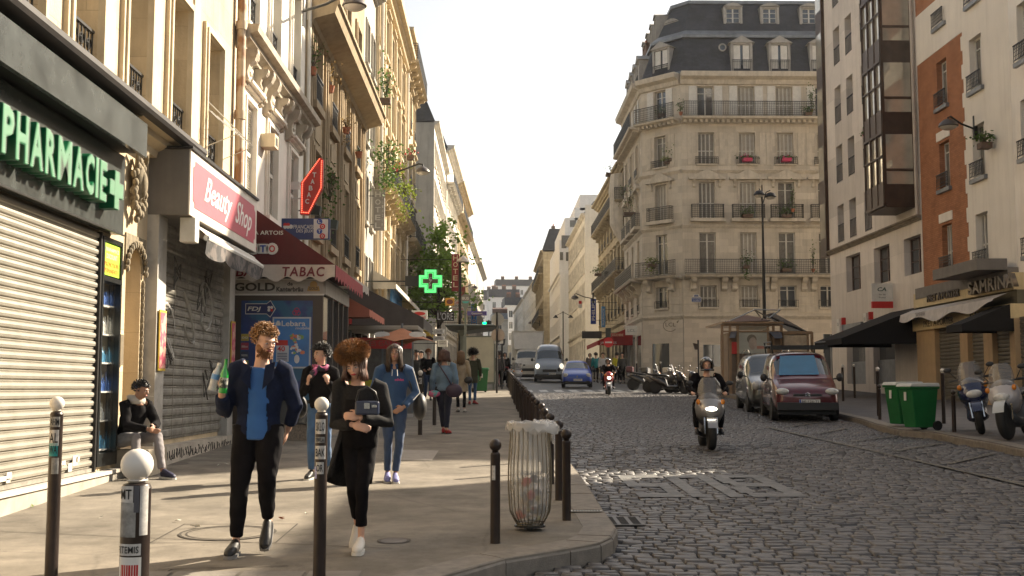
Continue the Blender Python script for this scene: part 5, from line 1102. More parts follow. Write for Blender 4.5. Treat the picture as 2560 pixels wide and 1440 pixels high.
cross(w,h,a,-.016,-.0135,0,.16).build("centre",mat("cross_brown",(.17,.13,.1),.7),t)
mb=MB();mb.tube([(w*.47,-.02,h*.28),(w*.5,-.02,h*.35),(w*.46,-.02,h*.42),(w*.52,-.02,h*.5),(w*.47,-.02,h*.57),(w*.49,-.02,h*.66),(w*.54,-.02,h*.63)],.022,6);mb.ell((w*.51,-.02,h*.54),(.06,.01,.035),8);mb.build("bowl_and_snake",WPAINT,t)
mb=MB();mb.box(-.5,-.02,.05,.12,h*.3,h*.72);mb.tube([(-4.85-p0.x,.08,h*.5),(-.4,.08,h*.5)],.03,6);mb.build("arm",mat("dark_board",(.04,.045,.04),.6),t)
# ---- lower mid signs and shopfronts of the left row
def flat(name,label,px0,px1,py0,py1,Y,m,**k):return proj(name,label,px0,px1,py0,py1,Y,m,**k)
t,w,h=flat("shop_sign","orange brown wine shop sign with yellow letters",866,931,774,796,33,mat("wine_sign",(.16,.045,.015),.5));text("NICOLAS",w*.86,h*.55,mat("yellow_letter",(.7,.38,.04),.5),t,(w*.07,-.003,h*.22),depth=.01,off=.01)
t,w,h=flat("hotel_sign","grey horizontal hotel sign above the crepe stand",932,987,771,792,38,mat("grey_sign",(.3,.28,.25),.5,var=.1));text("HOTEL",w*.8,h*.42,WPAINT,t,(w*.1,-.003,h*.46),depth=.01,off=.015);text("DU CENTRE",w*.8,h*.2,WPAINT,t,(w*.1,-.003,h*.12),depth=.008)
t,w,h=flat("restaurant_sign","white and red oval sandwich sign left of the green cross",1029,1068,776,799,46,WPAINT)
mb=MB();mb.ell((w*.5,-.004,h*.65),(w*.38,.004,h*.2),16);mb.build("oval",SR,t);text("SANDWICHS",w*.8,h*.28,SR,t,(w*.1,-.004,h*.1),depth=.006,off=.01)
t,w,h=flat("bracket_sign","round orange cafe sign hanging before the tree trunk",1113,1136,745,764,52,mat("cafe_orange",(.5,.25,.03),.5));mb=MB();mb.ell((w/2,-.005,h/2),(w*.36,.01,h*.32),14);mb.build("disc",mat("cafe_brown",(.12,.03,.015),.5),t)
t,w,h=flat("shop_sign","white jeweller sign with red and green letters behind the bus pole",1130,1161,752,776,60,WPAINT);text("ORIC",w*.7,h*.28,SR,t,(w*.15,-.004,h*.65),depth=.006);text("BIJOUX",w*.8,h*.28,mat("dark_green",(.02,.06,.05),.5),t,(w*.1,-.004,h*.32),depth=.006);text("01 42 08",w*.8,h*.18,SR,t,(w*.1,-.004,h*.06),depth=.006)
t,w,h=flat("shop_sign","black sign with big outlined silver letters above the pavement",1092,1135,779,802,55,mat("black_sign",(.012,.012,.015),.5));text("L'ORE",w*.9,h*.8,mat("silver_letter",(.4,.42,.48),.4,metal=.4),t,(w*.05,-.004,h*.1),depth=.02)
for k,(lb,s_,y0_)in enumerate((("upper small grey hotel name sign among the left signs","LOUIS",822),("lower small grey hotel name sign among the left signs","HOTEL",840))):
 t,w,h=flat("shop_sign",lb,1083,1110,y0_,y0_+12,50,mat("pale_grey_sign",(.35,.36,.38),.5));text(s_,w*.7,h*.5,KB,t,(w*.12,-.004,h*.25),depth=.006)
t,w,h=flat("shop_sign","white sign with small black lettering above the redhead man",1094,1118,850,867,47,WPAINT);text("HOTEL DU",w*.7,h*.15,KB,t,(w*.15,-.004,h*.7),depth=.006);text("TEMPLE",w*.7,h*.2,KB,t,(w*.15,-.004,h*.38),depth=.006)
t,w,h=flat("shop_sign","blue and yellow vertical shop sign behind the bus stop name",1178,1192,760,815,66,mat("blue_sign",(.03,.16,.42),.5),xwall=-4.6)
for k,c_ in enumerate("JUSTOM"):text(c_,w*.6,h*.13,mat("yellow_letter",(.7,.38,.04),.5),t,(w*.2,-.004,h*(.84-.165*k)),depth=.008)
t,w,h=flat("shop_sign","white vertical hotel sign beside the blue and yellow one",1170,1178,790,818,67,WPAINT,arm=False)
for k,c_ in enumerate("HOT"):text(c_,w*.7,h*.25,mat("navy_print",(.005,.015,.09),.4,var=0),t,(w*.15,-.004,h*(.7-.32*k)),depth=.008)
t,w,h=flat("shop_sign","red and green neon shop sign near the second street lamp",1152,1163,716,742,63,mat("neon_red",(.45,.1,.06),.5,var=.4,vs=9))
# blue letter sign on facade
t=thing("shop_sign","bright blue letters on a pale facade panel under the awning left of the green cross","sign",(-4.6,48.5,G(48.5)+3.7),R(90));mb=MB();mb.box(0,6,0,.2,0,1.0);mb.build("panel",WPAINT,t);text("FRANPRIX",5.2,.7,mat("blue_sign",(.03,.16,.42),.5),t,(.4,-.12,.15),depth=.12,off=.03)
# shopfronts for the left row (ground floor)
def shopfront(name,label,Y0,Y1,m,X=-4.55,h=3.0,openings=2,gm=GLASS,band=None,words=None):
 g_=G(Y0);t=thing("storefront",label,"shop front",(X,Y0,g_),R(90));L=Y1-Y0;n=openings;hs=[(.25+i*(L-.25)/n,(i+1)*(L-.25)/n,.35,h-.55,.15)for i in range(n)]
 wall_mb(L,h+.5,hs,.15,.3,back=False).build("frame",m,t);mb=MB();mb.box(0,L,-.12,.0,h-.45,h+.15);mb.build("fascia",band or m,t)
 for q in hs:mb=MB();mb.quad((q[0],.12,q[2]),(q[1],.12,q[2]),(q[1],.12,q[3]),(q[0],.12,q[3]));mb.build("shop_window",gm,t)
 if words:text(words,min(L*.7,3),.32,WPAINT,t,(L*.15,-.125,h-.3),depth=.01)
 return t
REDF=mat("red_shop_paint",(.26,.07,.05),.5,var=.2);
shopfront("","red painted wine shop front after the tabac terrace",28.9,34.8,REDF,words="CAVES")
shopfront("","dark crepe stand front with a red fascia",35.0,41.3,mat("dark_shop",(.05,.04,.035),.6),band=SR,words="CREPES GAUFRES",openings=3)
shopfront("","white hotel entrance front on the plain grey house",41.5,45.3,WPAINT);shopfront("","brown shop front under the golden ornate house",45.6,59.7,mat("brown_shop",(.12,.08,.05),.6,var=.3),openings=5)
def awn(label,Y0,Y1,zt,zb_,out,m,X=-4.7,val=.2,vm=None):
 t=thing("awning",label,"awning",(X,Y0,G(Y0)),R(90));L=Y1-Y0;mb=MB();n=40
 mb.quad((0,-out,zb_),(L,-out,zb_),(L,0,zt),(0,0,zt));mb.quad((0,-out+.01,zb_-.015),(0,0,zt-.02),(L,0,zt-.02),(L,-out+.01,zb_-.015));mb.poly([(0,0,zt),(0,0,zb_),(0,-out,zb_)]);mb.poly([(L,0,zt),(L,-out,zb_),(L,0,zb_)])
 mb.build("cloth",m,t);mb=MB()
 for i in range(n):x0,x1=L*i/n,L*(i+1)/n;f=lambda x:zb_-val*(.75+.25*abs(math.sin(x*5)));mb.quad((x0,-out,f(x0)),(x1,-out,f(x1)),(x1,-out,zb_),(x0,-out,zb_))
 mb.quad((0,0,zb_-val),(0,-out,zb_-val),(0,-out,zb_),(0,0,zb_));mb.build("valance",vm or m,t);return t
PK=mat("salmon_awning",(.5,.16,.1),.8,var=.1);GRA=mat("grey_brown_awning",(.12,.1,.085),.8,var=.15);CRA=mat("cream_awning",(.5,.45,.37),.8,var=.15)
awn("striped pale ruffled awning over the shop after the tabac",26.2,29.0,4.0,3.35,1.5,CRA);awn("salmon pink awning over the wine shop",29.2,33.2,3.6,2.75,1.5,PK)
t_=awn("wide grey brown brasserie awning with phone digits",35.5,40.5,4.0,2.75,2.5,GRA,val=.35)
t,w,h=proj("shop_sign","grey brown sign block with end of a phone number above the parasol",1008,1043,812,828,39.9,GRA,arm=False);text("45 98",w*.6,h*.5,WPAINT,t,(w*.2,-.004,h*.3),depth=.006)
awn("thin cream awning high under the ornate facade",44,58,4.9,4.35,.9,CRA);awn("cream and red awning behind the parasol",47,52,3.3,2.7,1.6,CRA);awn("yellow awning near the bus shelter",53,58,3.2,2.7,1.7,mat("yellow_awning",(.5,.35,.04),.8));awn("dark red awning far along the left shops",60.5,68,3.4,2.7,1.5,RED)
# crepe stand kiosk and parasol
t=thing("crepe_stand","glass fronted crepe stand with red sign and pale roof edge","stall",(-3.95,31.2,G(31.2)));W_=1.75
mb=MB();mb.box(-.1,W_+.15,-.3,1.8,2.25,2.37);mb.build("roof",mat("stall_roof",(.4,.36,.29),.6),t,bevel=.02);mb=MB();mb.box(.0,W_-.05,-.04,.04,1.75,2.05);q=mb.build("sign",SR,t);text("CREPES GAUFRES",W_*.85,.13,REDF,q,(.1,-.042,1.83),depth=.004)
mb=MB();[mb.box(a,a+.05,-.02,.03,0,2.25)for a in(0,W_*.5,W_-.05)];mb.build("frame",ZINC,t);mb=MB();mb.quad((0.02,.0,.9),(W_-.06,.0,.9),(W_-.06,.0,1.75),(0.02,0,1.75));mb.build("glass",GLASS2,t)
mb=MB();mb.box(0,W_-.05,-.02,.9,.0,.7);mb.build("counter",mat("counter_grey",(.2,.19,.18),.5),t);mb=MB();mb.box(0,W_-.05,-.05,.0,.7,.9);mb.build("yellow_strip",mat("yellow_strip",(.55,.5,.03),.5),t)
c=atY(1005,830,29.0);gP=G(29);t=thing("parasol","terracotta square cafe parasol with pale oval logos","parasol",(c.x,29,gP));PM=mat("parasol_cloth",(.42,.16,.07),.8,var=.15);zt,ze=atY(1005,820,29).z-gP,atY(1005,858,29).z-gP
rr=[(-1.0,-.35),(-.1,-1.05),(.95,-.1),(.0,1.0)];rr=[(a*.98,b)for a,b in rr];mb=MB()
for i in range(4):
 a,b=rr[i],rr[(i+1)%4];n=8
 for k in range(n):p_,q_=k/n,(k+1)/n;A=(a[0]+(b[0]-a[0])*p_,a[1]+(b[1]-a[1])*p_,ze+.1*(math.sin(math.pi*p_)));B=(a[0]+(b[0]-a[0])*q_,a[1]+(b[1]-a[1])*q_,ze+.1*math.sin(math.pi*q_));mb.poly([A,B,(0,0,zt)])
mb.build("canopy",PM,t);mb=MB();mb.tube([(0,0,0),(0,0,zt+.12)],.03,8);mb.build("pole",ZINC,t);mb=MB();mb.lathe([(.3,0),(.3,.08),(.05,.1)],14);mb.build("foot",mat("concrete_foot",(.3,.28,.25),.9),t)
for(fx,fy)in((-.45,-.62),(.42,-.6)):
 k=1-.42;zc_=ze+(zt-ze)*k*.75;mb=MB();nn=14;mb.poly([(fx+.2*math.cos(u),fy*.93+.03*math.sin(u)-.02,ze+(zt-ze)*.42+.035+.07*math.sin(u))for u in np.linspace(0,6.283*(1-1/nn),nn)]);mb.build("oval_logo",WPAINT,t)
# ================================================================ street lamps on the facades
def wall_lamp(label,head,wall,rad,X=-4.85,cat="street lamp"):
 """head: world point of the lamp head; wall: point on the facade"""
 t=thing("street_lamp",label,cat,wall);h=head-wall;mb=MB();mb.box(-.04,.08,-.05,.05,-.35,.45);mb.build("wall_plate",IRON,t)
 mb=MB();mb.tube([(0,0,0),tuple(h*.5+Vector((0,0,.12))),tuple(h*.92+Vector((0,0,.34))),tuple(h+Vector((0,0,.3))),tuple(h+Vector((0,0,.1)))],.035,8);mb.build("arm",IRON,t,sm=50)
 mb=MB();r=rad;mb.lathe([(.05,r*.75),(r*.5,r*.6),(r*.85,r*.32),(r,0),(r*.97,-r*.06),(r*.9,-.02),(.001,-.01)],20,0,tuple(h));hd=mb.build("lamp_head",mat("lamp_enamel",(.1,.085,.075),.35,metal=.4,var=.15),t,sm=50)
 mb=MB();mb.lathe([(.001,-r*.42),(r*.5,-r*.36),(r*.78,-r*.2),(r*.88,-.03),(.001,-.022)],16,0,tuple(h));mb.build("lamp_glass",mat("lamp_bowl",(.5,.46,.4),.2,var=.1),hd,sm=50);return t
wall_lamp("large domed street lamp on an arm at the top of the picture",atY(886,14,25.0),Vector((-4.85,27.8,atY(745,30,27.8).z)),.28)
wall_lamp("domed street lamp reaching out over the flower balcony on the left",atY(1057,430,44.5),Vector((-4.85,46.5,atY(1010,440,46.5).z)),.29)
hd=atY(2371,315,37.5);wall_lamp("dark domed street lamp on the brick and render building at right",hd,Vector((XR,37.5,hd.z-.1)),.33)
for px,py,Y,s_,lb in((1186,720,95,-1,"wall lamp near the red hotel sign on the left"),(1190,786,110,-1,"lowest small wall lamp among the distant left facades"),(1437,745,88,1,"small wall lamp on the right row under the curved balconies"),(1325,808,170,1,"tiny distant wall lamp over the street on the right side")):
 hd=atY(px,py,Y);wall_lamp(lb,hd,hd+Vector((s_*1.4,0,-.05)),.3)
# two headed lamp post in front of the corner block
p=atY(1911,780,52);gy=G(52);t=thing("lamp_post","tall black lamp post with two domed heads before the limestone corner block","lamp post",(p.x,52,gy));zt=atY(1911,462,52).z-gy;zh=atY(1911,488,52).z-gy
mb=MB();mb.tube([(0,0,0),(0,0,1.2),(0,0,zt*.55),(0,0,zt)],[.13,.1,.075,.03],10);mb.build("pole",IRON,t,sm=60)
for k,(px,py)in enumerate(((1898,487),(1926,492))):
 h=atY(px,py,52)-Vector((p.x,52,gy));mb=MB();mb.tube([(0,0,zh-.5),(h.x*.5,0,zh+.15),(h.x,0,h.z+.3)],.025,6);am=mb.build("arm",IRON,t);r=.27;mb=MB();mb.lathe([(.04,r*.8),(r*.6,r*.6),(r,0),(r*.9,-.02),(.001,-.01)],16,0,tuple(h));mb.build("lamp_head",IRON,am,sm=50);mb=MB();mb.lathe([(.001,-r*.5),(r*.6,-r*.38),(r*.8,-.03),(.001,-.022)],14,0,tuple(h));mb.build("lamp_glass",mat("lamp_bowl",(.5,.46,.4),.2,var=.1),am,sm=50)
for px,py,Y,lb in((1408,786,120,"small twin headed lamp post far up the street on the right"),):
 p=atY(px,860,Y);t=thing("lamp_post",lb,"lamp post",(p.x,Y,G(Y)));zt=atY(px,py-8,Y).z-G(Y);mb=MB();mb.tube([(0,0,0),(0,0,zt)],.06,6);mb.tube([(-.8,0,zt-.5),(0,0,zt-.1),(.8,0,zt-.5)],.03,5);mb.build("pole",IRON,t)
 for s_ in(-1,1):mb=MB();mb.lathe([(.05,.2),(.3,-.1),(.001,-.1)],10,0,(s_*.8,0,zt-.6));mb.build("lamp_head",IRON,t)
# ================================================================ bollards
BOL=mat("bollard_paint",(.03,.02,.016),.38,var=.25,vs=12,metal=.2);WBALL=mat("white_ball_paint",(.62,.58,.52),.4,var=.06)
ORD=["first","second","third","fourth","fifth","sixth","seventh","eighth","ninth","tenth","eleventh","twelfth","thirteenth","fourteenth","fifteenth","sixteenth","seventeenth","eighteenth","nineteenth","twentieth"]+["%dth"%n for n in range(21,60)]
def bol_meshes(h,r,rb,m2):
 mb=MB();mb.lathe([(r*1.02,0),(r,h-rb*2.5),(r*1.02,h-rb*2.45),(r*.9,h-rb*2.2),(rb*.45,h-rb*2.1)],18);a=mb.mesh("post",BOL);smooth_mesh(a,35)
 mb=MB();mb.lathe([(rb*.45,h-rb*2.12),(rb*.62,h-rb*1.98),(rb*.42,h-rb*1.86)],14);mb.ell((0,0,h-rb),rb,20);b=mb.mesh("ball",m2);smooth_mesh(b,60);return a,b
SB=bol_meshes(.86,.041,.052,BOL);TBm=bol_meshes(1.27,.043,.05,WBALL);TD=bol_meshes(1.2,.043,.05,BOL)
def bollard(x,y,kind,label,group=None,base=0):
 t=thing("bollard",label,"bollard",(x,y,G(y)+base),0,group);a,b=kind;put("post",a,t);put("ball",b,t);return t
GRP="brown ball topped bollards along the kerb"
bollard(atG(1238,1358).x,atG(1238,1358).y,SB,"short brown ball bollard standing alone left of the wire litter bin",GRP)
STK=mat("sticker_paper",(.45,.43,.4),.6,var=.3,vs=40);INK=mat("sticker_ink",(.02,.02,.02),.6,var=0)
for i in range(34):
 y=10.9+i*1.5;y=y+(.06*((i*7)%3-1)if i>1 else 0);x=.69+.012*((i*5)%3-1)
 if i==0:x=atG(1414,1295).x
 t=bollard(x,y,SB,"%s brown ball bollard of the kerb row, counted from the litter bin"%ORD[i]if i else "short brown ball bollard right of the litter bin at the head of the kerb row",GRP)
for px,py,k,lb in((2386,1080,SB,"short brown bollard nearest the parked scooters at right"),(2200,1049,SB,"short brown bollard between the red van and the green bins")):
 p=atG(px,py);bollard(p.x,p.y,k,lb,"bollards on the right pavement")
for px,py,lb in((2360,1059,"tall white ball bollard right of the green bins"),(2137,995,"tall white ball bollard by the bank wall behind the red van"),(2108,1003,"tall white ball bollard just right of the red van bumper"),(2197,1040,"tall white ball bollard behind the short one left of the green bins")):
 p=atG(px,py);bollard(p.x,p.y,TBm,lb,"bollards on the right pavement")
for px,py,lb in((1050,1087,"tall white ball bollard in mid pavement beside the redhead man"),):p=atG(px,py);bollard(p.x,p.y,TBm,lb)
p=atG(1086,1063);bollard(p.x,p.y,TD,"plain dark pavement post half hidden by the woman in denim")
for px,py,lb in((1652,965,"small white ball bollard before the bank door of the corner block"),(1592,962,"thin dark bollard at the kerb of the corner block")):p=atG(px,py);bollard(p.x,p.y,TBm,lb)
def stickers(t,h,items,r=.0435):
 for(z0,z1,a0,a1,m_,words)in items:
  mb=MB();n=10
  for i in range(n):
   u,w=a0+(a1-a0)*i/n,a0+(a1-a0)*(i+1)/n;rr=r+.0012
   mb.quad((rr*math.sin(u),-rr*math.cos(u),z0),(rr*math.sin(w),-rr*math.cos(w),z0),(rr*math.sin(w),-rr*math.cos(w),z1),(rr*math.sin(u),-rr*math.cos(u),z1))
  s_=mb.build("sticker",m_,t)
  if words:
   o=text(words,(a1-a0)*.82,(z1-z0)*.6,INK,s_,(a0+(a1-a0)*.09,0,z0+(z1-z0)*.2),depth=.0006,off=.01,res=2)
   n_=len(o.data.vertices)
   for v in o.data.vertices:u=v.co.x+o.location.x;d=r+.003;v.co=Vector((d*math.sin(u),-d*math.cos(u)+0,v.co.z+o.location.z))
   o.location=(0,0,0)
TEAL=mat("teal_sticker",(.01,.22,.22),.5,var=.1);TORN=mat("torn_paper_grey",(.25,.24,.22),.8,var=.5,vs=25);SRED=mat("sticker_red",(.4,.015,.01),.5,var=.1)
t=bollard(atY(339,1300,3.59).x,3.59,bol_meshes(1.262+.0,.0445,.0495,WBALL),"closest white ball bollard covered in stickers at the bottom left");
stickers(t,1.26,[(1.1,1.15,-1.0,.1,STK,"MT"),(1.07,1.15,.15,.5,mat("sticker_dark",(.06,.06,.07),.5),None),(.995,1.1,-1.0,.3,TORN,None),(1.0,1.15,.55,1.2,STK,None),(.94,.975,-1.1,.7,STK,"RTEMIS"),(.76,.935,-.95,.75,WPAINT,None),(.78,.912,-.72,.55,SRED,None)],.0445)
t=bollard(-3.03,7.98,TBm,"white ball bollard with teal sticker in front of the pale shutter");stickers(t,1.26,[(1.06,1.13,-.8,.9,TORN,"AHM"),(.93,1.04,-.85,.8,STK,"AL"),(.86,.95,-.85,.7,TEAL,"WA"),(.74,.85,-.2,.9,TORN,None)])
t=bollard(atY(800,1300,7.85).x,7.85,TBm,"white ball bollard between the man and the woman in the fur hat");stickers(t,1.26,[(1.02,1.12,-.9,.8,STK,"SKLO"),(.96,1.0,-.9,.7,TORN,"SISKLA"),(.85,.94,-.9,.9,STK,"BAK"),(.75,.83,-.7,.6,STK,"OR"),(.72,.8,-.95,-.5,mat("lilac",(.3,.3,.5),.5),None)])
t=[o for o in COL.objects if o.get("label","").startswith("tall white ball bollard in mid")][0];stickers(t,1.26,[(1.0,1.12,-.8,.8,STK,"MEK")])
t=[o for o in COL.objects if o.get("label","").startswith("short brown ball bollard standing alone")][0];stickers(t,.86,[(.52,.64,-.75,.0,STK,None)],.0415)
# ================================================================ wire litter bin with a clear bag
c=atG(1325,1325);t=thing("litter_bin","wire litter basket with a transparent plastic bag at the pavement corner","litter bin",(c.x,c.y,G(c.y)));WIRE=mat("galvanised_wire",(.2,.17,.12),.4,metal=.7,var=.2)
Hb=.89;prof=lambda u:.165+.032*math.sin(math.pi*u)*(1.1-.3*u)+.028*max(0,(u-.9)/.1)-(.05*(1-u/.12)if u<.12 else 0)
mb=MB();n=26
for k in range(n):
 a=2*math.pi*k/n;mb.tube([(prof(u)*math.cos(a),prof(u)*math.sin(a),.05+u*Hb)for u in np.linspace(0,1,16)],.0042,5)
mb.build("wires",WIRE,t,sm=True);mb=MB()
for u,r_ in((0,.006),(.02,.006),(1,.011),(.965,.006)):mb.tube([(prof(u)*math.cos(a),prof(u)*math.sin(a),.05+u*Hb)for a in np.linspace(0,2*math.pi,33)],r_,6)
mb.build("hoops",WIRE,t,sm=True)
mb=MB();mb.lathe([(.1,.03),(.14,.03),(.14,.045),(.1,.045)],16);mb.tube([(0,0,0),(0,0,.05)],.03,8);mb.build("base_plate",IRON,t)
BAG=bpy.data.materials.new("clear_bag");BAG.use_nodes=True;nt=BAG.node_tree;p=nt.nodes['Principled BSDF'];p.inputs['Base Color'].default_value=(.75,.72,.66,1);p.inputs['Roughness'].default_value=.25;p.inputs['Alpha'].default_value=.38;p.inputs['Specular IOR Level'].default_value=.8
mb=MB();rg=[];rnd=random.Random(2);nn=40
for i,u in enumerate(np.linspace(0.02,1.0,18)):
 rg.append([((prof(u)*.86+.012*math.sin(k*1.9+u*3)+.008*math.sin(k*.7+u*9))*math.cos(2*math.pi*k/nn),(prof(u)*.86+.012*math.sin(k*1.9+u*3))*math.sin(2*math.pi*k/nn),.07+u*Hb)for k in range(nn)])
rg.append([(prof(1)*1.06*math.cos(2*math.pi*k/nn),prof(1)*1.06*math.sin(2*math.pi*k/nn),.05+Hb+.02+.012*math.sin(k*1.3))for k in range(nn)])
rg.append([(prof(1)*1.16*math.cos(2*math.pi*k/nn),prof(1)*1.16*math.sin(2*math.pi*k/nn),.05+Hb-.03-(.14 if k<8 or k>36 else .02)+.02*math.sin(k*2.3))for k in range(nn)])
mb.rings(rg,0,cap=False)
mb.build("bag",BAG,t,sm=True);mb=MB()
rg=[]
for j,(rr,zz)in enumerate(((.02,.1),(.09,.13),(.15,.1),(.19,.03),(.21,-.06),(.205,-.14))):
 rg.append([(.06+rr*math.cos(a)*(1+.12*math.sin(a*5+j)),rr*math.sin(a)*.9,Hb+.03+zz*.42+.012*math.sin(a*7+j*2))for a in np.linspace(-1.9,1.9,22)])
mb.rings(rg,0,cap=False,closed=False);mb.build("bag_fold",BAG,t,sm=True)
mb=MB();cols_=[mat("trash_%d"%i,c_,.5,var=.3,vs=30)for i,c_ in enumerate(((.45,.3,.15),(.5,.05,.03),(.03,.03,.04),(.5,.4,.05),(.5,.5,.48),(.6,.55,.5)))]
for k in range(46):
 u=(rnd.random()**1.6)*.38;r_=(prof(max(u,.12))-.06)*math.sqrt(rnd.random());a=rnd.random()*6.28;s_=.02+rnd.random()*.035;M_=Matrix.Rotation(rnd.random()*3,3,'X')@Matrix.Rotation(rnd.random()*3,3,'Z')
 if k%3:mb.ell((r_*math.cos(a),r_*math.sin(a),.11+u*Hb),(s_,s_*.8,s_*.5),7,rnd.randrange(6),M_)
 else:mb.box(-s_,s_,-s_*.7,s_*.7,-s_*.3,s_*.3,rnd.randrange(6),Matrix.Translation((r_*math.cos(a),r_*math.sin(a),.13+u*Hb))@M_.to_4x4())
mb.build("rubbish",cols_,t);o=text("VIGILANCE",.2,.035,mat("print_grey",(.2,.2,.2),.6),t,(-.1,-.205,.5),depth=.001)
# ================================================================ wheelie bins
GB_=mat("bin_green",(.01,.12,.03),.4,var=.12,spec=.4);BLID=mat("bin_lid_pale",(.5,.5,.46),.5,var=.15)
def wheelie(label,x,y,rz,w=.55,h=1.02,lid=None,group=None):
 t=thing("wheelie_bin",label,"wheelie bin",(x,y,G(y)),rz,group);mb=MB();b=.78;ins=lambda s,d0,z:[(-w/2*s,-d0*s,z),(w/2*s,-d0*s,z),(w/2*s,.3,z),(-w/2*s,.3,z)]
 mb.rings([[(-w*.4,-.2,.06),(w*.4,-.2,.06),(w*.4,.26,.06),(-w*.4,.26,.06)],[(-w*.47,-.3,h*.88),(w*.47,-.3,h*.88),(w*.47,.34,h*.88),(-w*.47,.34,h*.88)]]);mb.box(-w*.51,w*.51,-.34,.37,h*.88,h*.93);mb.build("body",GB_,t,bevel=.015)
 mb=MB();mb.rings([[(-w*.52,-.36,h*.93),(w*.52,-.36,h*.93),(w*.52,.38,h*.93),(-w*.52,.38,h*.93)],[(-w*.5,-.3,h),(w*.5,-.3,h),(w*.48,.36,h*1.01),(-w*.48,.36,h*1.01)]]);mb.build("lid",lid or GB_,t,bevel=.012)
 mb=MB();mb.tube([(-w*.4,.4,h*.96),(w*.4,.4,h*.96)],.015,6);mb.build("handle",GB_,t)
 for s_ in(-1,1):mb=MB();mb.lathe([(.02,-.03),(.1,-.03),(.1,.03),(.02,.03)],16,0,(s_*w*.46,.3,.1),'x');mb.build("wheel",mat("rubber",(.012,.012,.012),.7,var=.1),t,sm=40)
 mb=MB();mb.box(-.04,.04,-.305,-.298,.62,.8);mb.build("label_sticker",WPAINT,t);return t
p=atG(2312,1078);wheelie("right hand green wheelie bin with pale lid at the right kerb",p.x,p.y+.35,R(-75),.5,.98,BLID,"green wheelie bins with pale lids");p=atG(2258,1070);wheelie("left hand green wheelie bin with pale lid behind the other at the right kerb",p.x+.18,p.y+.5,R(-75),.5,.98,BLID,"green wheelie bins with pale lids")
p=atG(1201,981);wheelie("lone bright green wheelie bin on the sunny pavement near the bus shelter",p.x,p.y,R(12),.6,1.05)
# ================================================================ bus shelter and stop sign
SHG=mat("shelter_metal",(.16,.17,.14),.4,metal=.4,var=.15);YS=53.;gS=G(YS);XS=lambda px:atY(px,800,YS).x;ZS=lambda py:atY(1200,py,YS).z-gS
t=thing("bus_shelter","grey green bus shelter with a wide flat roof and lit cream end panel","bus shelter",(XS(1160),YS,gS));o0=XS(1160)
mb=MB();mb.rings([[(XS(1113)-o0,-.6,ZS(815)),(XS(1247)-o0,-.6,ZS(815)),(XS(1247)-o0,4.2,ZS(815)),(XS(1113)-o0,4.2,ZS(815))],[(XS(1116)-o0,-.5,ZS(812)),(XS(1244)-o0,-.5,ZS(812)),(XS(1244)-o0,4.1,ZS(812)),(XS(1116)-o0,4.1,ZS(812))]]);mb.rings([[(XS(1118)-o0,-.5,ZS(816)),(XS(1242)-o0,-.5,ZS(816)),(XS(1242)-o0,4.1,ZS(816)),(XS(1118)-o0,4.1,ZS(816))],[(XS(1145)-o0,.3,ZS(826)),(XS(1170)-o0,.3,ZS(826)),(XS(1170)-o0,3.3,ZS(826)),(XS(1145)-o0,3.3,ZS(826))]]);mb.build("roof",SHG,t,bevel=.02)
mb=MB();mb.rings([[(XS(1150)-o0,.3,0),(XS(1157)-o0,.3,0),(XS(1157)-o0,.6,0),(XS(1150)-o0,.6,0)],[(XS(1150)-o0,.3,ZS(840)),(XS(1157)-o0,.3,ZS(840)),(XS(1157)-o0,.6,ZS(840)),(XS(1150)-o0,.6,ZS(840))],[(XS(1142)-o0,.2,ZS(820)),(XS(1172)-o0,.2,ZS(820)),(XS(1172)-o0,.8,ZS(820)),(XS(1142)-o0,.8,ZS(820))]]);mb.build("column",SHG,t)
mb=MB();a,b=0,XS(1236)-o0;z0,z1=.25,ZS(840)
for q in((a-.04,a+.03,z0,z1),(b-.03,b+.05,z0,z1),(a,b,z1-.06,z1),(a,b,z0,z0+.1)):mb.box(q[0],q[1],-.12,.12,q[2],q[3])
mb.box(a,a+.08,-.08,.08,0,z0);mb.box(b-.08,b,-.08,.08,0,z0);ef=mb.build("panel_frame",SHG,t);mb=MB();mb.box(a+.03,b-.03,-.1,.1,z0+.1,z1-.06);q=mb.build("poster_panel",mat("cream_poster",(.52,.49,.38),.5,var=.12,vs=2),ef)
text("NTE LE",.5,.1,KB,q,(.55,-.103,.62),depth=.004);text("FUYANTE",.62,.11,mat("poster_gold",(.25,.2,.12),.5),q,(.5,-.103,.78),depth=.004);mb=MB();[mb.tube([(.5+.25*math.cos(a_+k),-.104,1.35+k*.12+.05*math.sin(a_*2))for a_ in np.linspace(0,4,9)],.012,4)for k in range(3)];mb.build("scribble",mat("poster_orange",(.4,.2,.08),.5),q)
mb=MB();mb.quad((b,.1,.3),(b,4,.3),(b,4,ZS(822)),(b,.1,ZS(822)));mb.build("glass_wall",mat("clear_glass",(.9,.95,.95),.03,var=0,trans=1,alpha=.25),t)
YB_=50.;gb=G(YB_);p=atY(1164,900,YB_);t=thing("bus_stop_sign","tall grey green bus stop mast with round BUS head and purple stop name","bus stop sign",(p.x,YB_,gb));z=lambda py:atY(1164,py,YB_).z-gb;x=lambda px:atY(px,760,YB_).x-p.x
mb=MB();mb.prism([(x(1160),0),(x(1167),0),(x(1166),z(775)),(x(1161),z(775))],-.05,.05);mb.prism([(x(1161),z(775)),(x(1166),z(775)),(x(1174),z(755)),(x(1153),z(755))],-.05,.05);mb.build("mast",SHG,t);rad=x(1176)-x(1164);mb=MB();mb.lathe([(rad,-.06),(rad,.06)],28,0,(x(1164),0,z(747)),'y');hd_=mb.build("head",mat("bus_head",(.17,.16,.14),.5),t)
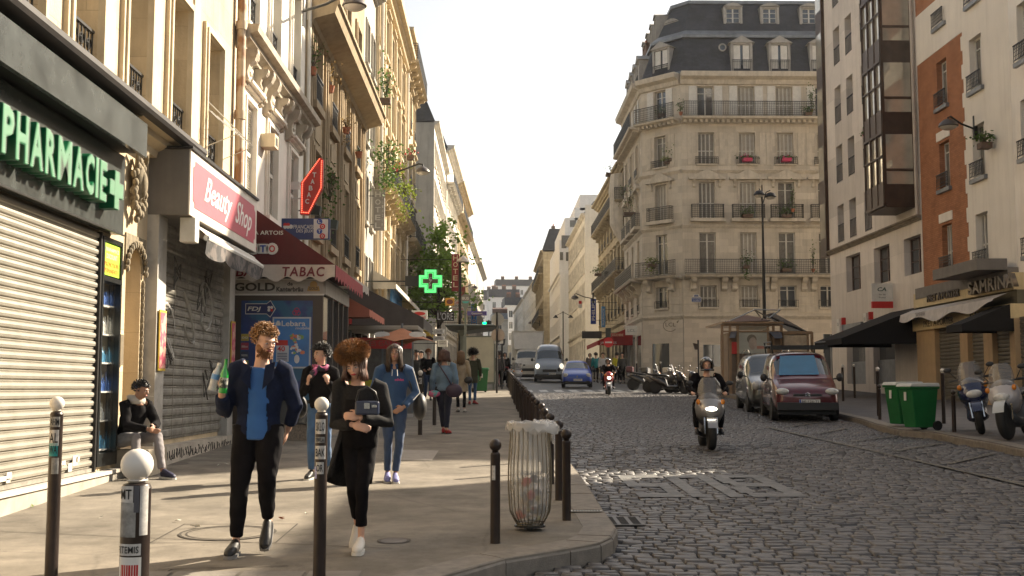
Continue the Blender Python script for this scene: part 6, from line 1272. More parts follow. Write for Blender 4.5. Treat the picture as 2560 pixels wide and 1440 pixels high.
text("BUS",rad*1.3,rad*.55,WPAINT,hd_,(x(1164)-rad*.65,-.065,z(747)-rad*.2),depth=.006,off=.015);mb=MB();mb.poly([(x(1164)+rad*.97*math.cos(u),-.064,z(747)+rad*.97*math.sin(u))for u in np.linspace(R(215),R(325),14)]);mb.build("turquoise_band",mat("turquoise",(.05,.35,.32),.5),hd_)
mb=MB();mb.box(x(1168),x(1217),-.05,.03,z(789),z(778));pn=mb.build("name_plate",mat("purple_plate",(.07,.05,.2),.5),t,bevel=.02);text("Goncourt",x(1206)-x(1179),(z(778)-z(789))*.5,WPAINT,pn,(x(1179),-.055,z(789)+(z(778)-z(789))*.25),depth=.006,off=.005)
# sign poles near the shelter
def pole(label,px,py0,py1,Y,cat="sign post",name="sign_post",r=.04):
 p=atY(px,py1,Y);t=thing(name,label,cat,(p.x,Y,G(Y)));zt=atY(px,py0,Y).z-G(Y);mb=MB();mb.tube([(0,0,0),(0,0,zt)],r,8);mb.build("pole",IRON,t);return t,(lambda a,b:(atY(a,b,Y).x-p.x,atY(a,b,Y).z-G(Y)))
t,q=pole("dark post with round signs seen from behind right of the bus shelter",1242,780,960,48)
for k,(px,py,r_)in enumerate(((1244,798,16),(1245,838,17))):c_=q(px,py);rr=q(px+r_,py)[0]-c_[0];mb=MB();mb.lathe([(rr,-.02),(rr,.02)],22,0,(c_[0],.07,c_[1]),'y');mb.build("sign_back",mat("sign_back_%d"%k,((.42,.4,.35),(.42,.33,.25))[k],.4,metal=.2,var=.1),t)
mb=MB();a,b=q(1236,859),q(1258,851);mb.box(a[0],b[0],.05,.09,a[1],b[1]);mb.build("plate",WPAINT,t)
t,q=pole("black traffic light post seen between shelter and far street",1255,848,965,54);a,b=q(1249,862),q(1264,848);mb=MB();mb.prism([(a[0],b[1]),(b[0],b[1]+.02),(b[0]-.05,a[1]),(a[0]+.15,a[1]-.05)],-.15,.15);mb.build("signal_box",IRON,t)
t,q=pole("traffic light showing green above the shelter roof",1222,800,960,70);a,b=q(1215,812),q(1229,802);mb=MB();mb.box(a[0],b[0],-.15,.15,a[1],b[1]);h_=mb.build("signal_box",IRON,t,bevel=.05);mb=MB();c_=q(1211,811);mb.box(c_[0]-.1,c_[0]+.12,-.3,-.1,c_[1]-.12,c_[1]+.12);mb.build("green_light",mat("signal_green",(.0,.6,.2),.5,var=0,em=(.0,1,.3),es=1.5),h_)
t,q=pole("tall green black lamp post among the tree leaves by the bus stop",1149,655,960,56,"lamp post","lamp_post",.07);h_=q(1157,655);mb=MB();mb.tube([(0,0,q(1149,662)[1]),(h_[0]*.5,0,h_[1]+.35),(h_[0],0,h_[1]+.1)],.03,6);mb.build("arm",IRON,t);mb=MB();mb.lathe([(.05,.3),(.3,.1),(.34,0),(.001,-.03)],14,0,(h_[0],0,h_[1]));mb.build("lamp_head",mat("lamp_bowl",(.5,.46,.4),.2,var=.1),t,sm=50)
t,q=pole("red no entry sign on a post before the far right shops",1521,845,975,56);c_=q(1521,856);rr=q(1533.5,856)[0]-c_[0];mb=MB();mb.lathe([(rr,-.03),(rr,0)],26,0,(c_[0],-.05,c_[1]),'y');s_=mb.build("sign_disc",mat("noentry_red",(.55,.02,.02),.4),t);mb=MB();mb.box(c_[0]-rr*.7,c_[0]+rr*.7,-.088,-.082,c_[1]-rr*.15,c_[1]+rr*.15);mb.build("white_bar",WPAINT,s_);mb=MB();a,b=q(1514,845),q(1527,820);mb.box(a[0],b[0],-.02,.02,a[1],b[1]);mb.build("dark_plate",mat("dark_board",(.04,.045,.04),.6),t)
t,q=pole("traffic light on a dark post left of the glass kiosk",1747,850,965,56);a,b=q(1733,874),q(1746,858);mb=MB();mb.prism([(a[0],b[1]),(b[0],b[1]-.05),(b[0],a[1]),(a[0]+.1,a[1])],-.12,.12);mb.build("signal_box",BRNF,t)
t,w,h=proj("projecting_sign","blue vertical sign with white letters on the right row of shops",1477,1490,747,810,88,mat("philips_blue",(.015,.04,.25),.5),xwall=9.6);o=text("PHILIPS",h*.78,w*.6,WPAINT,t,(w*.8,-.004,h*.14),depth=.01,off=.01);o.rotation_euler=(0,R(-90),0)
t,w,h=proj("projecting_sign","light blue vertical pharmacy sign left of the corner block",1504,1513,766,818,82,mat("light_blue_sign",(.1,.28,.5),.5),xwall=9.5);o=text("PHARMACIE",h*.8,w*.5,WPAINT,t,(w*.75,-.004,h*.1),depth=.01);o.rotation_euler=(0,R(-90),0)
t,w,h=proj("shop_sign","long dark shop fascia seen end on above the far right pavement",1455,1504,828,846,86,mat("dark_board",(.04,.045,.04),.6),xwall=9.6)
t,w,h=proj("shop_sign","red butcher sign above the red awning at the corner block",1528,1560,833,842,76,mat("butcher_red",(.35,.03,.02),.5),arm=False);text("BOUCHERIE",w*.85,h*.6,mat("cream_letter",(.62,.5,.33),.5),t,(w*.08,-.004,h*.2),depth=.006)
t,w,h=proj("shop_sign","small red and white sign on the gabled right house",1446,1455,751,770,100,WPAINT,arm=False);mb=MB();mb.box(w*.1,w*.9,-.01,0,h*.55,h*.95);mb.build("red_half",SR,t)
ba=thing("awning","red butcher awning at the left foot of the corner block","awning",(9.4,86,G(80)),R(-90));mb=MB();mb.quad((0,-2.4,2.5),(9,-2.4,2.5),(9,0,3.5),(0,0,3.5));mb.quad((0,-2.4,2.2),(9,-2.4,2.2),(9,-2.4,2.5),(0,-2.4,2.5));mb.poly([(9,0,3.5),(9,-2.4,2.5),(9,-2.4,2.2),(9,0,2.2)][::-1]);mb.build("cloth",mat("butcher_cloth",(.3,.02,.02),.8,var=.15),ba);text("JACQUES",1.1,.2,WPAINT,ba,(9.01,-2.2,2.25),R(90),depth=.01)
# newspaper kiosk
YK=47.;gK=G(YK);K=lambda px,py:(atY(px,py,YK).x,atY(px,py,YK).z-gK);k0=K(1806,960)[0];t=thing("news_kiosk","brown framed glass news kiosk with lifted tent roof and portrait posters","kiosk",(k0,YK,gK));KX=lambda px:K(px,900)[0]-k0;KZ=lambda py:K(1900,py)[1]
COP=mat("kiosk_bronze",(.3,.2,.12),.4,metal=.5,var=.2);KR_=mat("kiosk_roof",(.06,.055,.06),.4,var=.25)
mb=MB();posts=(1806,1826,1845,1921,1935,1955,1958,2020,2031)
for px in posts:mb.box(KX(px)-.05,KX(px)+.05,-.05,.05,0,KZ(812)if px<1956 else KZ(830))
mb.box(KX(1806),KX(1955),-.06,.06,KZ(831),KZ(827));mb.box(KX(1806),KX(1955),-.06,.06,KZ(815),KZ(811));mb.box(KX(1958),KX(2031),-.06,.06,KZ(836),KZ(828));mb.build("frame",COP,t)
mb=MB();mb.box(KX(1822),KX(2022),.1,1.7,0,KZ(832));mb.build("body",mat("kiosk_body",(.2,.14,.09),.5,var=.2),t)
mb=MB();mb.box(KX(1848),KX(1918),-.03,.0,KZ(884),KZ(831));pq=mb.build("portrait_poster",mat("poster_grey",(.42,.42,.36),.3,var=.15,vs=2),t)
mb=MB();mb.ell((KX(1882),-.035,KZ(858)),(.17,.01,.27),14);mb.build("portrait_face",mat("poster_skin",(.4,.33,.27),.5,var=.2,vs=6),pq);mb=MB();mb.ell((KX(1880),-.032,KZ(848)),(.2,.008,.2),12);mb.build("portrait_hair",mat("poster_hair",(.16,.14,.1),.5),pq);mb=MB();mb.box(KX(1892),KX(1914),-.034,-.03,KZ(872),KZ(865));mb.build("pink_bar",mat("poster_pink",(.45,.2,.15),.5),pq)
mb=MB();mb.box(KX(1961),KX(2018),-.03,.0,KZ(884),KZ(838));mb.build("curtain_poster",mat("poster_tan",(.5,.4,.28),.3,var=.3,vs=3),t);mb=MB();mb.box(KX(1828),KX(1842),-.04,.0,KZ(885),KZ(855));mb.build("red_ad",SR,t);mb=MB();mb.box(KX(1848),KX(1918),-.03,.0,KZ(826),KZ(816));mb.build("fascia_panel",mat("kiosk_fascia",(.33,.28,.2),.5),t)
mb=MB();mb.box(KX(1803),KX(1957),-.3,3.4,KZ(810),KZ(805));e0,e1,ap=KX(1803),KX(1957),KX(1886);zr0,zr1=KZ(805),KZ(776)
mb.build("eaves",COP,t);mb=MB()
mb.add([(KX(1826),-.25,zr0),(KX(1930),-.25,zr0+.05),(KX(1930),3.3,zr0+.05),(KX(1826),3.3,zr0),(ap-.3,1.0,zr0+.35),(ap+.1,1.6,zr0+.4)],[(0,1,4),(1,2,5,4),(2,3,5),(3,0,4,5)]);mb.build("low_roof",mat("kiosk_roof_red",(.12,.05,.035),.4,metal=.4),t)
mb=MB()
for a,b in(((1826,803),(1886,775)),((1886,775),(1921,796)),((1886,775),(1904,798)),((1886,775),(1945,776)),((1921,796),(1948,777))):mb.tube([(KX(a[0]),-.2,KZ(a[1])),(KX(b[0]),-.2,KZ(b[1]))],.028,6)
for a in((1813,806),(1826,804),(1886,775),(1904,798),(1918,794),(1948,776)):mb.ell((KX(a[0]),-.2,KZ(a[1])),.05,8)
mb.build("roof_rods",mat("polished_steel",(.6,.58,.5),.2,metal=.9),t);mb=MB();A,B,C_,D=(KX(1926),-.3,KZ(792)),(KX(1948),.8,KZ(778)),(KX(2028),.2,KZ(830)),(KX(1956),-.3,KZ(808));E=(KX(2028),3,KZ(826))
mb.add([A,B,C_,D,(KX(1948),2.4,KZ(778)),E],[(0,3,2,1),(1,2,5,4)]);mb.add([(p_[0],p_[1]+.01,p_[2]-.07)for p_ in(A,B,C_,D)],[(0,1,2,3)]);mb.build("lifted_roof",KR_,t)
mb=MB();mb.poly([(KX(1827),-.06,KZ(830)),(KX(1843),-.06,KZ(828)),(KX(1832),-.5,KZ(846)),(KX(1818),-.5,KZ(846))]);mb.poly([(KX(1922),-.06,KZ(829)),(KX(1954),-.06,KZ(829)),(KX(1950),-.5,KZ(847)),(KX(1931),-.5,KZ(847))]);mb.build("side_flaps",mat("flap_glass",(.16,.17,.2),.08,spec=1),t)
# small plants on balconies, flower pots and the street tree come with the greenery
# ================================================================ vehicles (local front at y = 0 facing -y)
TYRE=mat("tyre_rubber",(.012,.012,.012),.75,var=.15);RIM=mat("alloy_rim",(.3,.3,.3),.3,metal=.8);CARG=mat("car_glass",(.02,.03,.035),.03,var=0,spec=1.,coat=1.);PLAST=mat("black_plastic",(.02,.02,.021),.5,var=.1)
HL=mat("headlamp_glass",(.5,.5,.48),.1,var=.2,vs=20,coat=1.);CHR=mat("chrome",(.6,.6,.58),.12,metal=1.,var=0);AMB=mat("amber_lens",(.6,.2,.02),.2,var=.1)
def split_build(me,names,mats,root):
 n=len(me.vertices);co=np.empty(n*3);me.vertices.foreach_get("co",co);co=co.reshape(-1,3);polys=[(p.material_index,tuple(p.vertices))for p in me.polygons]
 for k,nm in enumerate(names):
  fs=[v for i,v in polys if i==k]
  if not fs:continue
  used=sorted({i for f in fs for i in f});mp={a:b for b,a in enumerate(used)};m2=bpy.data.meshes.new(nm);m2.from_pydata([tuple(co[i])for i in used],[],[tuple(mp[i]for i in f)for f in fs]);m2.materials.append(mats[k]);m2.update();smooth_mesh(m2,50);put(nm,m2,root)
def wheel(root,x,y,r,w=.19,name="wheel"):
 mb=MB();mb.lathe([(r*.6,-w/2),(r*.95,-w/2),(r,-w*.35),(r,w*.35),(r*.95,w/2),(r*.6,w/2)],24,0,(x,y,r),'x');t=mb.build(name,TYRE,root,sm=50)
 mb=MB();sg=-1 if x<0 else 1;mb.lathe([(.02,sg*w*.4),(r*.62,sg*w*.36),(r*.62,sg*w*.1),(.02,sg*w*.1)],18,0,(x,y,r),'x');mb.build("rim",RIM,t)
def car(label,cat,x,y,rz,paint,S,L,wb,wr,hwm,glass_i,side_i,plate=None,group=None,z=None,lamp=None,front=None,name="parked_car",bump_i=(),rack=False,lit=False,badge=None,mirror_y=1.0,mirror_z=1.1,grille=None):
 t=thing(name,label,cat,(x,y,G(y)+ROAD+.008),rz,group,rx=0);t.rotation_euler=(math.atan(SLOPE),0,rz)if abs(rz)<.5 else(0,0,rz)
 mb=MB();rg=[]
 for(yy,zb,zm,ze,te,tp,hw,hb,hr)in S:
  h=[(hw*.9,zb),(hw,zb+.1),(hw,zm),(hb,ze),(hr,te),(hr*.6,tp-.01),(0,tp)];rg.append([(-a,yy,b)for a,b in h]+[(a,yy,b)for a,b in h[:-1][::-1]])
 n=13;base=0
 for r in rg:mb.v.extend(r)
 for i in range(len(rg)-1):
  for j in range(n-1):
   jj=min(j,11-j);m=0
   if i in glass_i and jj>=4:m=1
   if i in side_i and jj==3:m=2
   if jj==0 or(i in bump_i and jj<=1):m=3
   mb.f.append((i*n+j,i*n+j+1,(i+1)*n+j+1,(i+1)*n+j)[::-1]);mb.m.append(m)
 mb.f.append(tuple(range(n))[::-1][::-1]);mb.m.append(0);k=(len(rg)-1)*n;mb.f.append(tuple(range(k,k+n))[::-1]);mb.m.append(0)
 me=evald(mb.mesh("cage"),('SUBSURF',dict(levels=2,render_levels=2)))
 split_build(me,["body","windscreen","side_glass","bumper"],[paint,CARG,CARG,PLAST],t)
 mb=MB();mb.box(-hwm*.86,hwm*.86,.25,L-.2,.18,.5);mb.build("underbody",PLAST,t)
 for wy in wb:
  for s in(-1,1):wheel(t,s*(hwm-.1),wy,wr)
 for s in(-1,1):
  mb=MB();mb.ell((s*(hwm+.13),mirror_y,mirror_z),(.09,.06,.11),10);mb.tube([(s*(hwm-.08),mirror_y+.03,mirror_z-.05),(s*(hwm+.1),mirror_y,mirror_z-.02)],.02,5);mb.build("wing_mirror",PLAST,t,sm=True)
  if lamp:
   (lx,ly,lz,a,b,c)=lamp;mb=MB();mb.ell((s*lx,ly,lz),(a,b,c),16);q=mb.build("headlight",HL if not lit else mat("lit_headlamp",(.8,.8,.75),.2,var=0,em=(1,.9,.7),es=.35),t,sm=True)
   if lit and s<0:mb=MB();mb.ell((s*lx,ly-b*.8,lz),(.09,.03,.09),12);mb.build("lit_bulb",mat("lamp_on",(1,1,.9),.2,var=0,em=(1,.92,.75),es=9),q)
 if plate:
  px_,pz_,wd_,words,py_=plate;mb=MB();mb.box(px_-wd_/2,px_+wd_/2,py_-.015,py_+.05,pz_-.055,pz_+.055);q=mb.build("number_plate",mat("plate_white",(.6,.6,.58),.4,var=.03),t);mb=MB();mb.box(px_-wd_/2,px_-wd_/2+.04,py_-.017,py_-.0155,pz_-.055,pz_+.055);mb.build("blue_band",mat("loto_blue",(.02,.06,.3),.5),q);text(words,wd_*.8,.07,KB,q,(px_-wd_*.38,py_-.017,pz_-.035),depth=.002,off=.01)
 for(nm,m_,q)in(front or[]):
  mb=MB();mb.box(*q);mb.build(nm,m_,t,bevel=.012)
 if badge:mb=MB();bx,by,bz,kind=badge;[mb.tube([(bx-.06,by,bz-.04+k*.05),(bx,by-.005,bz+k*.05),(bx+.06,by,bz-.04+k*.05)],.01,5)for k in range(2)]if kind=='v' else mb.prism([(bx,bz-.07),(bx+.045,bz),(bx,bz+.07),(bx-.045,bz)],by-.01,by);mb.build("badge",CHR,t)
 mb=MB();
 for s in(-1,1):mb.tube([(s*.1+.1,mirror_y-.12,mirror_z-.1),(s*.35-.2,mirror_y+.0,mirror_z-.02)],.008,4)
 mb.build("wipers",PLAST,t);return t
def road_at(px,py):return atG(px,py,ROAD)
WINE=mat("wine_red_paint",(.085,.005,.012),.28,var=.08,coat=1.,metal=.2);GSIL=mat("grey_green_paint",(.06,.065,.06),.28,coat=1.,metal=.6,var=.06);CBLU=mat("bright_blue_paint",(.006,.05,.36),.3,coat=.6,metal=0.,var=.05);VANG=mat("grey_blue_van_paint",(.24,.27,.31),.35,coat=.6,metal=.3,var=.06);TRW=mat("truck_white",(.55,.53,.48),.45,var=.08,dirt=.15)
SB_=[(-.0,.32,.5,.66,.7,.72,.70,.66,.5),(.1,.26,.52,.82,.88,.9,.8,.78,.66),(.75,.25,.6,1.02,1.07,1.1,.85,.83,.7),(.82,.25,.6,1.04,1.1,1.13,.85,.83,.7),(1.55,.25,.6,1.08,1.68,1.76,.86,.84,.73),(1.65,.25,.6,1.08,1.72,1.8,.86,.84,.74),(2.9,.25,.6,1.08,1.74,1.84,.86,.84,.75),(4.0,.25,.6,1.05,1.68,1.8,.85,.83,.74),(4.08,.35,.6,1.0,1.3,1.5,.8,.78,.6)]
SBO=S_=SB_
p=road_at(2020,1056);rv=car("wine red van with roof rack and blue reflecting windscreen parked nose to camera","van",p.x,p.y,R(-8),WINE,SB_,4.08,(.75,3.35),.31,.86,(3,),(4,5,6),(.05,.52,.52,"BE-126-TJ",-.03),lamp=(.62,.05,.78,.17,.1,.09),front=[("grille",PLAST,(-.36,.36,-.02,.1,.66,.72)),("bumper_bar",PLAST,(-.76,.76,-.05,.25,.3,.5))],badge=(0,-.03,.7,'v'),mirror_y=1.15,mirror_z=1.12,name="parked_van")
mb=MB()
for z_,y_ in((1.9,1.7),(1.9,2.7),(1.9,3.6)):mb.box(-.72,.72,y_-.04,y_+.04,z_,z_+.06)
for s in(-1,1):mb.tube([(s*.72,1.6,1.97),(s*.72,3.75,1.97)],.02,6);mb.tube([(s*.72,1.6,2.07),(s*.72,3.75,2.07)],.02,6);[mb.tube([(s*.68,y_,1.76),(s*.72,y_,2.07)],.02,5)for y_ in(1.7,3.6)]
mb.box(-.75,.75,1.52,1.62,1.86,1.98);mb.build("roof_rack",IRON,rv)
mb=MB();mb.add([(-.62,.86,1.185),(.42,.86,1.2),(.38,1.44,1.71),(-.52,1.44,1.7)],[(0,1,2,3)]);mb.build("windscreen_reflection",mat("painted_blue_reflection",(.015,.13,.26),.25,var=.1,coat=1.),rv)  # flat blue panel painted as the reflection over the windscreen
p=road_at(1950,1033);S2_=[(a+(0 if a<.5 else .1),b,c,d,e*(1 if e<1.2 else .98),f*(1 if f<1.3 else .985),g*1.02,h*1.02,i)for a,b,c,d,e,f,g,h,i in SB_]
car("grey green family van with silver roof rails parked behind the wine red van","van",p.x-.05,33.6,R(-6),GSIL,S2_,4.2,(.8,3.4),.31,.87,(3,),(4,5,6),lamp=(.66,.06,.82,.14,.12,.14),front=[("grille",PLAST,(-.4,.4,-.02,.1,.5,.62))],mirror_y=1.2,mirror_z=1.12,name="parked_van").location.x=8.42
mb=MB();[mb.tube([(s*.62,1.8,1.78),(s*.62,2.2,1.88),(s*.62,3.4,1.88),(s*.62,3.8,1.76)],.025,6)for s in(-1,1)];mb.build("roof_rail",CHR,[o for o in COL.objects if o.get("label","").startswith("grey green family")][0])
ST=[(0,.3,.42,.55,.58,.6,.66,.6,.45),(.1,.2,.45,.68,.72,.74,.78,.76,.6),(.75,.2,.5,.86,.9,.93,.82,.8,.66),(.82,.2,.5,.88,.93,.96,.82,.8,.66),(1.6,.2,.5,.9,1.34,1.42,.82,.79,.58),(1.7,.2,.5,.9,1.36,1.44,.82,.79,.58),(2.7,.2,.5,.9,1.36,1.46,.82,.79,.58),(3.45,.2,.5,.9,1.1,1.3,.8,.78,.6),(3.55,.3,.5,.8,.95,1.1,.76,.74,.55)]
p=road_at(1443,970);car("bright blue small hatchback driving towards the camera","car",p.x,p.y,R(-3),CBLU,ST,3.55,(.65,3.0),.29,.82,(3,),(4,5),(0.02,.42,.5,"CJ-568-MK",-.03),lamp=(.6,.12,.66,.13,.09,.13),front=[("air_intake",PLAST,(-.5,.5,-.03,.1,.24,.34))],mirror_y=1.05,mirror_z=.95,name="hatchback_car",badge=(0,-.03,.6,'d'))
SV=[(0,.35,.55,.8,.86,.9,.85,.8,.6),(.1,.28,.6,.95,1.05,1.1,.95,.93,.75),(.6,.28,.7,1.25,1.32,1.38,1.0,.98,.82),(.7,.28,.7,1.3,1.38,1.45,1.0,.98,.82),(1.35,.28,.7,1.4,2.05,2.15,1.0,.97,.8),(1.6,.28,.7,1.4,2.3,2.42,1.0,.97,.82),(3.0,.28,.7,1.4,2.36,2.5,1.0,.98,.84),(5.2,.28,.7,1.4,2.36,2.5,1.0,.98,.84),(5.35,.35,.7,1.3,2.2,2.4,.95,.93,.78)]
p=road_at(1374,956);car("grey blue panel van with one headlight on coming down the street","van",p.x,p.y,R(-2),VANG,SV,5.35,(.95,4.4),.34,1.0,(3,),(4,),(.15,.55,.5,"AB-514-ZE",-.05),lamp=(.78,.12,1.02,.15,.12,.2),front=[("grille",PLAST,(-.45,.45,-.06,.12,.66,.82)),("grille_surround",VANG,(-.6,.6,-.03,.12,.6,.88)),("lower_bumper",PLAST,(-.95,.95,-.03,.3,.3,.52))],lit=True,mirror_y=1.0,mirror_z=1.45,name="panel_van")
# box truck behind the van
p=road_at(1322,950);tk=thing("box_truck","white box truck with high cargo body behind the grey blue van","truck",(p.x,p.y,G(p.y)+ROAD+.01));mb=MB();mb.box(-1.15,1.15,1.7,6.5,.8,3.5);mb.build("cargo_box",TRW,tk,bevel=.03);mb=MB();mb.box(-1.17,1.17,1.66,6.52,3.5,3.56);mb.box(-1.17,1.17,1.67,6.5,.74,.8);mb.build("edge_trim",mat("bright_trim",(.6,.58,.52),.4),tk);mb=MB();mb.add([(-1.0,0.9,2.2),(1.0,.9,2.2),(1.1,1.68,3.45),(-1.1,1.68,3.45),(-1,1.68,2.2),(1,1.68,2.2)],[(0,1,2,3),(0,3,4),(1,5,2)]);mb.build("wind_deflector",TRW,tk)
ST2=[(0,.4,.7,.95,1.0,1.02,.85,.82,.7),(.1,.32,.75,1.1,1.15,1.18,.95,.93,.8),(.35,.32,.8,1.35,1.4,1.44,.98,.96,.84),(.4,.32,.8,1.36,1.44,1.48,.98,.96,.84),(.8,.32,.8,1.4,2.05,2.15,.98,.96,.82),(.95,.32,.8,1.4,2.15,2.22,.98,.96,.84),(1.5,.32,.8,1.4,2.15,2.25,.98,.96,.84),(1.65,.4,.8,1.4,2.0,2.1,.95,.93,.8)]
c2_=car("","",0,0,0,TRW,ST2,1.65,(.9,),.36,.98,(3,),(4,),lamp=(.75,.05,.95,.13,.1,.15),front=[("grille",PLAST,(-.5,.5,-.03,.1,.62,.82))],mirror_y=.5,mirror_z=1.5)
for o in ALLK[c2_.name]:o.parent=tk
for o in(c2_,):bpy.data.objects.remove(o)
for s in(-1,1):wheel(tk,s*.85,5.2,.38)
p=road_at(1300,930);t=thing("box_truck","grey far off truck seen between the white truck and the left pavement","truck",(p.x-.2,118,G(118)+ROAD));mb=MB();mb.box(-1.1,1.1,1.5,6,.6,2.9);mb.build("cargo_box",TRW,t);mb=MB();mb.box(-1,1,0,1.45,.5,2.1);q=mb.build("cab",VANG,t,bevel=.1);mb=MB();mb.box(-.85,.85,-.02,.01,1.2,1.9);mb.build("windscreen",CARG,q)
# ---- scooters and motorcycles
def tyre(root,x,y,r,w,nm="front_wheel"):
 mb=MB();mb.lathe([(r*.55,-w*.4),(r*.85,-w*.5),(r*.97,-w*.3),(r,0),(r*.97,w*.3),(r*.85,w*.5),(r*.55,w*.4)],24,0,(x,y,r),'x');q=mb.build(nm,TYRE,root,sm=60);mb=MB();mb.lathe([(.03,-w*.25),(r*.58,-w*.3),(r*.58,w*.3),(.03,w*.25)],14,0,(x,y,r),'x');mb.build("rim",RIM,q)
def scooter(label,x,y,rz,paint,base=ROAD,wr=.27,ww=.13,big=True,screen=True,name="scooter",cat="scooter",topbox=False,seat_z=.78,lean=0,lit=False,smallfront=False,accent=None,fend=None,L=1.35):
 t=thing(name,label,cat,(x,y,G(y)+base+.01),rz);t.rotation_euler=(0,lean,rz)
 tyre(t,0,0,wr,ww);tyre(t,0,L,wr,ww*1.1,"rear_wheel")
 mb=MB();
 for k,a in enumerate(np.linspace(R(20),R(160),9)):pass
 rg=[[(u*ww*.62,-math.cos(a)*(wr+.03)+0,wr+math.sin(a)*(wr+.03)+(.012 if abs(u)<.5 else-.02))for u in(-1,-.5,.5,1)]for a in np.linspace(R(25),R(135),8)];mb.rings(rg,0,cap=False,closed=False);mb.build("mudguard",fend or paint,t,sm=True)
 mb=MB();[mb.tube([(s*ww*.75,0,wr),(s*ww*.8,.1,wr+.35)],.02,6)for s in(-1,1)];mb.tube([(0,.1,wr+.33),(0,.22,.95)],.03,6);mb.build("fork",CHR,t)
 k=1.0 if big else .78;mb=MB()
 sec=[(-.02,.66,.06,.05),(.02,.70,.17*k,.13),(.1,.74,.24*k,.2),(.2,.76,.27*k,.27),(.32,.7,.25*k,.32)]
 mb.rings([[(hw*math.cos(a),yy,zc+hh*math.sin(a))for a in np.linspace(0,2*math.pi,17)[:-1]]for yy,zc,hw,hh in sec]);mb.build("front_fairing",paint,t,sm=True)
 mb=MB();mb.rings([[(hw*math.cos(a),yy,zc+hh*math.sin(a))for a in np.linspace(0,2*math.pi,13)[:-1]]for yy,zc,hw,hh in((.2,.42,.1,.12),(.35,.3,.19*k,.09),(.75,.28,.19*k,.09),(.85,.45,.17*k,.22),(1.1,.55,.18*k,.2),(1.4,.66,.15*k,.12),(1.62,.72,.06,.05))]);mb.build("body",accent or paint,t,sm=True)
 mb=MB();mb.rings([[(hw*math.cos(a),yy,zc+hh*math.sin(a))for a in np.linspace(0,2*math.pi,13)[:-1]]for yy,zc,hw,hh in((.72,seat_z-.04,.08,.04),(.85,seat_z-.01,.15,.06),(1.15,seat_z+.02,.16,.06),(1.4,seat_z+.07,.13,.05),(1.52,seat_z+.06,.05,.03))]);mb.build("seat",PLAST,t,sm=True)
 mb=MB();mb.tube([(-.33,.33,1.0),(-.15,.24,.99),(.15,.24,.99),(.33,.33,1.0)],.016,6);[mb.tube([(s*.24,.29,1.0),(s*.36,.34,1.0)],.024,6)for s in(-1,1)];mb.build("handlebar",PLAST,t)
 for s in(-1,1):
  mb=MB();mb.tube([(s*.22,.27,1.0),(s*.34,.22,1.17)],.008,5);mb.ell((s*.36,.2,1.2),(.07,.02,.045),10);mb.build("mirror",PLAST,t,sm=True)
  mb=MB();mb.ell((s*.22*k,.06,.86),(.04,.03,.05),8);mb.build("indicator",AMB,t,sm=True)
 mb=MB();mb.ell((0,-.0,.72),(.14*k,.06,.075),14);q=mb.build("headlight",HL,t,sm=True)
 if lit:mb=MB();mb.ell((0,-.045,.735),(.1 if big else .07,.03,.035 if big else .05),12);mb.build("lit_bulb",mat("lamp_on",(1,1,.9),.2,var=0,em=(1,.92,.75),es=9),q)
 mb=MB();mb.prism([(-.1,.52),(.1,.52),(.07,.6),(-.07,.6)],.0,.05);mb.build("grille",PLAST,t)
 if screen:
  mb=MB();n=9;rg=[]
  for z_,w_,y_ in((.9,.21,.08),(1.05,.22,.13),(1.2,.19,.18),(1.3,.12,.22)):rg.append([(w_*math.sin(a),y_+.09*(1-math.cos(a)),z_)for a in np.linspace(-1.4,1.4,n)])
  mb.rings(rg,0,cap=False,closed=False);mb.build("windshield",SCR,t,sm=True)
 if topbox:mb=MB();mb.box(-.22,.22,1.35,1.7,.9,1.18);mb.build("top_box",topbox,t,bevel=.06)
 return t
SCR=mat("tinted_screen",(.16,.15,.14),.12,var=.1,alpha=.72,spec=.8);SSIL=mat("silver_paint",(.32,.31,.3),.3,metal=.5,coat=.8,var=.06);SRED_=mat("scooter_red",(.3,.02,.015),.3,coat=.8,var=.05);NVY=mat("navy_paint",(.012,.018,.06),.25,coat=1.,var=.1);BLKP=mat("black_paint",(.015,.014,.014),.3,coat=.8,var=.1);WHP=mat("white_silver_paint",(.42,.4,.4),.3,coat=.8,var=.08)
p=road_at(1786,1130);scooter("silver maxi scooter with its headlight on ridden towards the camera",p.x,p.y+.25,R(-4),SSIL,lit=True,wr=.29,ww=.14,accent=mat("dark_grey_plastic",(.05,.05,.05),.4));P_SC=p
p=road_at(1523,988);scooter("small red scooter with headlight on at the far crossing",p.x,p.y,R(-2),SRED_,lit=True,big=False,screen=False,fend=WHP);P_RS=p
for(px,py,rz,paint,kw,lb)in((1652,977,75,BLKP,dict(topbox=mat("maroon_box",(.09,.02,.025),.35)),"black motorcycle with maroon top box, leftmost in the parked row by the kerb"),(1690,983,60,mat("grey_bronze_paint",(.13,.12,.11),.3,metal=.5),dict(topbox=BLKP),"grey bronze touring motorcycle second in the parked row"),(1712,985,70,BLKP,dict(screen=False),"black naked motorcycle in the middle of the parked row"),(1742,984,55,BLKP,dict(screen=False,topbox=SSIL),"dark motorcycle with silver case at the right end of the parked row")):
 p=road_at(px,py);scooter(lb,p.x,p.y,R(rz),paint,wr=.31,name="motorcycle",cat="motorcycle",lean=R(6),seat_z=.82,**kw)
p=atG(2446,1088);scooter("dark blue scooter with clear screen leaning on the right pavement",p.x+.12,p.y+.1,R(-22),NVY,base=0,wr=.3,ww=.13,lean=R(-9)).scale=(1.12,)*3
p=atG(2515,1102);scooter("white and green scooter cut by the right edge of the picture",p.x+.1,p.y+.1,R(-40),WHP,base=0,wr=.33,ww=.15,lean=R(-8),accent=mat("dark_grey_plastic",(.05,.05,.05),.4),fend=mat("white_green_guard",(.45,.46,.44),.35,coat=.6)).scale=(1.1,)*3
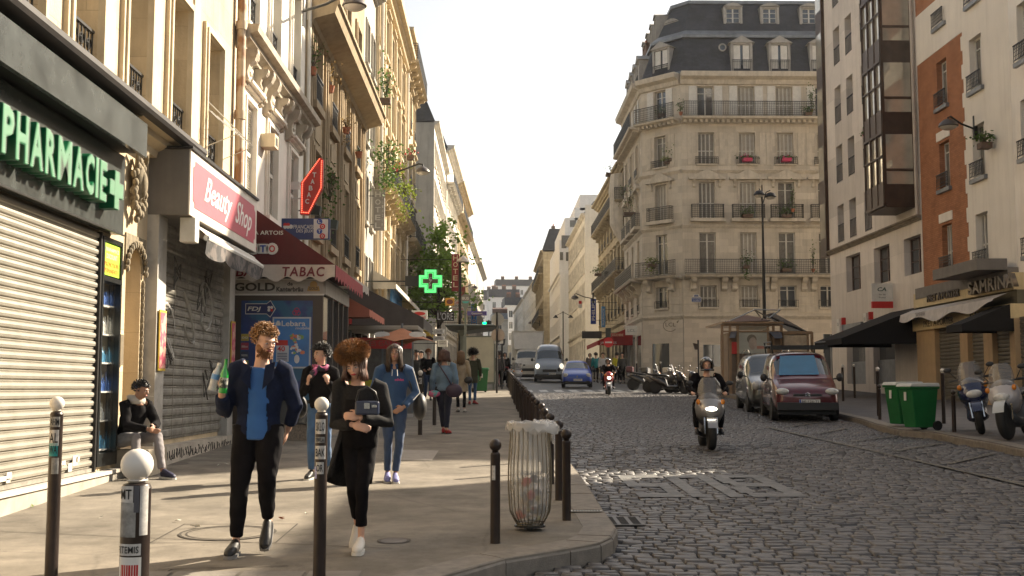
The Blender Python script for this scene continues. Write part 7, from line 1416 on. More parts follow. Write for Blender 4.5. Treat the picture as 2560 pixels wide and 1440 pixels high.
for k,(px,Y)in enumerate(((1281,62),(1286,70))):x_=atY(px,930,Y).x;scooter(("nearer" if k==0 else "farther")+" pale motorbike on the road just behind the bollard row",max(x_,1.3),Y,R(5),WHP,name="motorcycle",cat="motorcycle")
# ================================================================ people
SKIN=mat("skin_light",(.58,.34,.24),.5,var=.1,vs=12,spec=.35);SKIN2=mat("skin_tan",(.36,.19,.12),.5,var=.1,vs=12);EYEW=mat("eye_white",(.5,.47,.44),.3,var=0);IRIS=mat("iris_dark",(.03,.018,.012),.2,var=0);LIP=mat("lip_rose",(.34,.09,.08),.4,var=0);LIPR=mat("lip_red",(.4,.03,.035),.35,var=0)
def vox(mb,vs,it=4,mats_=None,name="m"):
 me=evald(mb.mesh(name),('REMESH',dict(mode='VOXEL',voxel_size=vs,use_smooth_shade=True)),('SMOOTH',dict(factor=.5,iterations=it)))
 me.materials.clear();me.materials.append(mats_);smooth_mesh(me);return me
def wrinkle(me,amp,sc=9.,seed=0.):
 n=len(me.vertices);co=np.empty(n*3);no=np.empty(n*3);me.vertices.foreach_get("co",co);me.vertices.foreach_get("normal",no);co=co.reshape(-1,3);no=no.reshape(-1,3)
 q=co*np.array([sc,sc,sc*.55]);d=np.sin(q[:,0]*2.1+3*np.sin(q[:,2]*1.3+seed)+seed)*np.sin(q[:,2]*3.7+2*np.sin(q[:,1]*2+q[:,0]))+.5*np.sin(q[:,2]*7.3+q[:,0]*4.1+seed)*np.sin(q[:,1]*5+q[:,2]*3)
 me.vertices.foreach_set("co",(co+no*(d*amp)[:,None]).ravel());me.update()
def cutfaces(me,fn):
 bm=bmesh.new();bm.from_mesh(me);bm.faces.ensure_lookup_table();dl=[f for f in bm.faces if fn(f.calc_center_median())];bmesh.ops.delete(bm,geom=dl,context='FACES');bm.to_mesh(me);bm.free();me.update()
def eltube(mb,secs,n=16):
 mb.rings([[(x+rx*math.cos(a),y+ry*math.sin(a),z)for a in np.linspace(0,2*math.pi,n+1)[:-1]]for x,y,z,rx,ry in secs])
def hand(mb,wr,d,up,side,s=1.,curl=.5):
 """palm and five fingers from wrist wr along d; up = back of hand; side = +-1 thumb side"""
 d=Vector(d).normalized();up=Vector(up);up=(up-d*up.dot(d)).normalized();lat=d.cross(up)*side;wr=Vector(wr)
 M=Matrix((lat,d,up)).transposed();mb.ell(wr+d*.05*s,(.04*s,.055*s,.017*s),12,0,M)
 for k,(o,L)in enumerate(((.028,.07),(.01,.08),(-.009,.075),(-.027,.058))):
  b=wr+d*.088*s+lat*o*s;c=curl+.08*k;p1=b+(d*math.cos(c*.5)-up*math.sin(c*.5))*L*.4*s;p2=p1+(d*math.cos(c*1.3)-up*math.sin(c*1.3))*L*.35*s;p3=p2+(d*math.cos(c*2)-up*math.sin(c*2))*L*.3*s
  mb.tube([b-d*.02*s,b,p1,p2,p3],[.0095*s,.0095*s,.009*s,.0082*s,.0068*s],8)
 b=wr+d*.03*s+lat*.03*s;mb.tube([b,b+(lat*.8+d*.7-up*.25).normalized()*.035*s,b+(lat*.45+d-up*.4).normalized()*.07*s],[.012*s,.0105*s,.0085*s],8)
BASE=dict(pel=(0,0,.95),che=(0,0,1.3),neck=(0,0,1.47),head=(0,-.02,1.64),sL=(-.18,0,1.42),sR=(.18,0,1.42),eL=(-.24,.03,1.14),eR=(.24,.03,1.14),wL=(-.25,-.06,.9),wR=(.25,-.06,.9),hL=(-.09,0,.93),hR=(.09,0,.93),kL=(-.1,-.02,.51),kR=(.1,-.02,.51),aL=(-.1,.02,.09),aR=(.1,.02,.09),tL=(-.11,-.14,.03),tR=(.11,-.14,.03))
def person(label,x,y,rz,H,J=None,yaw=0,tilt=0,roll=0,top=None,topm=None,hem=.9,slv=.95,open_=None,inner=None,legm=None,legcut=.1,legr=1.,shoem=None,skin=SKIN,hair=None,hairm=None,build=1.,fine=.008,coat=None,beard=None,dz=0.,lips=LIP,sole=None,handd=None,wrk=.004,name="person",flare=1.,hoodie=None,cat="person",loc=None):
 t=thing(name,label,cat,loc or(x,y,G(y)+dz),rz);P=dict(BASE);P.update(J or{});k=H/1.76;P={a:Vector(b)*k for a,b in P.items()};B=build
 hd=P['head'];Rm=Matrix.Rotation(R(yaw),3,'Z')@Matrix.Rotation(R(roll),3,'Y')@Matrix.Rotation(R(tilt),3,'X');h_=k*.98
 hp=lambda a,b,c:hd+Rm@(Vector((a,b,c))*h_)
 mb=MB()
 for c,r in(((0,.01,.03),(.076,.095,.09)),((0,-.012,-.03),(.064,.078,.075)),((0,-.05,-.078),(.032,.03,.028)),((0,-.078,.022),(.05,.018,.014)),((.034,-.058,-.02),(.026,.026,.024)),((-.034,-.058,-.02),(.026,.026,.024)),((0,-.082,-.052),(.025,.014,.012)),((.077,.012,-.005),(.009,.02,.032)),((-.077,.012,-.005),(.009,.02,.032))):mb.ell(hp(*c),tuple(v*h_ for v in r),16,0,Rm)
 mb.tube([hp(0,-.088,.02),hp(0,-.1,-.005),hp(0,-.108,-.022)],[.008*h_,.01*h_,.014*h_],8)
 mb.tube([P['neck']-Vector((0,0,.06*k)),P['neck']+Vector((0,0,.02)),hp(0,.02,-.05)],[.07*k*B,.053*k,.05*k],12)
 sh=(P['sR']-P['sL']);n_=P['neck'];pe,ch=P['pel'],P['che']
 def torso(m,g=0.,z0=None,fl=1.):
  ax=sh.normalized();rg=[]
  tt=[(-.10,.15,.105),(0,.16,.11),(.3,.14,.1),(.6,.155,.115),(.85,.17,.115),(1.,.165,.1),(1.12,.13,.08),(1.22,.07,.06)]
  for u,rx,ry in tt:
   c=pe.lerp(ch,u)if u<=1 else ch.lerp(n_,(u-1)/.22*.75)
   if z0 is not None and u==-.10:
    cc=Vector((c.x,c.y,z0));rg.append([cc+Vector((math.cos(a)*(rx*B+g)*k*fl,math.sin(a)*(ry*B+g)*k*fl,0))for a in np.linspace(0,2*math.pi,21)[:-1]])
   yv=Vector((-ax.y,ax.x,0));axv=Vector((1,0,0)).lerp(ax,min(1,max(0,u)));yv=Vector((-axv.y,axv.x,0))
   rg.append([c+axv*math.cos(a)*(rx*B+g)*k+yv*math.sin(a)*(ry*B+g)*k for a in np.linspace(0,2*math.pi,21)[:-1]])
  m.rings(rg)
 def arm(m,s,g=0.,f=1.):
  a,b,c=P['s'+s],P['e'+s],P['w'+s];e=b.lerp(c,f);m.tube([a+(n_-a)*.35,a,a.lerp(b,.5),b,b.lerp(e,.5),e],[(.055+g)*k,(.058*B+g)*k,(.05*B+g)*k,(.043*B+g)*k,(.038+g)*k,(.029+g*1.1)*k],12)
 def leg(m,s,g=0.,zc=None,f=1.):
  a,b,c=P['h'+s],P['k'+s],P['a'+s];e=b.lerp(c,f);m.tube([a+Vector((0,0,.06)),a,a.lerp(b,.5),b,b.lerp(e,.4),e],[(.09*B*legr+g)*k,(.092*B*legr+g)*k,(.078*B*legr+g)*k,(.056*legr+g)*k,(.052*legr+g)*k,(.036+g*1.2)*k],14)
 torso(mb,-.01)
 for s in 'LR':arm(mb,s,-.005);leg(mb,s,-.008);f_=(P['t'+s]-P['a'+s]);mb.tube([P['a'+s],P['a'+s]+f_*.5,P['t'+s]],[.036*k,.033*k,.028*k],10)
 for s in 'LR':
  if handd and handd.get(s):d,up,sd_,cu=handd[s]
  else:d,up,sd_,cu=(P['w'+s]-P['e'+s]),Vector((1 if s=='R' else-1,0,.1)),(1 if s=='R' else-1),.5
  hand(mb,P['w'+s],d,up,sd_,k,cu)
 me=vox(mb,fine,3,skin,"body");put("body",me,t)
 if yaw is not None and fine<.014:
  for s in(-1,1):
   m=MB();m.ell(hp(s*.031,-.083,.003),(.014*h_,.007*h_,.006*h_),10,0,Rm);m.ell(hp(s*.031,-.0885,.002),(.006*h_,.0035*h_,.0055*h_),8,1,Rm);m.build("eye",[EYEW,IRIS],t,sm=True)
   m=MB();m.tube([hp(s*.014,-.094,.021),hp(s*.033,-.093,.028),hp(s*.052,-.08,.022)],[.003,.0045,.002],5);m.build("eyebrow",hairm or IRIS,t)
  m=MB();m.ell(hp(0,-.094,-.053),(.024*h_,.006*h_,.008*h_),12,0,Rm);m.build("mouth",lips,t,sm=True)
 if beard:
  m=MB();[m.ell(hp(*c),tuple(v*h_ for v in r),12,0,Rm)for c,r in(((0,-.045,-.088),(.048,.045,.036)),((.05,-.02,-.055),(.022,.045,.04)),((-.05,-.02,-.055),(.022,.045,.04)),((0,-.09,-.038),(.03,.012,.007)),((0,-.06,-.105),(.03,.03,.025)))]
  rnd=random.Random(3)
  for _ in range(160):a=rnd.uniform(-1.5,1.5);p_=hp(.06*math.sin(a),-.02-.062*math.cos(a),rnd.uniform(-.115,-.045));m.tube([p_,p_+Rm@Vector((.014*math.sin(a),-.012,-.016))],[.004,.001],4)
  m.build("beard",beard,t,sm=True)
 if legm:
  m=MB();[leg(m,s,.01,None,1-legcut)for s in 'LR'];a,b=P['hL'],P['hR'];c=(a+b)/2;m.rings([[c+Vector((math.cos(q)*.142*B*k,math.sin(q)*.1*B*k,dz_))for q in np.linspace(0,2*math.pi,17)[:-1]]for dz_ in(-.05*k,.02*k,.12*k)]);me=vox(m,max(fine,.011),3,legm,"trousers");wrinkle(me,wrk*.9,11,1.3);put("trousers",me,t)
 if inner:m=MB();torso(m,.016,(hem-.03)*k);me=vox(m,.012,4,inner,"t_shirt");wrinkle(me,.003,8,2);put("t_shirt",me,t)
 if topm:
  m=MB();torso(m,.022 if open_ else .014,hem*k,flare);[arm(m,s,.018,slv)for s in 'LR']
  if hoodie:m.rings([[n_+Vector((math.cos(q)*r_*k,math.sin(q)*r_*.85*k+yo*k,z_*k))for q in np.linspace(0,6.283,17)[:-1]]for r_,z_,yo in((.1,-.08,.03),(.12,-.02,.04),(.105,.04,.04),(.08,.03,.04))])
  me=vox(m,max(fine,.011),4,topm,"jacket");wrinkle(me,wrk,9,len(label)*.7)
  if open_:
   w0,w1=open_;zt,zb=n_.z+.02,hem*k-.05;cutfaces(me,lambda c:c.y<ch.y+.02 and w0+(w1-w0)*(c.z-zb)/(zt-zb)>abs(c.x-(ch.x+pe.x)/2-.01)and c.z<n_.z+.05)
   o=put(coat or "jacket",me,t);sd=o.modifiers.new("s",'SOLIDIFY');sd.thickness=.012
   m=MB();
   for s in(-1,1):cx=(ch.x+pe.x)/2+.01;m.add([(cx+s*(w1+.0),ch.y-.125*k*B,n_.z-.03),(cx+s*(w1+.075),ch.y-.1*k*B,n_.z+.0),(cx+s*(w1*.9+.07),ch.y-.15*k*B,n_.z-.14),(cx+s*w1*.75,ch.y-.15*k*B,n_.z-.22)],[(0,1,2,3)])
   m.build("collar",topm,t).modifiers.new("s",'SOLIDIFY').thickness=.006
  else:put(coat or "jacket",me,t)
 if shoem:
  for s in 'LR':
   a,tt_=P['a'+s],P['t'+s];f_=(tt_-a);f_.z=0;fl_=f_.length or 1;d=(tt_-a+Vector((0,0,.055*k)));d.normalize();q=d.to_track_quat('-Y','Z').to_matrix();c=a+(tt_-a)*.52+Vector((0,0,-.005));m=MB();L_=.135*k
   m.rings([[c+q@Vector((w_*math.cos(u)*k,yy*k,(z_+hh*math.sin(u))*k))for u in np.linspace(0,6.283,13)[:-1]]for yy,w_,z_,hh in((-.15,.012,-.03,.015),(-.135,.036,-.022,.026),(-.08,.047,-.012,.036),(0,.042,.0,.048),(.06,.038,.012,.058),(.1,.034,.005,.05),(.115,.014,-.01,.03))]);me=vox(m,.008,3,shoem,"shoe");o=put("shoe",me,t)
   m=MB();m.rings([[c+q@Vector((x_*k,y_*k,z_*k))for x_,y_ in((0,-.155),(.035,-.145),(.048,-.09),(.043,0),(.038,.07),(.03,.118),(-.03,.118),(-.038,.07),(-.043,0),(-.048,-.09),(-.035,-.145))]for z_ in(-.062,-.038)]);m.build("sole",sole or PLAST,o)
 if hair:
  st,L,vol=hair;m=MB();rnd=random.Random(len(label));sk=lambda v,e=0.:hd+Rm@(Vector((v.x*(.08+e),v.y*(.098+e)+.014,v.z*(.092+e)+.032))*h_)
  if st!='none':
   cap=MB();cap.ell((0,0,0),1,20);base=[Vector(v)for v in cap.v];lim=lambda v:(v.z>.25 if v.y<-.35 else v.z>(-.45 if st!='short' else-.3)-.3*v.y);fs=[f for f in cap.f if all(lim(base[i])for i in f)]
   us=sorted({i for f in fs for i in f});mp={a:b for b,a in enumerate(us)};m.add([sk(base[i],.006+vol*.3)for i in us],[tuple(mp[i]for i in f)for f in fs])
  N={'short':420,'curly':620,'long':420,'bob':360,'afro':620,'bun':260}.get(st,0);N=N if fine<.014 else N//3;tk=.0045 if fine<.014 else .008
  for _ in range(N):
   v=Vector((rnd.gauss(0,1),rnd.gauss(0,1),rnd.gauss(.45,.8))).normalized()
   if(v.y<-.35 and v.z<.32)or v.z<-.5:continue
   p0=sk(v,.004);out=(Rm@v)
   if st in('long','bob'):
    sd=Vector((out.x,max(out.y,-.25),0));
    if sd.length<.3:sd=Vector((rnd.choice((-1,1))*.6,.3,0))
    sd.normalize();rim=hd+Vector((sd.x*(.088+vol)*h_,sd.y*(.1+vol)*h_+.015,.0));l_=L*rnd.uniform(.8,1.05);w_=Vector((rnd.uniform(-1,1),rnd.uniform(-1,1),0))*.012
    m.tube([p0,(p0+rim)/2+Vector((0,0,.02))+out*.012,rim+Vector((0,0,-.04)),rim+Vector((0,0,-.04-l_*.5))+w_,rim*.985+hd*.015+Vector((0,0,-.04-l_))+w_*2],[tk,tk*1.6,tk*1.8,tk*1.6,tk*.4],4)
   else:
    l_=L*rnd.uniform(.6,1.2);j=Vector((rnd.uniform(-1,1),rnd.uniform(-1,1),rnd.uniform(-.6,1)))*(.8 if st in('curly','afro')else .35)
    p1=p0+(out+j*.5).normalized()*l_*.5;p2=p1+(out*.6+j+Vector((0,0,-.3))).normalized()*l_*.5;m.tube([p0,p1,p2],[tk*1.3,tk*1.2,tk*.3],4)
  m.build("hair",hairm,t,sm=True)
 return t,P,hp,Rm
DN=mat("denim_navy_jacket",(.008,.013,.035),.9,var=.3,vs=25,bump=.3,bs=300,spec=.2);BLT=mat("blue_tshirt",(.02,.1,.3),.85,var=.08,vs=6,sheen=.2);BLKC=mat("black_cloth",(.006,.005,.006),.95,var=.4,vs=14,spec=.15);GCO=mat("charcoal_coat",(.017,.016,.016),.9,var=.4,vs=60,spec=.2)
JEAN=mat("blue_jeans",(.05,.11,.22),.85,var=.35,vs=5,sheen=.2);JEAND=mat("dark_jeans",(.025,.05,.11),.85,var=.3,vs=6,sheen=.2);GRH=mat("ginger_hair",(.24,.12,.04),.5,var=.35,vs=20);GRB=mat("ginger_beard",(.2,.075,.02),.6,var=.3,vs=20);BRH=mat("brown_hair",(.035,.018,.01),.45,var=.3,vs=20);BLH=mat("black_hair",(.01,.008,.007),.4,var=.3,vs=20);AUH=mat("auburn_hair",(.07,.025,.012),.5,var=.3,vs=20)
CANV=mat("white_canvas",(.6,.56,.5),.7,var=.08);BLKS=mat("black_shoe",(.012,.011,.011),.5,var=.2)
def pos(px,py):p=atG(px,py);return p.x,p.y
# 1 man in navy jacket
x,y=pos(640,1385)
m1,P,hp,Rm=person("bearded man in open navy jacket and blue t-shirt carrying two bottles",x,y,0,1.80,dict(head=(.045,-.05,1.63),neck=(.02,-.01,1.47),che=(0,0,1.3),sL=(-.17,.0,1.42),sR=(.19,.0,1.4),eL=(-.27,-.02,1.07),wL=(-.235,-.24,1.26),eR=(.27,.06,1.12),wR=(.2,.13,.93),hL=(-.09,0,.93),hR=(.09,0,.93),kL=(-.125,-.05,.52),aL=(-.15,-.02,.09),tL=(-.155,-.19,.035),kR=(.085,-.07,.55),aR=(.06,.14,.24),tR=(.06,.04,.1)),yaw=44,tilt=18,topm=DN,hem=.9,slv=.72,open_=(.085,.06),inner=BLT,legm=BLKC,legcut=.1,legr=1.08,shoem=BLKS,hair=('curly',.036,.006),hairm=GRH,beard=GRB,sole=mat("grey_sole",(.2,.19,.18),.7),handd={'L':((.03,-.2,.95),(-.6,-.7,0),-1,1.1)},fine=.0075)
btl=lambda o,q,m_,r,pr,nm:[setattr(o_,'rotation_euler',q)for o_ in[put(nm,m_,None,o)]]
def held(label,cat,name,loc,rot,parts):
 t=thing(name,label,cat,loc);t.rotation_euler=rot
 for nm,m_,pr in parts:mb=MB();mb.lathe(pr,16);mb.build(nm,m_,t,sm=45)
 return t
w=Vector((x,y,G(y)))+P['wL']+Vector((-.01,-.06,.1))
GG=mat("green_bottle_glass",(.01,.35,.04),.05,var=0,coat=1.,alpha=.82,em=(.0,.3,.02),es=0.0);held("green glass beer bottle held by the bearded man","bottle","bottle",w+Vector((.035,-.01,-.13)),(R(4),R(6),0),[("glass",GG,[(.03,0),(.032,.01),(.032,.15),(.014,.2),(.012,.25),(.014,.262),(.001,.262)]),("label",mat("dark_label",(.02,.03,.02),.5,two=(.4,.4,.35),tws=30),[(.0325,.04),(.0327,.12)])])
held("clear plastic water bottle held by the bearded man behind the green one","bottle","bottle",w+Vector((-.055,.02,-.11)),(R(4),R(16),0),[("plastic",mat("clear_plastic",(.62,.64,.66),.1,var=.2,vs=30,alpha=.6,coat=1.),[(.028,0),(.031,.02),(.029,.05),(.031,.08),(.031,.14),(.014,.18),(.014,.2)]),("cap",WPAINT,[(.015,.2),(.015,.218),(.001,.218)]),("label",mat("water_label",(.1,.25,.5),.4,var=.3,vs=40),[(.0315,.09),(.0315,.13)])])
# 2 woman in fur hat
x,y=pos(897,1375)
m2,P,hp,Rm=person("woman in fur hat and long charcoal coat hugging a navy handbag",x,y,R(-4),1.70,dict(head=(-.03,-.12,1.53),neck=(-.02,-.03,1.4),che=(-.01,0,1.25),sL=(-.17,.0,1.36),sR=(.165,.0,1.34),eL=(-.2,-.03,1.03),wL=(-.02,-.23,1.04),eR=(.24,-.02,1.05),wR=(.04,-.25,1.1),hL=(-.08,0,.9),hR=(.07,0,.9),kL=(-.04,-.06,.5),aL=(-.05,.2,.17),tL=(-.06,.14,.05),kR=(.04,-.1,.5),aR=(.03,-.07,.09),tR=(.035,-.24,.035)),yaw=-6,tilt=22,roll=-8,topm=GCO,hem=.98,inner=None,legm=BLKC,legcut=.28,legr=.8,build=.92,shoem=CANV,sole=WPAINT,hair=('bob',.09,.004),hairm=AUH,lips=LIPR,handd={'L':((.9,-.1,-.25),(0,-1,.2),-1,.5),'R':((-.8,-.1,.1),(0,-1,.4),1,.8)},fine=.0075)
mb=MB();rnd=random.Random(6);hc=hp(-.005,.025,.105)
for j,(r_,z_)in enumerate(()):pass
FUR=mat("brown_fur",(.2,.085,.02),.8,var=.7,vs=14);mb.ell(hc,(.118,.115,.075),18,0,Rm)
for _ in range(2300):
 v=Vector((rnd.gauss(0,1),rnd.gauss(0,1),rnd.gauss(0,.7))).normalized();p0=hc+Rm@Vector((v.x*.115,v.y*.112,v.z*.075));d=Rm@(v+Vector((rnd.uniform(-.5,.5),rnd.uniform(-.5,.5),rnd.uniform(-.7,.3)))).normalized();mb.tube([p0,p0+d*.042],[.0035,.0006],3)
mb.build("fur_hat",FUR,m2)
mb=MB();rg=[]
for i,u in enumerate(np.linspace(0,1,9)):
 z=1.0-.46*u;rg.append([((.15+.03*u)*math.sin(a)-.1*u,.01+.06*u-(.12+.02*u)*math.cos(a)+.012*math.sin(a*9+i),z+.06*math.cos(a*1.0)*u)for a in np.linspace(R(42),R(318),30)])
mb.rings(rg,0,cap=False,closed=False);o=mb.build("coat_skirt",GCO,m2,sm=True);o.modifiers.new("s",'SOLIDIFY').thickness=.01
mb=MB();mb.rings([[(.125*B_*math.cos(a),-.01+.11*B_*math.sin(a),z)for a in np.linspace(0,6.283,17)[:-1]]for z,B_ in((.82,1.12),(.95,1.18),(1.2,1.1))]);mb.build("black_top",BLKC,m2,sm=True)
hb_=thing("handbag","small navy leather handbag with silver clasps hugged by the woman in the fur hat","handbag",Vector((x,y,G(y)))+Vector((.07,-.27,1.13)),R(-6));mb=MB();mb.box(-.08,.11,-.03,.03,-.05,.06);mb.build("body",mat("navy_leather",(.012,.02,.05),.35,coat=.4,var=.2),hb_,bevel=.015);mb=MB();mb.box(-.0,.045,-.046,-.041,.0,.045);mb.box(.06,.1,-.046,-.041,.01,.03);mb.build("clasp",CHR,hb_);mb=MB();mb.tube([(-.07+.0,-.01,.06),(-.05,-.02,.14),(.02,-.02,.17),(.08,-.02,.13),(.1,-.01,.06)],.009,6);mb.build("handle",BLKS,hb_,sm=True)
# 3 woman with scarf
x,y=pos(798,1196)
m3,P,hp,Rm=person("woman in black jumper, pink scarf and pale jeans walking behind the fur hat woman",x,y,R(-6),1.68,dict(eL=(-.24,-.02,1.12),wL=(-.12,-.2,1.26),eR=(.25,-.02,1.14),wR=(.14,-.18,1.27),kL=(-.1,-.08,.52),aL=(-.09,-.04,.09),tL=(-.1,-.2,.03),aR=(.08,.16,.14),tR=(.09,.03,.05)),yaw=-38,topm=BLKC,hem=.93,legm=JEAN,legcut=.08,legr=.85,build=.95,shoem=BLKS,sole=WPAINT,hair=('short',.06,.014),hairm=BLH,hoodie=1,handd={'L':((.2,-.3,1),(-.8,-.6,0),-1,1.5),'R':((-.2,-.3,1),(.8,-.6,0),1,1.5)},fine=.009)
mb=MB();[mb.tube([(.09*math.cos(a)*1.0,-.02+.08*math.sin(a),1.40+.02*math.sin(a*2+j))for a in np.linspace(0,6.4,14)],.028,8)for j in(0,1)];mb.tube([(-.02,-.09,1.4),(-.06,-.15,1.33),(-.1,-.17,1.24)],[.03,.045,.02],8);mb.build("scarf",mat("pink_scarf",(.4,.08,.18),.8,two=(.02,.02,.03),tws=14),m3,sm=True)
mb=MB();mb.tube([(-.16,.02,1.4),(-.22,-.02,1.15),(-.24,.0,.98)],.012,6);mb.ell((-.25,.02,.9),(.07,.13,.14),12);mb.build("shoulder_bag",BLKS,m3,sm=True)
# 4 woman in blue sports hoodie
x,y=pos(983,1203)
m4,P,hp,Rm=person("woman in blue striped sports hoodie and jeans with a black shoulder bag",x,y,R(8),1.70,dict(eL=(-.26,.0,1.14),wL=(-.28,-.08,.9),eR=(.28,-.0,1.13),wR=(.12,-.13,.95),kL=(-.07,-.04,.5),aL=(-.07,.06,.1),tL=(-.08,-.08,.03),kR=(.07,-.08,.5),aR=(.02,-.08,.09),tR=(.02,-.24,.03)),yaw=-4,tilt=-6,topm=mat("blue_hoodie",(.014,.055,.14),.85,var=.15,vs=8,sheen=.2),hem=.9,legm=JEAND,legcut=.1,legr=.85,build=.98,shoem=mat("purple_trainer",(.2,.2,.42),.6,var=.3,vs=30),sole=WPAINT,skin=SKIN2,hair=('long',.22,.01),hairm=BRH,hoodie=1,handd={'R':((-.9,-.2,-.5),(0,-1,.2),1,.5)},fine=.009)
mb=MB()
for j in range(3):
 o_=(j-1)*.016;a,b,c=P['sR'],P['eR'],P['wR'];mb.tube([a+Vector((.055,o_-.03,.03)),a.lerp(b,.5)+Vector((.058,o_-.02,0)),b+Vector((.05,o_-.015,0)),b.lerp(c,.45)+Vector((.03,o_-.05,-.01))],.005,4)
mb.build("sleeve_stripe",WPAINT,m4);text("adidas",.11,.032,mat("pink_print",(.55,.03,.16),.6,var=0),m4,(.0,-.152,1.24),depth=.003,off=.01)
mb=MB();mb.tube([(.13,.0,1.42),(.2,-.06,1.2),(.27,.02,1.0)],.012,6);mb.ell((.33,.05,.92),(.09,.16,.17),12);mb.build("shoulder_bag",BLKS,m4,sm=True);mb=MB();[mb.tube([(s*.03,-.115,1.38),(s*.035,-.145,1.3)],.004,5)for s in(-1,1)];mb.build("drawstring",WPAINT,m4)
# 5 seated man
sx,sy=-4.74,14.9
m5,P,hp,Rm=person("man in black jacket and grey joggers sitting hunched on the doorway step",0,0,R(52),1.74,dict(pel=(0,.02,.48),che=(0,-.14,.82),neck=(0,-.22,.98),head=(.0,-.27,1.12),sL=(-.17,-.17,.93),sR=(.17,-.17,.93),eL=(-.22,-.3,.68),eR=(.22,-.3,.68),wL=(-.04,-.5,.62),wR=(.04,-.5,.64),hL=(-.1,-.02,.47),hR=(.1,-.02,.47),kL=(-.16,-.42,.52),kR=(.14,-.46,.52),aL=(-.15,-.42,.1),aR=(.12,-.6,.09),tL=(-.16,-.6,.03),tR=(.13,-.78,.03)),yaw=28,tilt=14,topm=BLKC,hem=.42,legm=mat("grey_joggers",(.22,.2,.2),.9,var=.15,sheen=.2),legcut=.06,shoem=mat("navy_trainer",(.02,.02,.05),.6),sole=WPAINT,skin=SKIN2,hair=('short',.03,.006),hairm=BLH,hoodie=None,fine=.009,loc=(sx,sy,G(sy)-.0),wrk=.006)
mb=MB();mb.rings([[(r_*math.cos(q),-.2+r_*.8*math.sin(q)+o_,z_)for q in np.linspace(0,6.283,17)[:-1]]for r_,z_,o_ in((.1,.93,0),(.125,.98,.03),(.12,1.03,.05),(.09,1.05,.05))]);mb.build("hood",mat("pale_hood",(.5,.45,.38),.9,var=.15),m5,sm=True)
mb=MB();mb.tube([hp(.03,-.1,-.055),hp(.045,-.17,-.045)],.004,6);mb.build("cigarette",WPAINT,m5)
# 6-9 mid distance
x,y=pos(1070,1001);person("red haired young man in black track jacket holding a snack",x,y,0,1.78,dict(eL=(-.24,.0,1.14),wL=(-.14,-.2,1.05),eR=(.24,.0,1.14),wR=(.1,-.24,1.08),kL=(-.08,-.06,.5),aR=(.08,.12,.1)),tilt=16,topm=BLKC,hem=.88,legm=JEAND,shoem=BLKS,hair=('short',.04,.01),hairm=mat("copper_hair",(.4,.13,.03),.5,var=.3),fine=.013)
x,y=pos(1110,1085);m7,P,_,_=person("woman seen from behind in pale denim jacket with a purple shoulder bag",x,y,R(180),1.68,dict(kL=(-.07,.02,.5),aL=(-.05,.04,.09),kR=(.06,-.12,.52),aR=(.02,-.12,.1),tR=(.02,-.26,.04)),topm=mat("pale_denim",(.12,.19,.26),.85,var=.25,vs=6),hem=.9,legm=mat("dark_navy_trousers",(.012,.014,.03),.9),legr=.95,shoem=mat("red_shoe",(.35,.02,.02),.5),hair=('bob',.09,.03),hairm=AUH,fine=.012,build=1.08)
mb=MB();mb.tube([(.12,.12,1.4),(-.05,.15,1.15),(-.16,.13,.95)],.014,6);mb.ell((-.2,.12,.86),(.17,.07,.14),12);mb.build("shoulder_bag",mat("purple_bag",(.04,.02,.04),.6),m7,sm=True);mb=MB();mb.ell((.2,.1,.8),(.13,.05,.07),10);mb.build("floral_pouch",mat("floral_cloth",(.5,.1,.2),.8,two=(.1,.35,.35),tws=12),m7,sm=True)
x,y=pos(1152,1030);m8,P,_,_=person("woman with long fair hair in a beige coat seen from behind",x,y,R(176),1.7,dict(aR=(.08,-.06,.1)),topm=mat("beige_coat",(.36,.28,.18),.9,var=.15,vs=4),hem=.58,flare=1.3,legm=BLKC,legr=.75,shoem=CANV,hair=('long',.26,.02),hairm=mat("dark_blond_hair",(.2,.11,.045),.5,var=.3),fine=.013,coat="coat");mb=MB();mb.ell((-.22,.12,.88),(.12,.08,.1),10);mb.build("camera_bag",BLKS,m8,sm=True)
x,y=pos(1182,1011);person("person with big afro hair in an olive parka seen from behind",x,y,R(184),1.74,dict(aL=(-.07,-.1,.1),kL=(-.08,-.08,.5)),topm=mat("olive_parka",(.045,.045,.02),.9,var=.25),hem=.7,flare=1.1,legm=JEAN,legr=.75,shoem=mat("red_shoe",(.35,.02,.02),.5),hair=('afro',.13,.04),hairm=BLH,fine=.013,coat="parka")
# far pedestrians
FARP=[("dark dressed person at the edge of the pavement beyond the last bollard",1262,966,0,BLKC,BLKC,'bob',BLH),("person in grey coat pushing a pushchair by the shelter",1248,968,180,mat("grey_coat",(.13,.11,.1),.9),BLKC,'short',AUH),("dark figure standing in the shade left of the redhead man",1040,998,20,mat("dark_coat",(.06,.06,.055),.9),JEAND,'short',BLH),("person in black beside the red stall behind the redhead man",1052,990,0,BLKC,BLKC,'short',BLH),("person in teal top near the butcher awning",1490,955,180,mat("teal_top",(.02,.2,.22),.9),BLKC,'short',BLH),("person in white shirt beside the small red scooter",1508,957,0,mat("white_shirt",(.5,.5,.5),.9),JEAND,'short',BRH),("person in yellow waistcoat by the corner block",1543,957,180,mat("yellow_vest",(.5,.45,.03),.9),BLKC,'short',BLH),("person in dark clothes before the bank corner windows",1556,958,0,mat("dark_coat",(.06,.06,.055),.9),BLKC,'short',BLH),("person in grey further along under the butcher awning",1475,950,0,mat("grey_coat",(.13,.11,.1),.9),JEAND,'bob',BRH)]  # two of these figures share a plain dark grey cloth
for lb,px,py,rz,tm,lm,hs,hm in FARP:x,y=pos(px,py);person(lb,x,y,R(rz),1.74,dict(aL=(-.09,-.1,.1),aR=(.1,.12,.12)),topm=tm,hem=.85,legm=lm,shoem=BLKS,hair=(hs,.06,.015),hairm=hm,fine=.02)
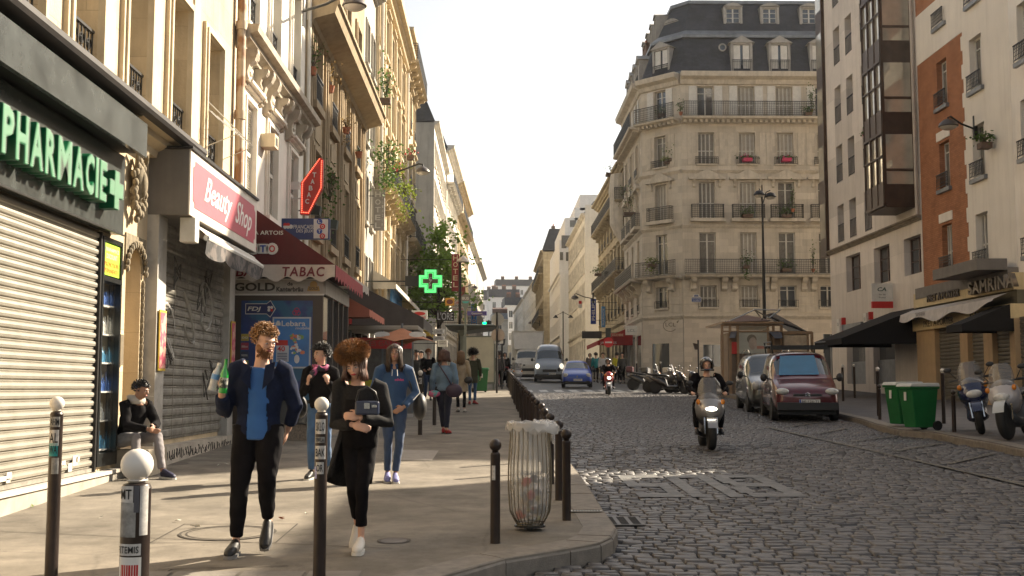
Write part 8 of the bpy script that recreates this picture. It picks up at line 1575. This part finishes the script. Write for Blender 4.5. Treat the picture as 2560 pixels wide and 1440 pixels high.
x,y=pos(1252,966);t=thing("pushchair","red framed pushchair pushed along beside the bus shelter","pushchair",(x+.15,y-.7,G(y-.7)));mb=MB()
for s in(-1,1):mb.tube([(s*.25,-.3,.1),(s*.22,.35,1.0)],.018,6);mb.tube([(s*.25,.35,.1),(s*.22,-.25,.6)],.018,6)
mb.tube([(-.22,.35,1.0),(.22,.35,1.0)],.02,6);mb.build("frame",mat("red_frame",(.35,.03,.03),.4),t);mb=MB();mb.ell((0,-.02,.55),(.2,.25,.25),12);mb.build("seat",BLKC,t,sm=True)
for s in(-1,1):
 for yy in(-.3,.35):mb=MB();mb.lathe([(.02,-.02),(.09,-.02),(.09,.02),(.02,.02)],14,0,(s*.27,yy,.09),'x');mb.build("wheel",TYRE,t)
# riders
def rider(label,p,rz,jm,helm,face=True,dy=.25,s=1.):
 J=dict(pel=(0,.78,.86),che=(0,.66,1.2),neck=(0,.6,1.38),head=(0,.56,1.53),sL=(-.2,.62,1.32),sR=(.2,.62,1.32),eL=(-.33,.5,1.1),eR=(.33,.5,1.1),wL=(-.3,.33,1.03),wR=(.3,.33,1.03),hL=(-.12,.76,.84),hR=(.12,.76,.84),kL=(-.23,.38,.72),kR=(.23,.38,.72),aL=(-.22,.42,.36),aR=(.22,.42,.36),tL=(-.22,.28,.31),tR=(.22,.28,.31))
 t,P,hp,Rm=person(label,0,0,rz,1.76*s,J,tilt=4,topm=jm,hem=.8,legm=BLKC,shoem=BLKS,hair=('none',0,0),hairm=BLH,fine=.012,build=1.15,loc=(p.x,p.y+dy,G(p.y)+ROAD+.01),wrk=.007,handd={'L':((.1,-1,0),(0,0,1),-1,1.4),'R':((-.1,-1,0),(0,0,1),1,1.4)})
 mb=MB();c=hp(0,.0,.02);n=22;rg=[]
 for i in range(13):
  ph=R(-50)+R(140)*i/12
  rg.append([(c.x+.135*math.cos(ph)*math.sin(a),c.y-.15*math.cos(ph)*math.cos(a)+.01,c.z+.145*math.sin(ph))for a in np.linspace(R(52)if ph<R(28)else 0,R(308)if ph<R(28)else R(360),n)])
 mb.rings(rg,0,cap=False,closed=False);o=mb.build("helmet",helm,t,sm=True);o.modifiers.new("s",'SOLIDIFY').thickness=.015
 mb=MB();mb.tube([(c.x+.13*math.sin(a),c.y-.145*math.cos(a),c.z-.1)for a in np.linspace(R(-60),R(60),9)],.022,6);mb.build("chin_bar",helm,o);return t
rider("motor scooter rider in black jacket and helmet facing the camera",P_SC,R(-4),BLKC,mat("black_helmet",(.02,.02,.022),.15,coat=1.,var=.1));rider("rider in black with dark helmet on the small red scooter",P_RS,R(-2),BLKC,mat("black_helmet",(.02,.02,.022),.15,coat=1.,var=.1),dy=0,s=.95)
# ================================================================ greenery
def leafmat(nm,c):
 m=mat(nm,c,.55,var=.45,vs=1.7,spec=.3);p=m.node_tree.nodes['Principled BSDF'];p.inputs['Subsurface Weight'].default_value=0
 nt=m.node_tree;tr=nt.nodes.new('ShaderNodeBsdfTranslucent');mxs=nt.nodes.new('ShaderNodeMixShader');mxs.inputs[0].default_value=.4;out=nt.nodes['Material Output'];src=p.inputs['Base Color'].links[0].from_socket
 nt.links.new(src,tr.inputs[0]);nt.links.new(p.outputs[0],mxs.inputs[1]);nt.links.new(tr.outputs[0],mxs.inputs[2]);nt.links.new(mxs.outputs[0],out.inputs[0]);return m
LF=leafmat("tree_leaf",(.2,.32,.05));LF2=leafmat("plant_leaf",(.08,.14,.03));BARK=mat("bark",(.09,.065,.045),.9,var=.3,bump=.5)
def leaves(mb,c,rad,n,s,rnd,m=0):
 for _ in range(n):
  v=Vector((rnd.gauss(0,.5),rnd.gauss(0,.5),rnd.gauss(0,.5)));p=Vector(c)+Vector((v.x*rad[0],v.y*rad[1],v.z*rad[2]));a=Vector((rnd.gauss(0,1),rnd.gauss(0,1),rnd.gauss(0,.6))).normalized()*s*rnd.uniform(.6,1.3);b=a.cross(Vector((rnd.gauss(0,1),rnd.gauss(0,1),rnd.gauss(0,1)))).normalized()*s*.42
  mb.add([p,p+a*.5+b,p+a,p+a*.5-b],[(0,1,2,3)],m)
# street tree between the corner house and the gable
YT=64.;tx=atY(1098,800,YT).x;gT=G(YT);t=thing("street_tree","young green street tree behind the glowing green cross","tree",(tx,YT,gT));rnd=random.Random(12);tz=lambda py:atY(1098,py,YT).z-gT;tX=lambda px:atY(px,700,YT).x-tx
mb=MB();mb.tube([(0,0,0),(.05,0,2),(-.05,0,4),(.0,0,6.5),(.1,0,8.5)],[.16,.14,.12,.08,.03],9);brs=[]
for k in range(26):
 z=3+rnd.random()*5;a=rnd.random()*6.28;L=(1.9-(z-3)*.17)*rnd.uniform(.7,1.2);e=Vector((math.cos(a)*L,math.sin(a)*L*1.2,z+L*.6));brs.append(e);mb.tube([(0,0,z),(e.x*.5,e.y*.5,z+L*.4),tuple(e)],[.05,.03,.012],5)
mb.build("trunk",BARK,t,sm=True);mb=MB()
for(px,py,rx,rz_,n)in((1098,600,16,20,300),(1075,640,18,22,260),(1115,650,18,22,260),(1090,680,28,18,380),(1055,670,16,22,200),(1130,690,14,16,150),(1070,715,26,20,360),(1045,740,16,20,260),(1095,730,22,18,260),(1120,730,14,16,120),(1080,765,26,14,240),(1060,780,16,12,120),(1110,770,14,10,90),(1108,575,8,9,70),(1140,645,8,8,50),(1132,560,5,5,18),(1155,700,6,5,22),(1162,740,7,4,22)):
 c=(tX(px),rnd.uniform(-1.2,1.2),tz(py));leaves(mb,c,(rx*YT/F,1.3,rz_*YT/F),n,.24,rnd)
for e in brs:leaves(mb,e,(.8,.8,.6),40,.22,rnd)
mb.build("crown",LF,t)
# balcony plants: hanging and potted
def plant(label,px,py,Y,w,h,n=120,s=.09,X=None,pot=True,col=None,fl=None,potm=TERRA,drop=0.):
 p=atX(px,py,X)if X is not None else atY(px,py,Y);t=thing("potted_plant",label,"plant",p);t["kind"]="thing";rnd=random.Random(px*7+py)
 if pot:mb=MB();mb.box(-w*.3,w*.3,-w*.3,w*.3,0,.2)if w>.5 else mb.lathe([(.08,0),(.13,.2),(.12,.2),(.001,.18)],12);mb.build("pot",potm if potm is not TERRA or w<=.5 else mat("dark_planter",(.1,.06,.04),.7),t)
 mb=MB();leaves(mb,(0,0,.2+h*.4),(w*.55,w*.5,h*.5),n,s,rnd)
 if drop:leaves(mb,(0,-.1,-drop*.4),(w*.4,w*.25,drop*.6),n//2,s,rnd)
 mb.build("foliage",col or LF2,t)
 if fl:mb=MB();[mb.ell((rnd.gauss(0,w*.25),rnd.gauss(0,w*.25),.25+rnd.random()*h*.6),.045,5)for _ in range(14)];mb.build("blossom",fl,t)
 st=MB();[st.tube([(0,0,.15),(rnd.gauss(0,w*.2),rnd.gauss(0,w*.2),.2+h*.6)],.012,4)for _ in range(5)];st.build("stem",BARK,t)
FLR=mat("red_blossom",(.5,.03,.03),.6,var=.2);FLP=mat("pink_blossom",(.55,.08,.2),.6,var=.2);YG=leafmat("yellow_green_leaf",(.17,.22,.03))
plant("green plant on the highest railing of the tan house",781,188,0,.5,.7,90,.08,X=-4.7);plant("dry trailing plant on the second tan house railing",826,232,0,.5,.9,90,.08,X=-4.7,col=leafmat("dry_leaf",(.25,.17,.07)))
plant("terracotta pot with orange plant leaning out of the tan house window",866,335,0,.4,.4,50,.08,X=-4.5,drop=.5,col=leafmat("dry_leaf",(.25,.17,.07)));plant("small terracotta planter on the fourth tan house window",897,395,0,.3,.15,10,.06,X=-4.5)
plant("leafy climber hanging right of the red tabac lozenge",824,520,0,.6,1.2,150,.1,X=-4.6,pot=False,drop=1.);plant("tall bamboo like plant high on the golden ornate house",963,260,0,.7,1.5,150,.12,X=-4.3)
plant("bushy green plants on the flower balcony by the hotel sign",968,430,0,1.0,1.2,300,.12,X=-4.1,pot=False,drop=.8);plant("red geraniums spilling over the flower balcony",990,452,0,.8,.7,200,.1,X=-4.0,fl=FLR,col=YG,pot=False,drop=.6);plant("trailing vines at the far end of the flower balcony",1012,500,0,1.0,.7,240,.12,X=-3.9,col=YG,drop=1.,pot=False);plant("flower pot with red blooms on the upper corner balcony",1027,400,0,.6,.5,60,.1,X=-4.1,fl=FLR)
for lb,px,py,Y,w,h,kw in(("tall thin plant on the top long balcony of the corner block",2029,282,69.5,.5,1.9,{}),("small bush in a planter at the right of the top long balcony",2020,290,69.4,.7,.5,{}),("thin sapling at the left end of the top long balcony",1702,288,69.6,.4,1.0,{}),("round bush on the left of the top long balcony",1652,293,71.4,.7,.5,{}),
 ("ivy and pots round the green curtained window of the corner block",1682,405,70.8,1.0,1.3,{}),("lime green planter under the green curtained window",1670,412,70.9,.8,.3,dict(col=YG)),("pink planter box of the middle window under the top balcony",1868,404,69.7,.9,.2,dict(fl=FLP,potm=mat("pink_box",(.5,.03,.1),.5))),("pink planter box of the right window under the top balcony",1966,404,69.7,.9,.2,dict(fl=FLP,potm=mat("pink_box",(.5,.03,.1),.5))),
 ("dark green shrub on the middle grid balcony by the lamp post head",1868,545,69.6,1.0,.6,{}),("dark shrub on the grid balcony right of the lamp post",1965,545,69.6,.9,.6,{}),("climbing plant up the right grid balcony window",1982,530,69.6,.3,1.9,{}),("bright fern draped over the left end of the long middle balcony",1630,668,70.9,.9,.5,dict(col=YG,drop=.5)),("cactus like plant hanging at the centre of the long middle balcony",1865,672,69.2,.6,.9,dict(drop=.9)),("potted bush near the right window on the long middle balcony",1965,680,69.3,.9,.7,{}),("thin leafless climber at the right end of the long middle balcony",2033,680,69.4,.25,2.0,{}),
 ("flower pot hung on the balcony of the modern block",2170,352,47.5,.5,.4,dict(fl=FLP)),("window box plant on the pale render wall at right",2462,372,36.0,.6,.4,{}),("plants on the curved balcony of the right row",1574,540,76,1.4,2.2,{}),("plant on the lowest curved balcony of the right row",1495,690,92,.9,.7,{}),("green bush at the roof edge balcony of the right row",1528,440,88,1.4,.9,{})):plant(lb,px,py,Y,w,h,130 if w>.4 else 70,.11,**kw)
# weeds and litter
p=atG(64,1268);t=thing("weed","small tuft of bright green weed at the foot of the plinth","weed",p);t["kind"]="thing";mb=MB();leaves(mb,(0,0,.02),(.06,.06,.05),40,.035,random.Random(1));mb.build("leaves",YG,t)
PAP=mat("litter_paper",(.6,.57,.5),.8,var=.2);rnd=random.Random(21)
for i,(px,py,lb)in enumerate(((450,1305,"crumpled white plastic scrap on the pavement by the big manhole"),(487,1320,"torn white wrapper beside the manhole rim"),(548,1165,"pair of white scraps by the shuttered shop"),(566,1162,"small white scrap near the shuttered shop"),(765,1287,"small white paper between the man's feet and the bollard"),(247,1298,"tiny pale scrap below the plinth"),(700,1300,"dry brown leaf on the sunny pavement"),(900,1215,"tiny paper scrap behind the fur hat woman"))):
 p=atG(px,py);t=thing("litter",lb,"litter",p+Vector((0,0,.004)),rnd.random()*3);t["kind"]="thing";mb=MB();q=[(rnd.uniform(-.05,.05),rnd.uniform(-.04,.04),rnd.uniform(0,.03))for _ in range(5)];mb.add(q+[(0,0,.01)],[(0,1,5),(1,2,5),(2,3,5),(3,4,5),(4,0,5)]);mb.build("scrap",PAP if "leaf" not in lb else TERRA,t)
mb=MB();mb.box(-70,70,-20,560,-3,75);hz=mb.build("haze",None);tag(hz,kind="stuff");hm=bpy.data.materials.new("haze_air");hm.use_nodes=True;nt=hm.node_tree;nt.nodes.remove(nt.nodes['Principled BSDF']);pv=nt.nodes.new('ShaderNodeVolumePrincipled');pv.inputs['Color'].default_value=(.95,.93,.9,1);pv.inputs['Density'].default_value=.00022;pv.inputs['Anisotropy'].default_value=.35;nt.links.new(pv.outputs[0],nt.nodes['Material Output'].inputs['Volume']);hz.data.materials.append(hm)
bpy.data.scenes.remove(TMP)
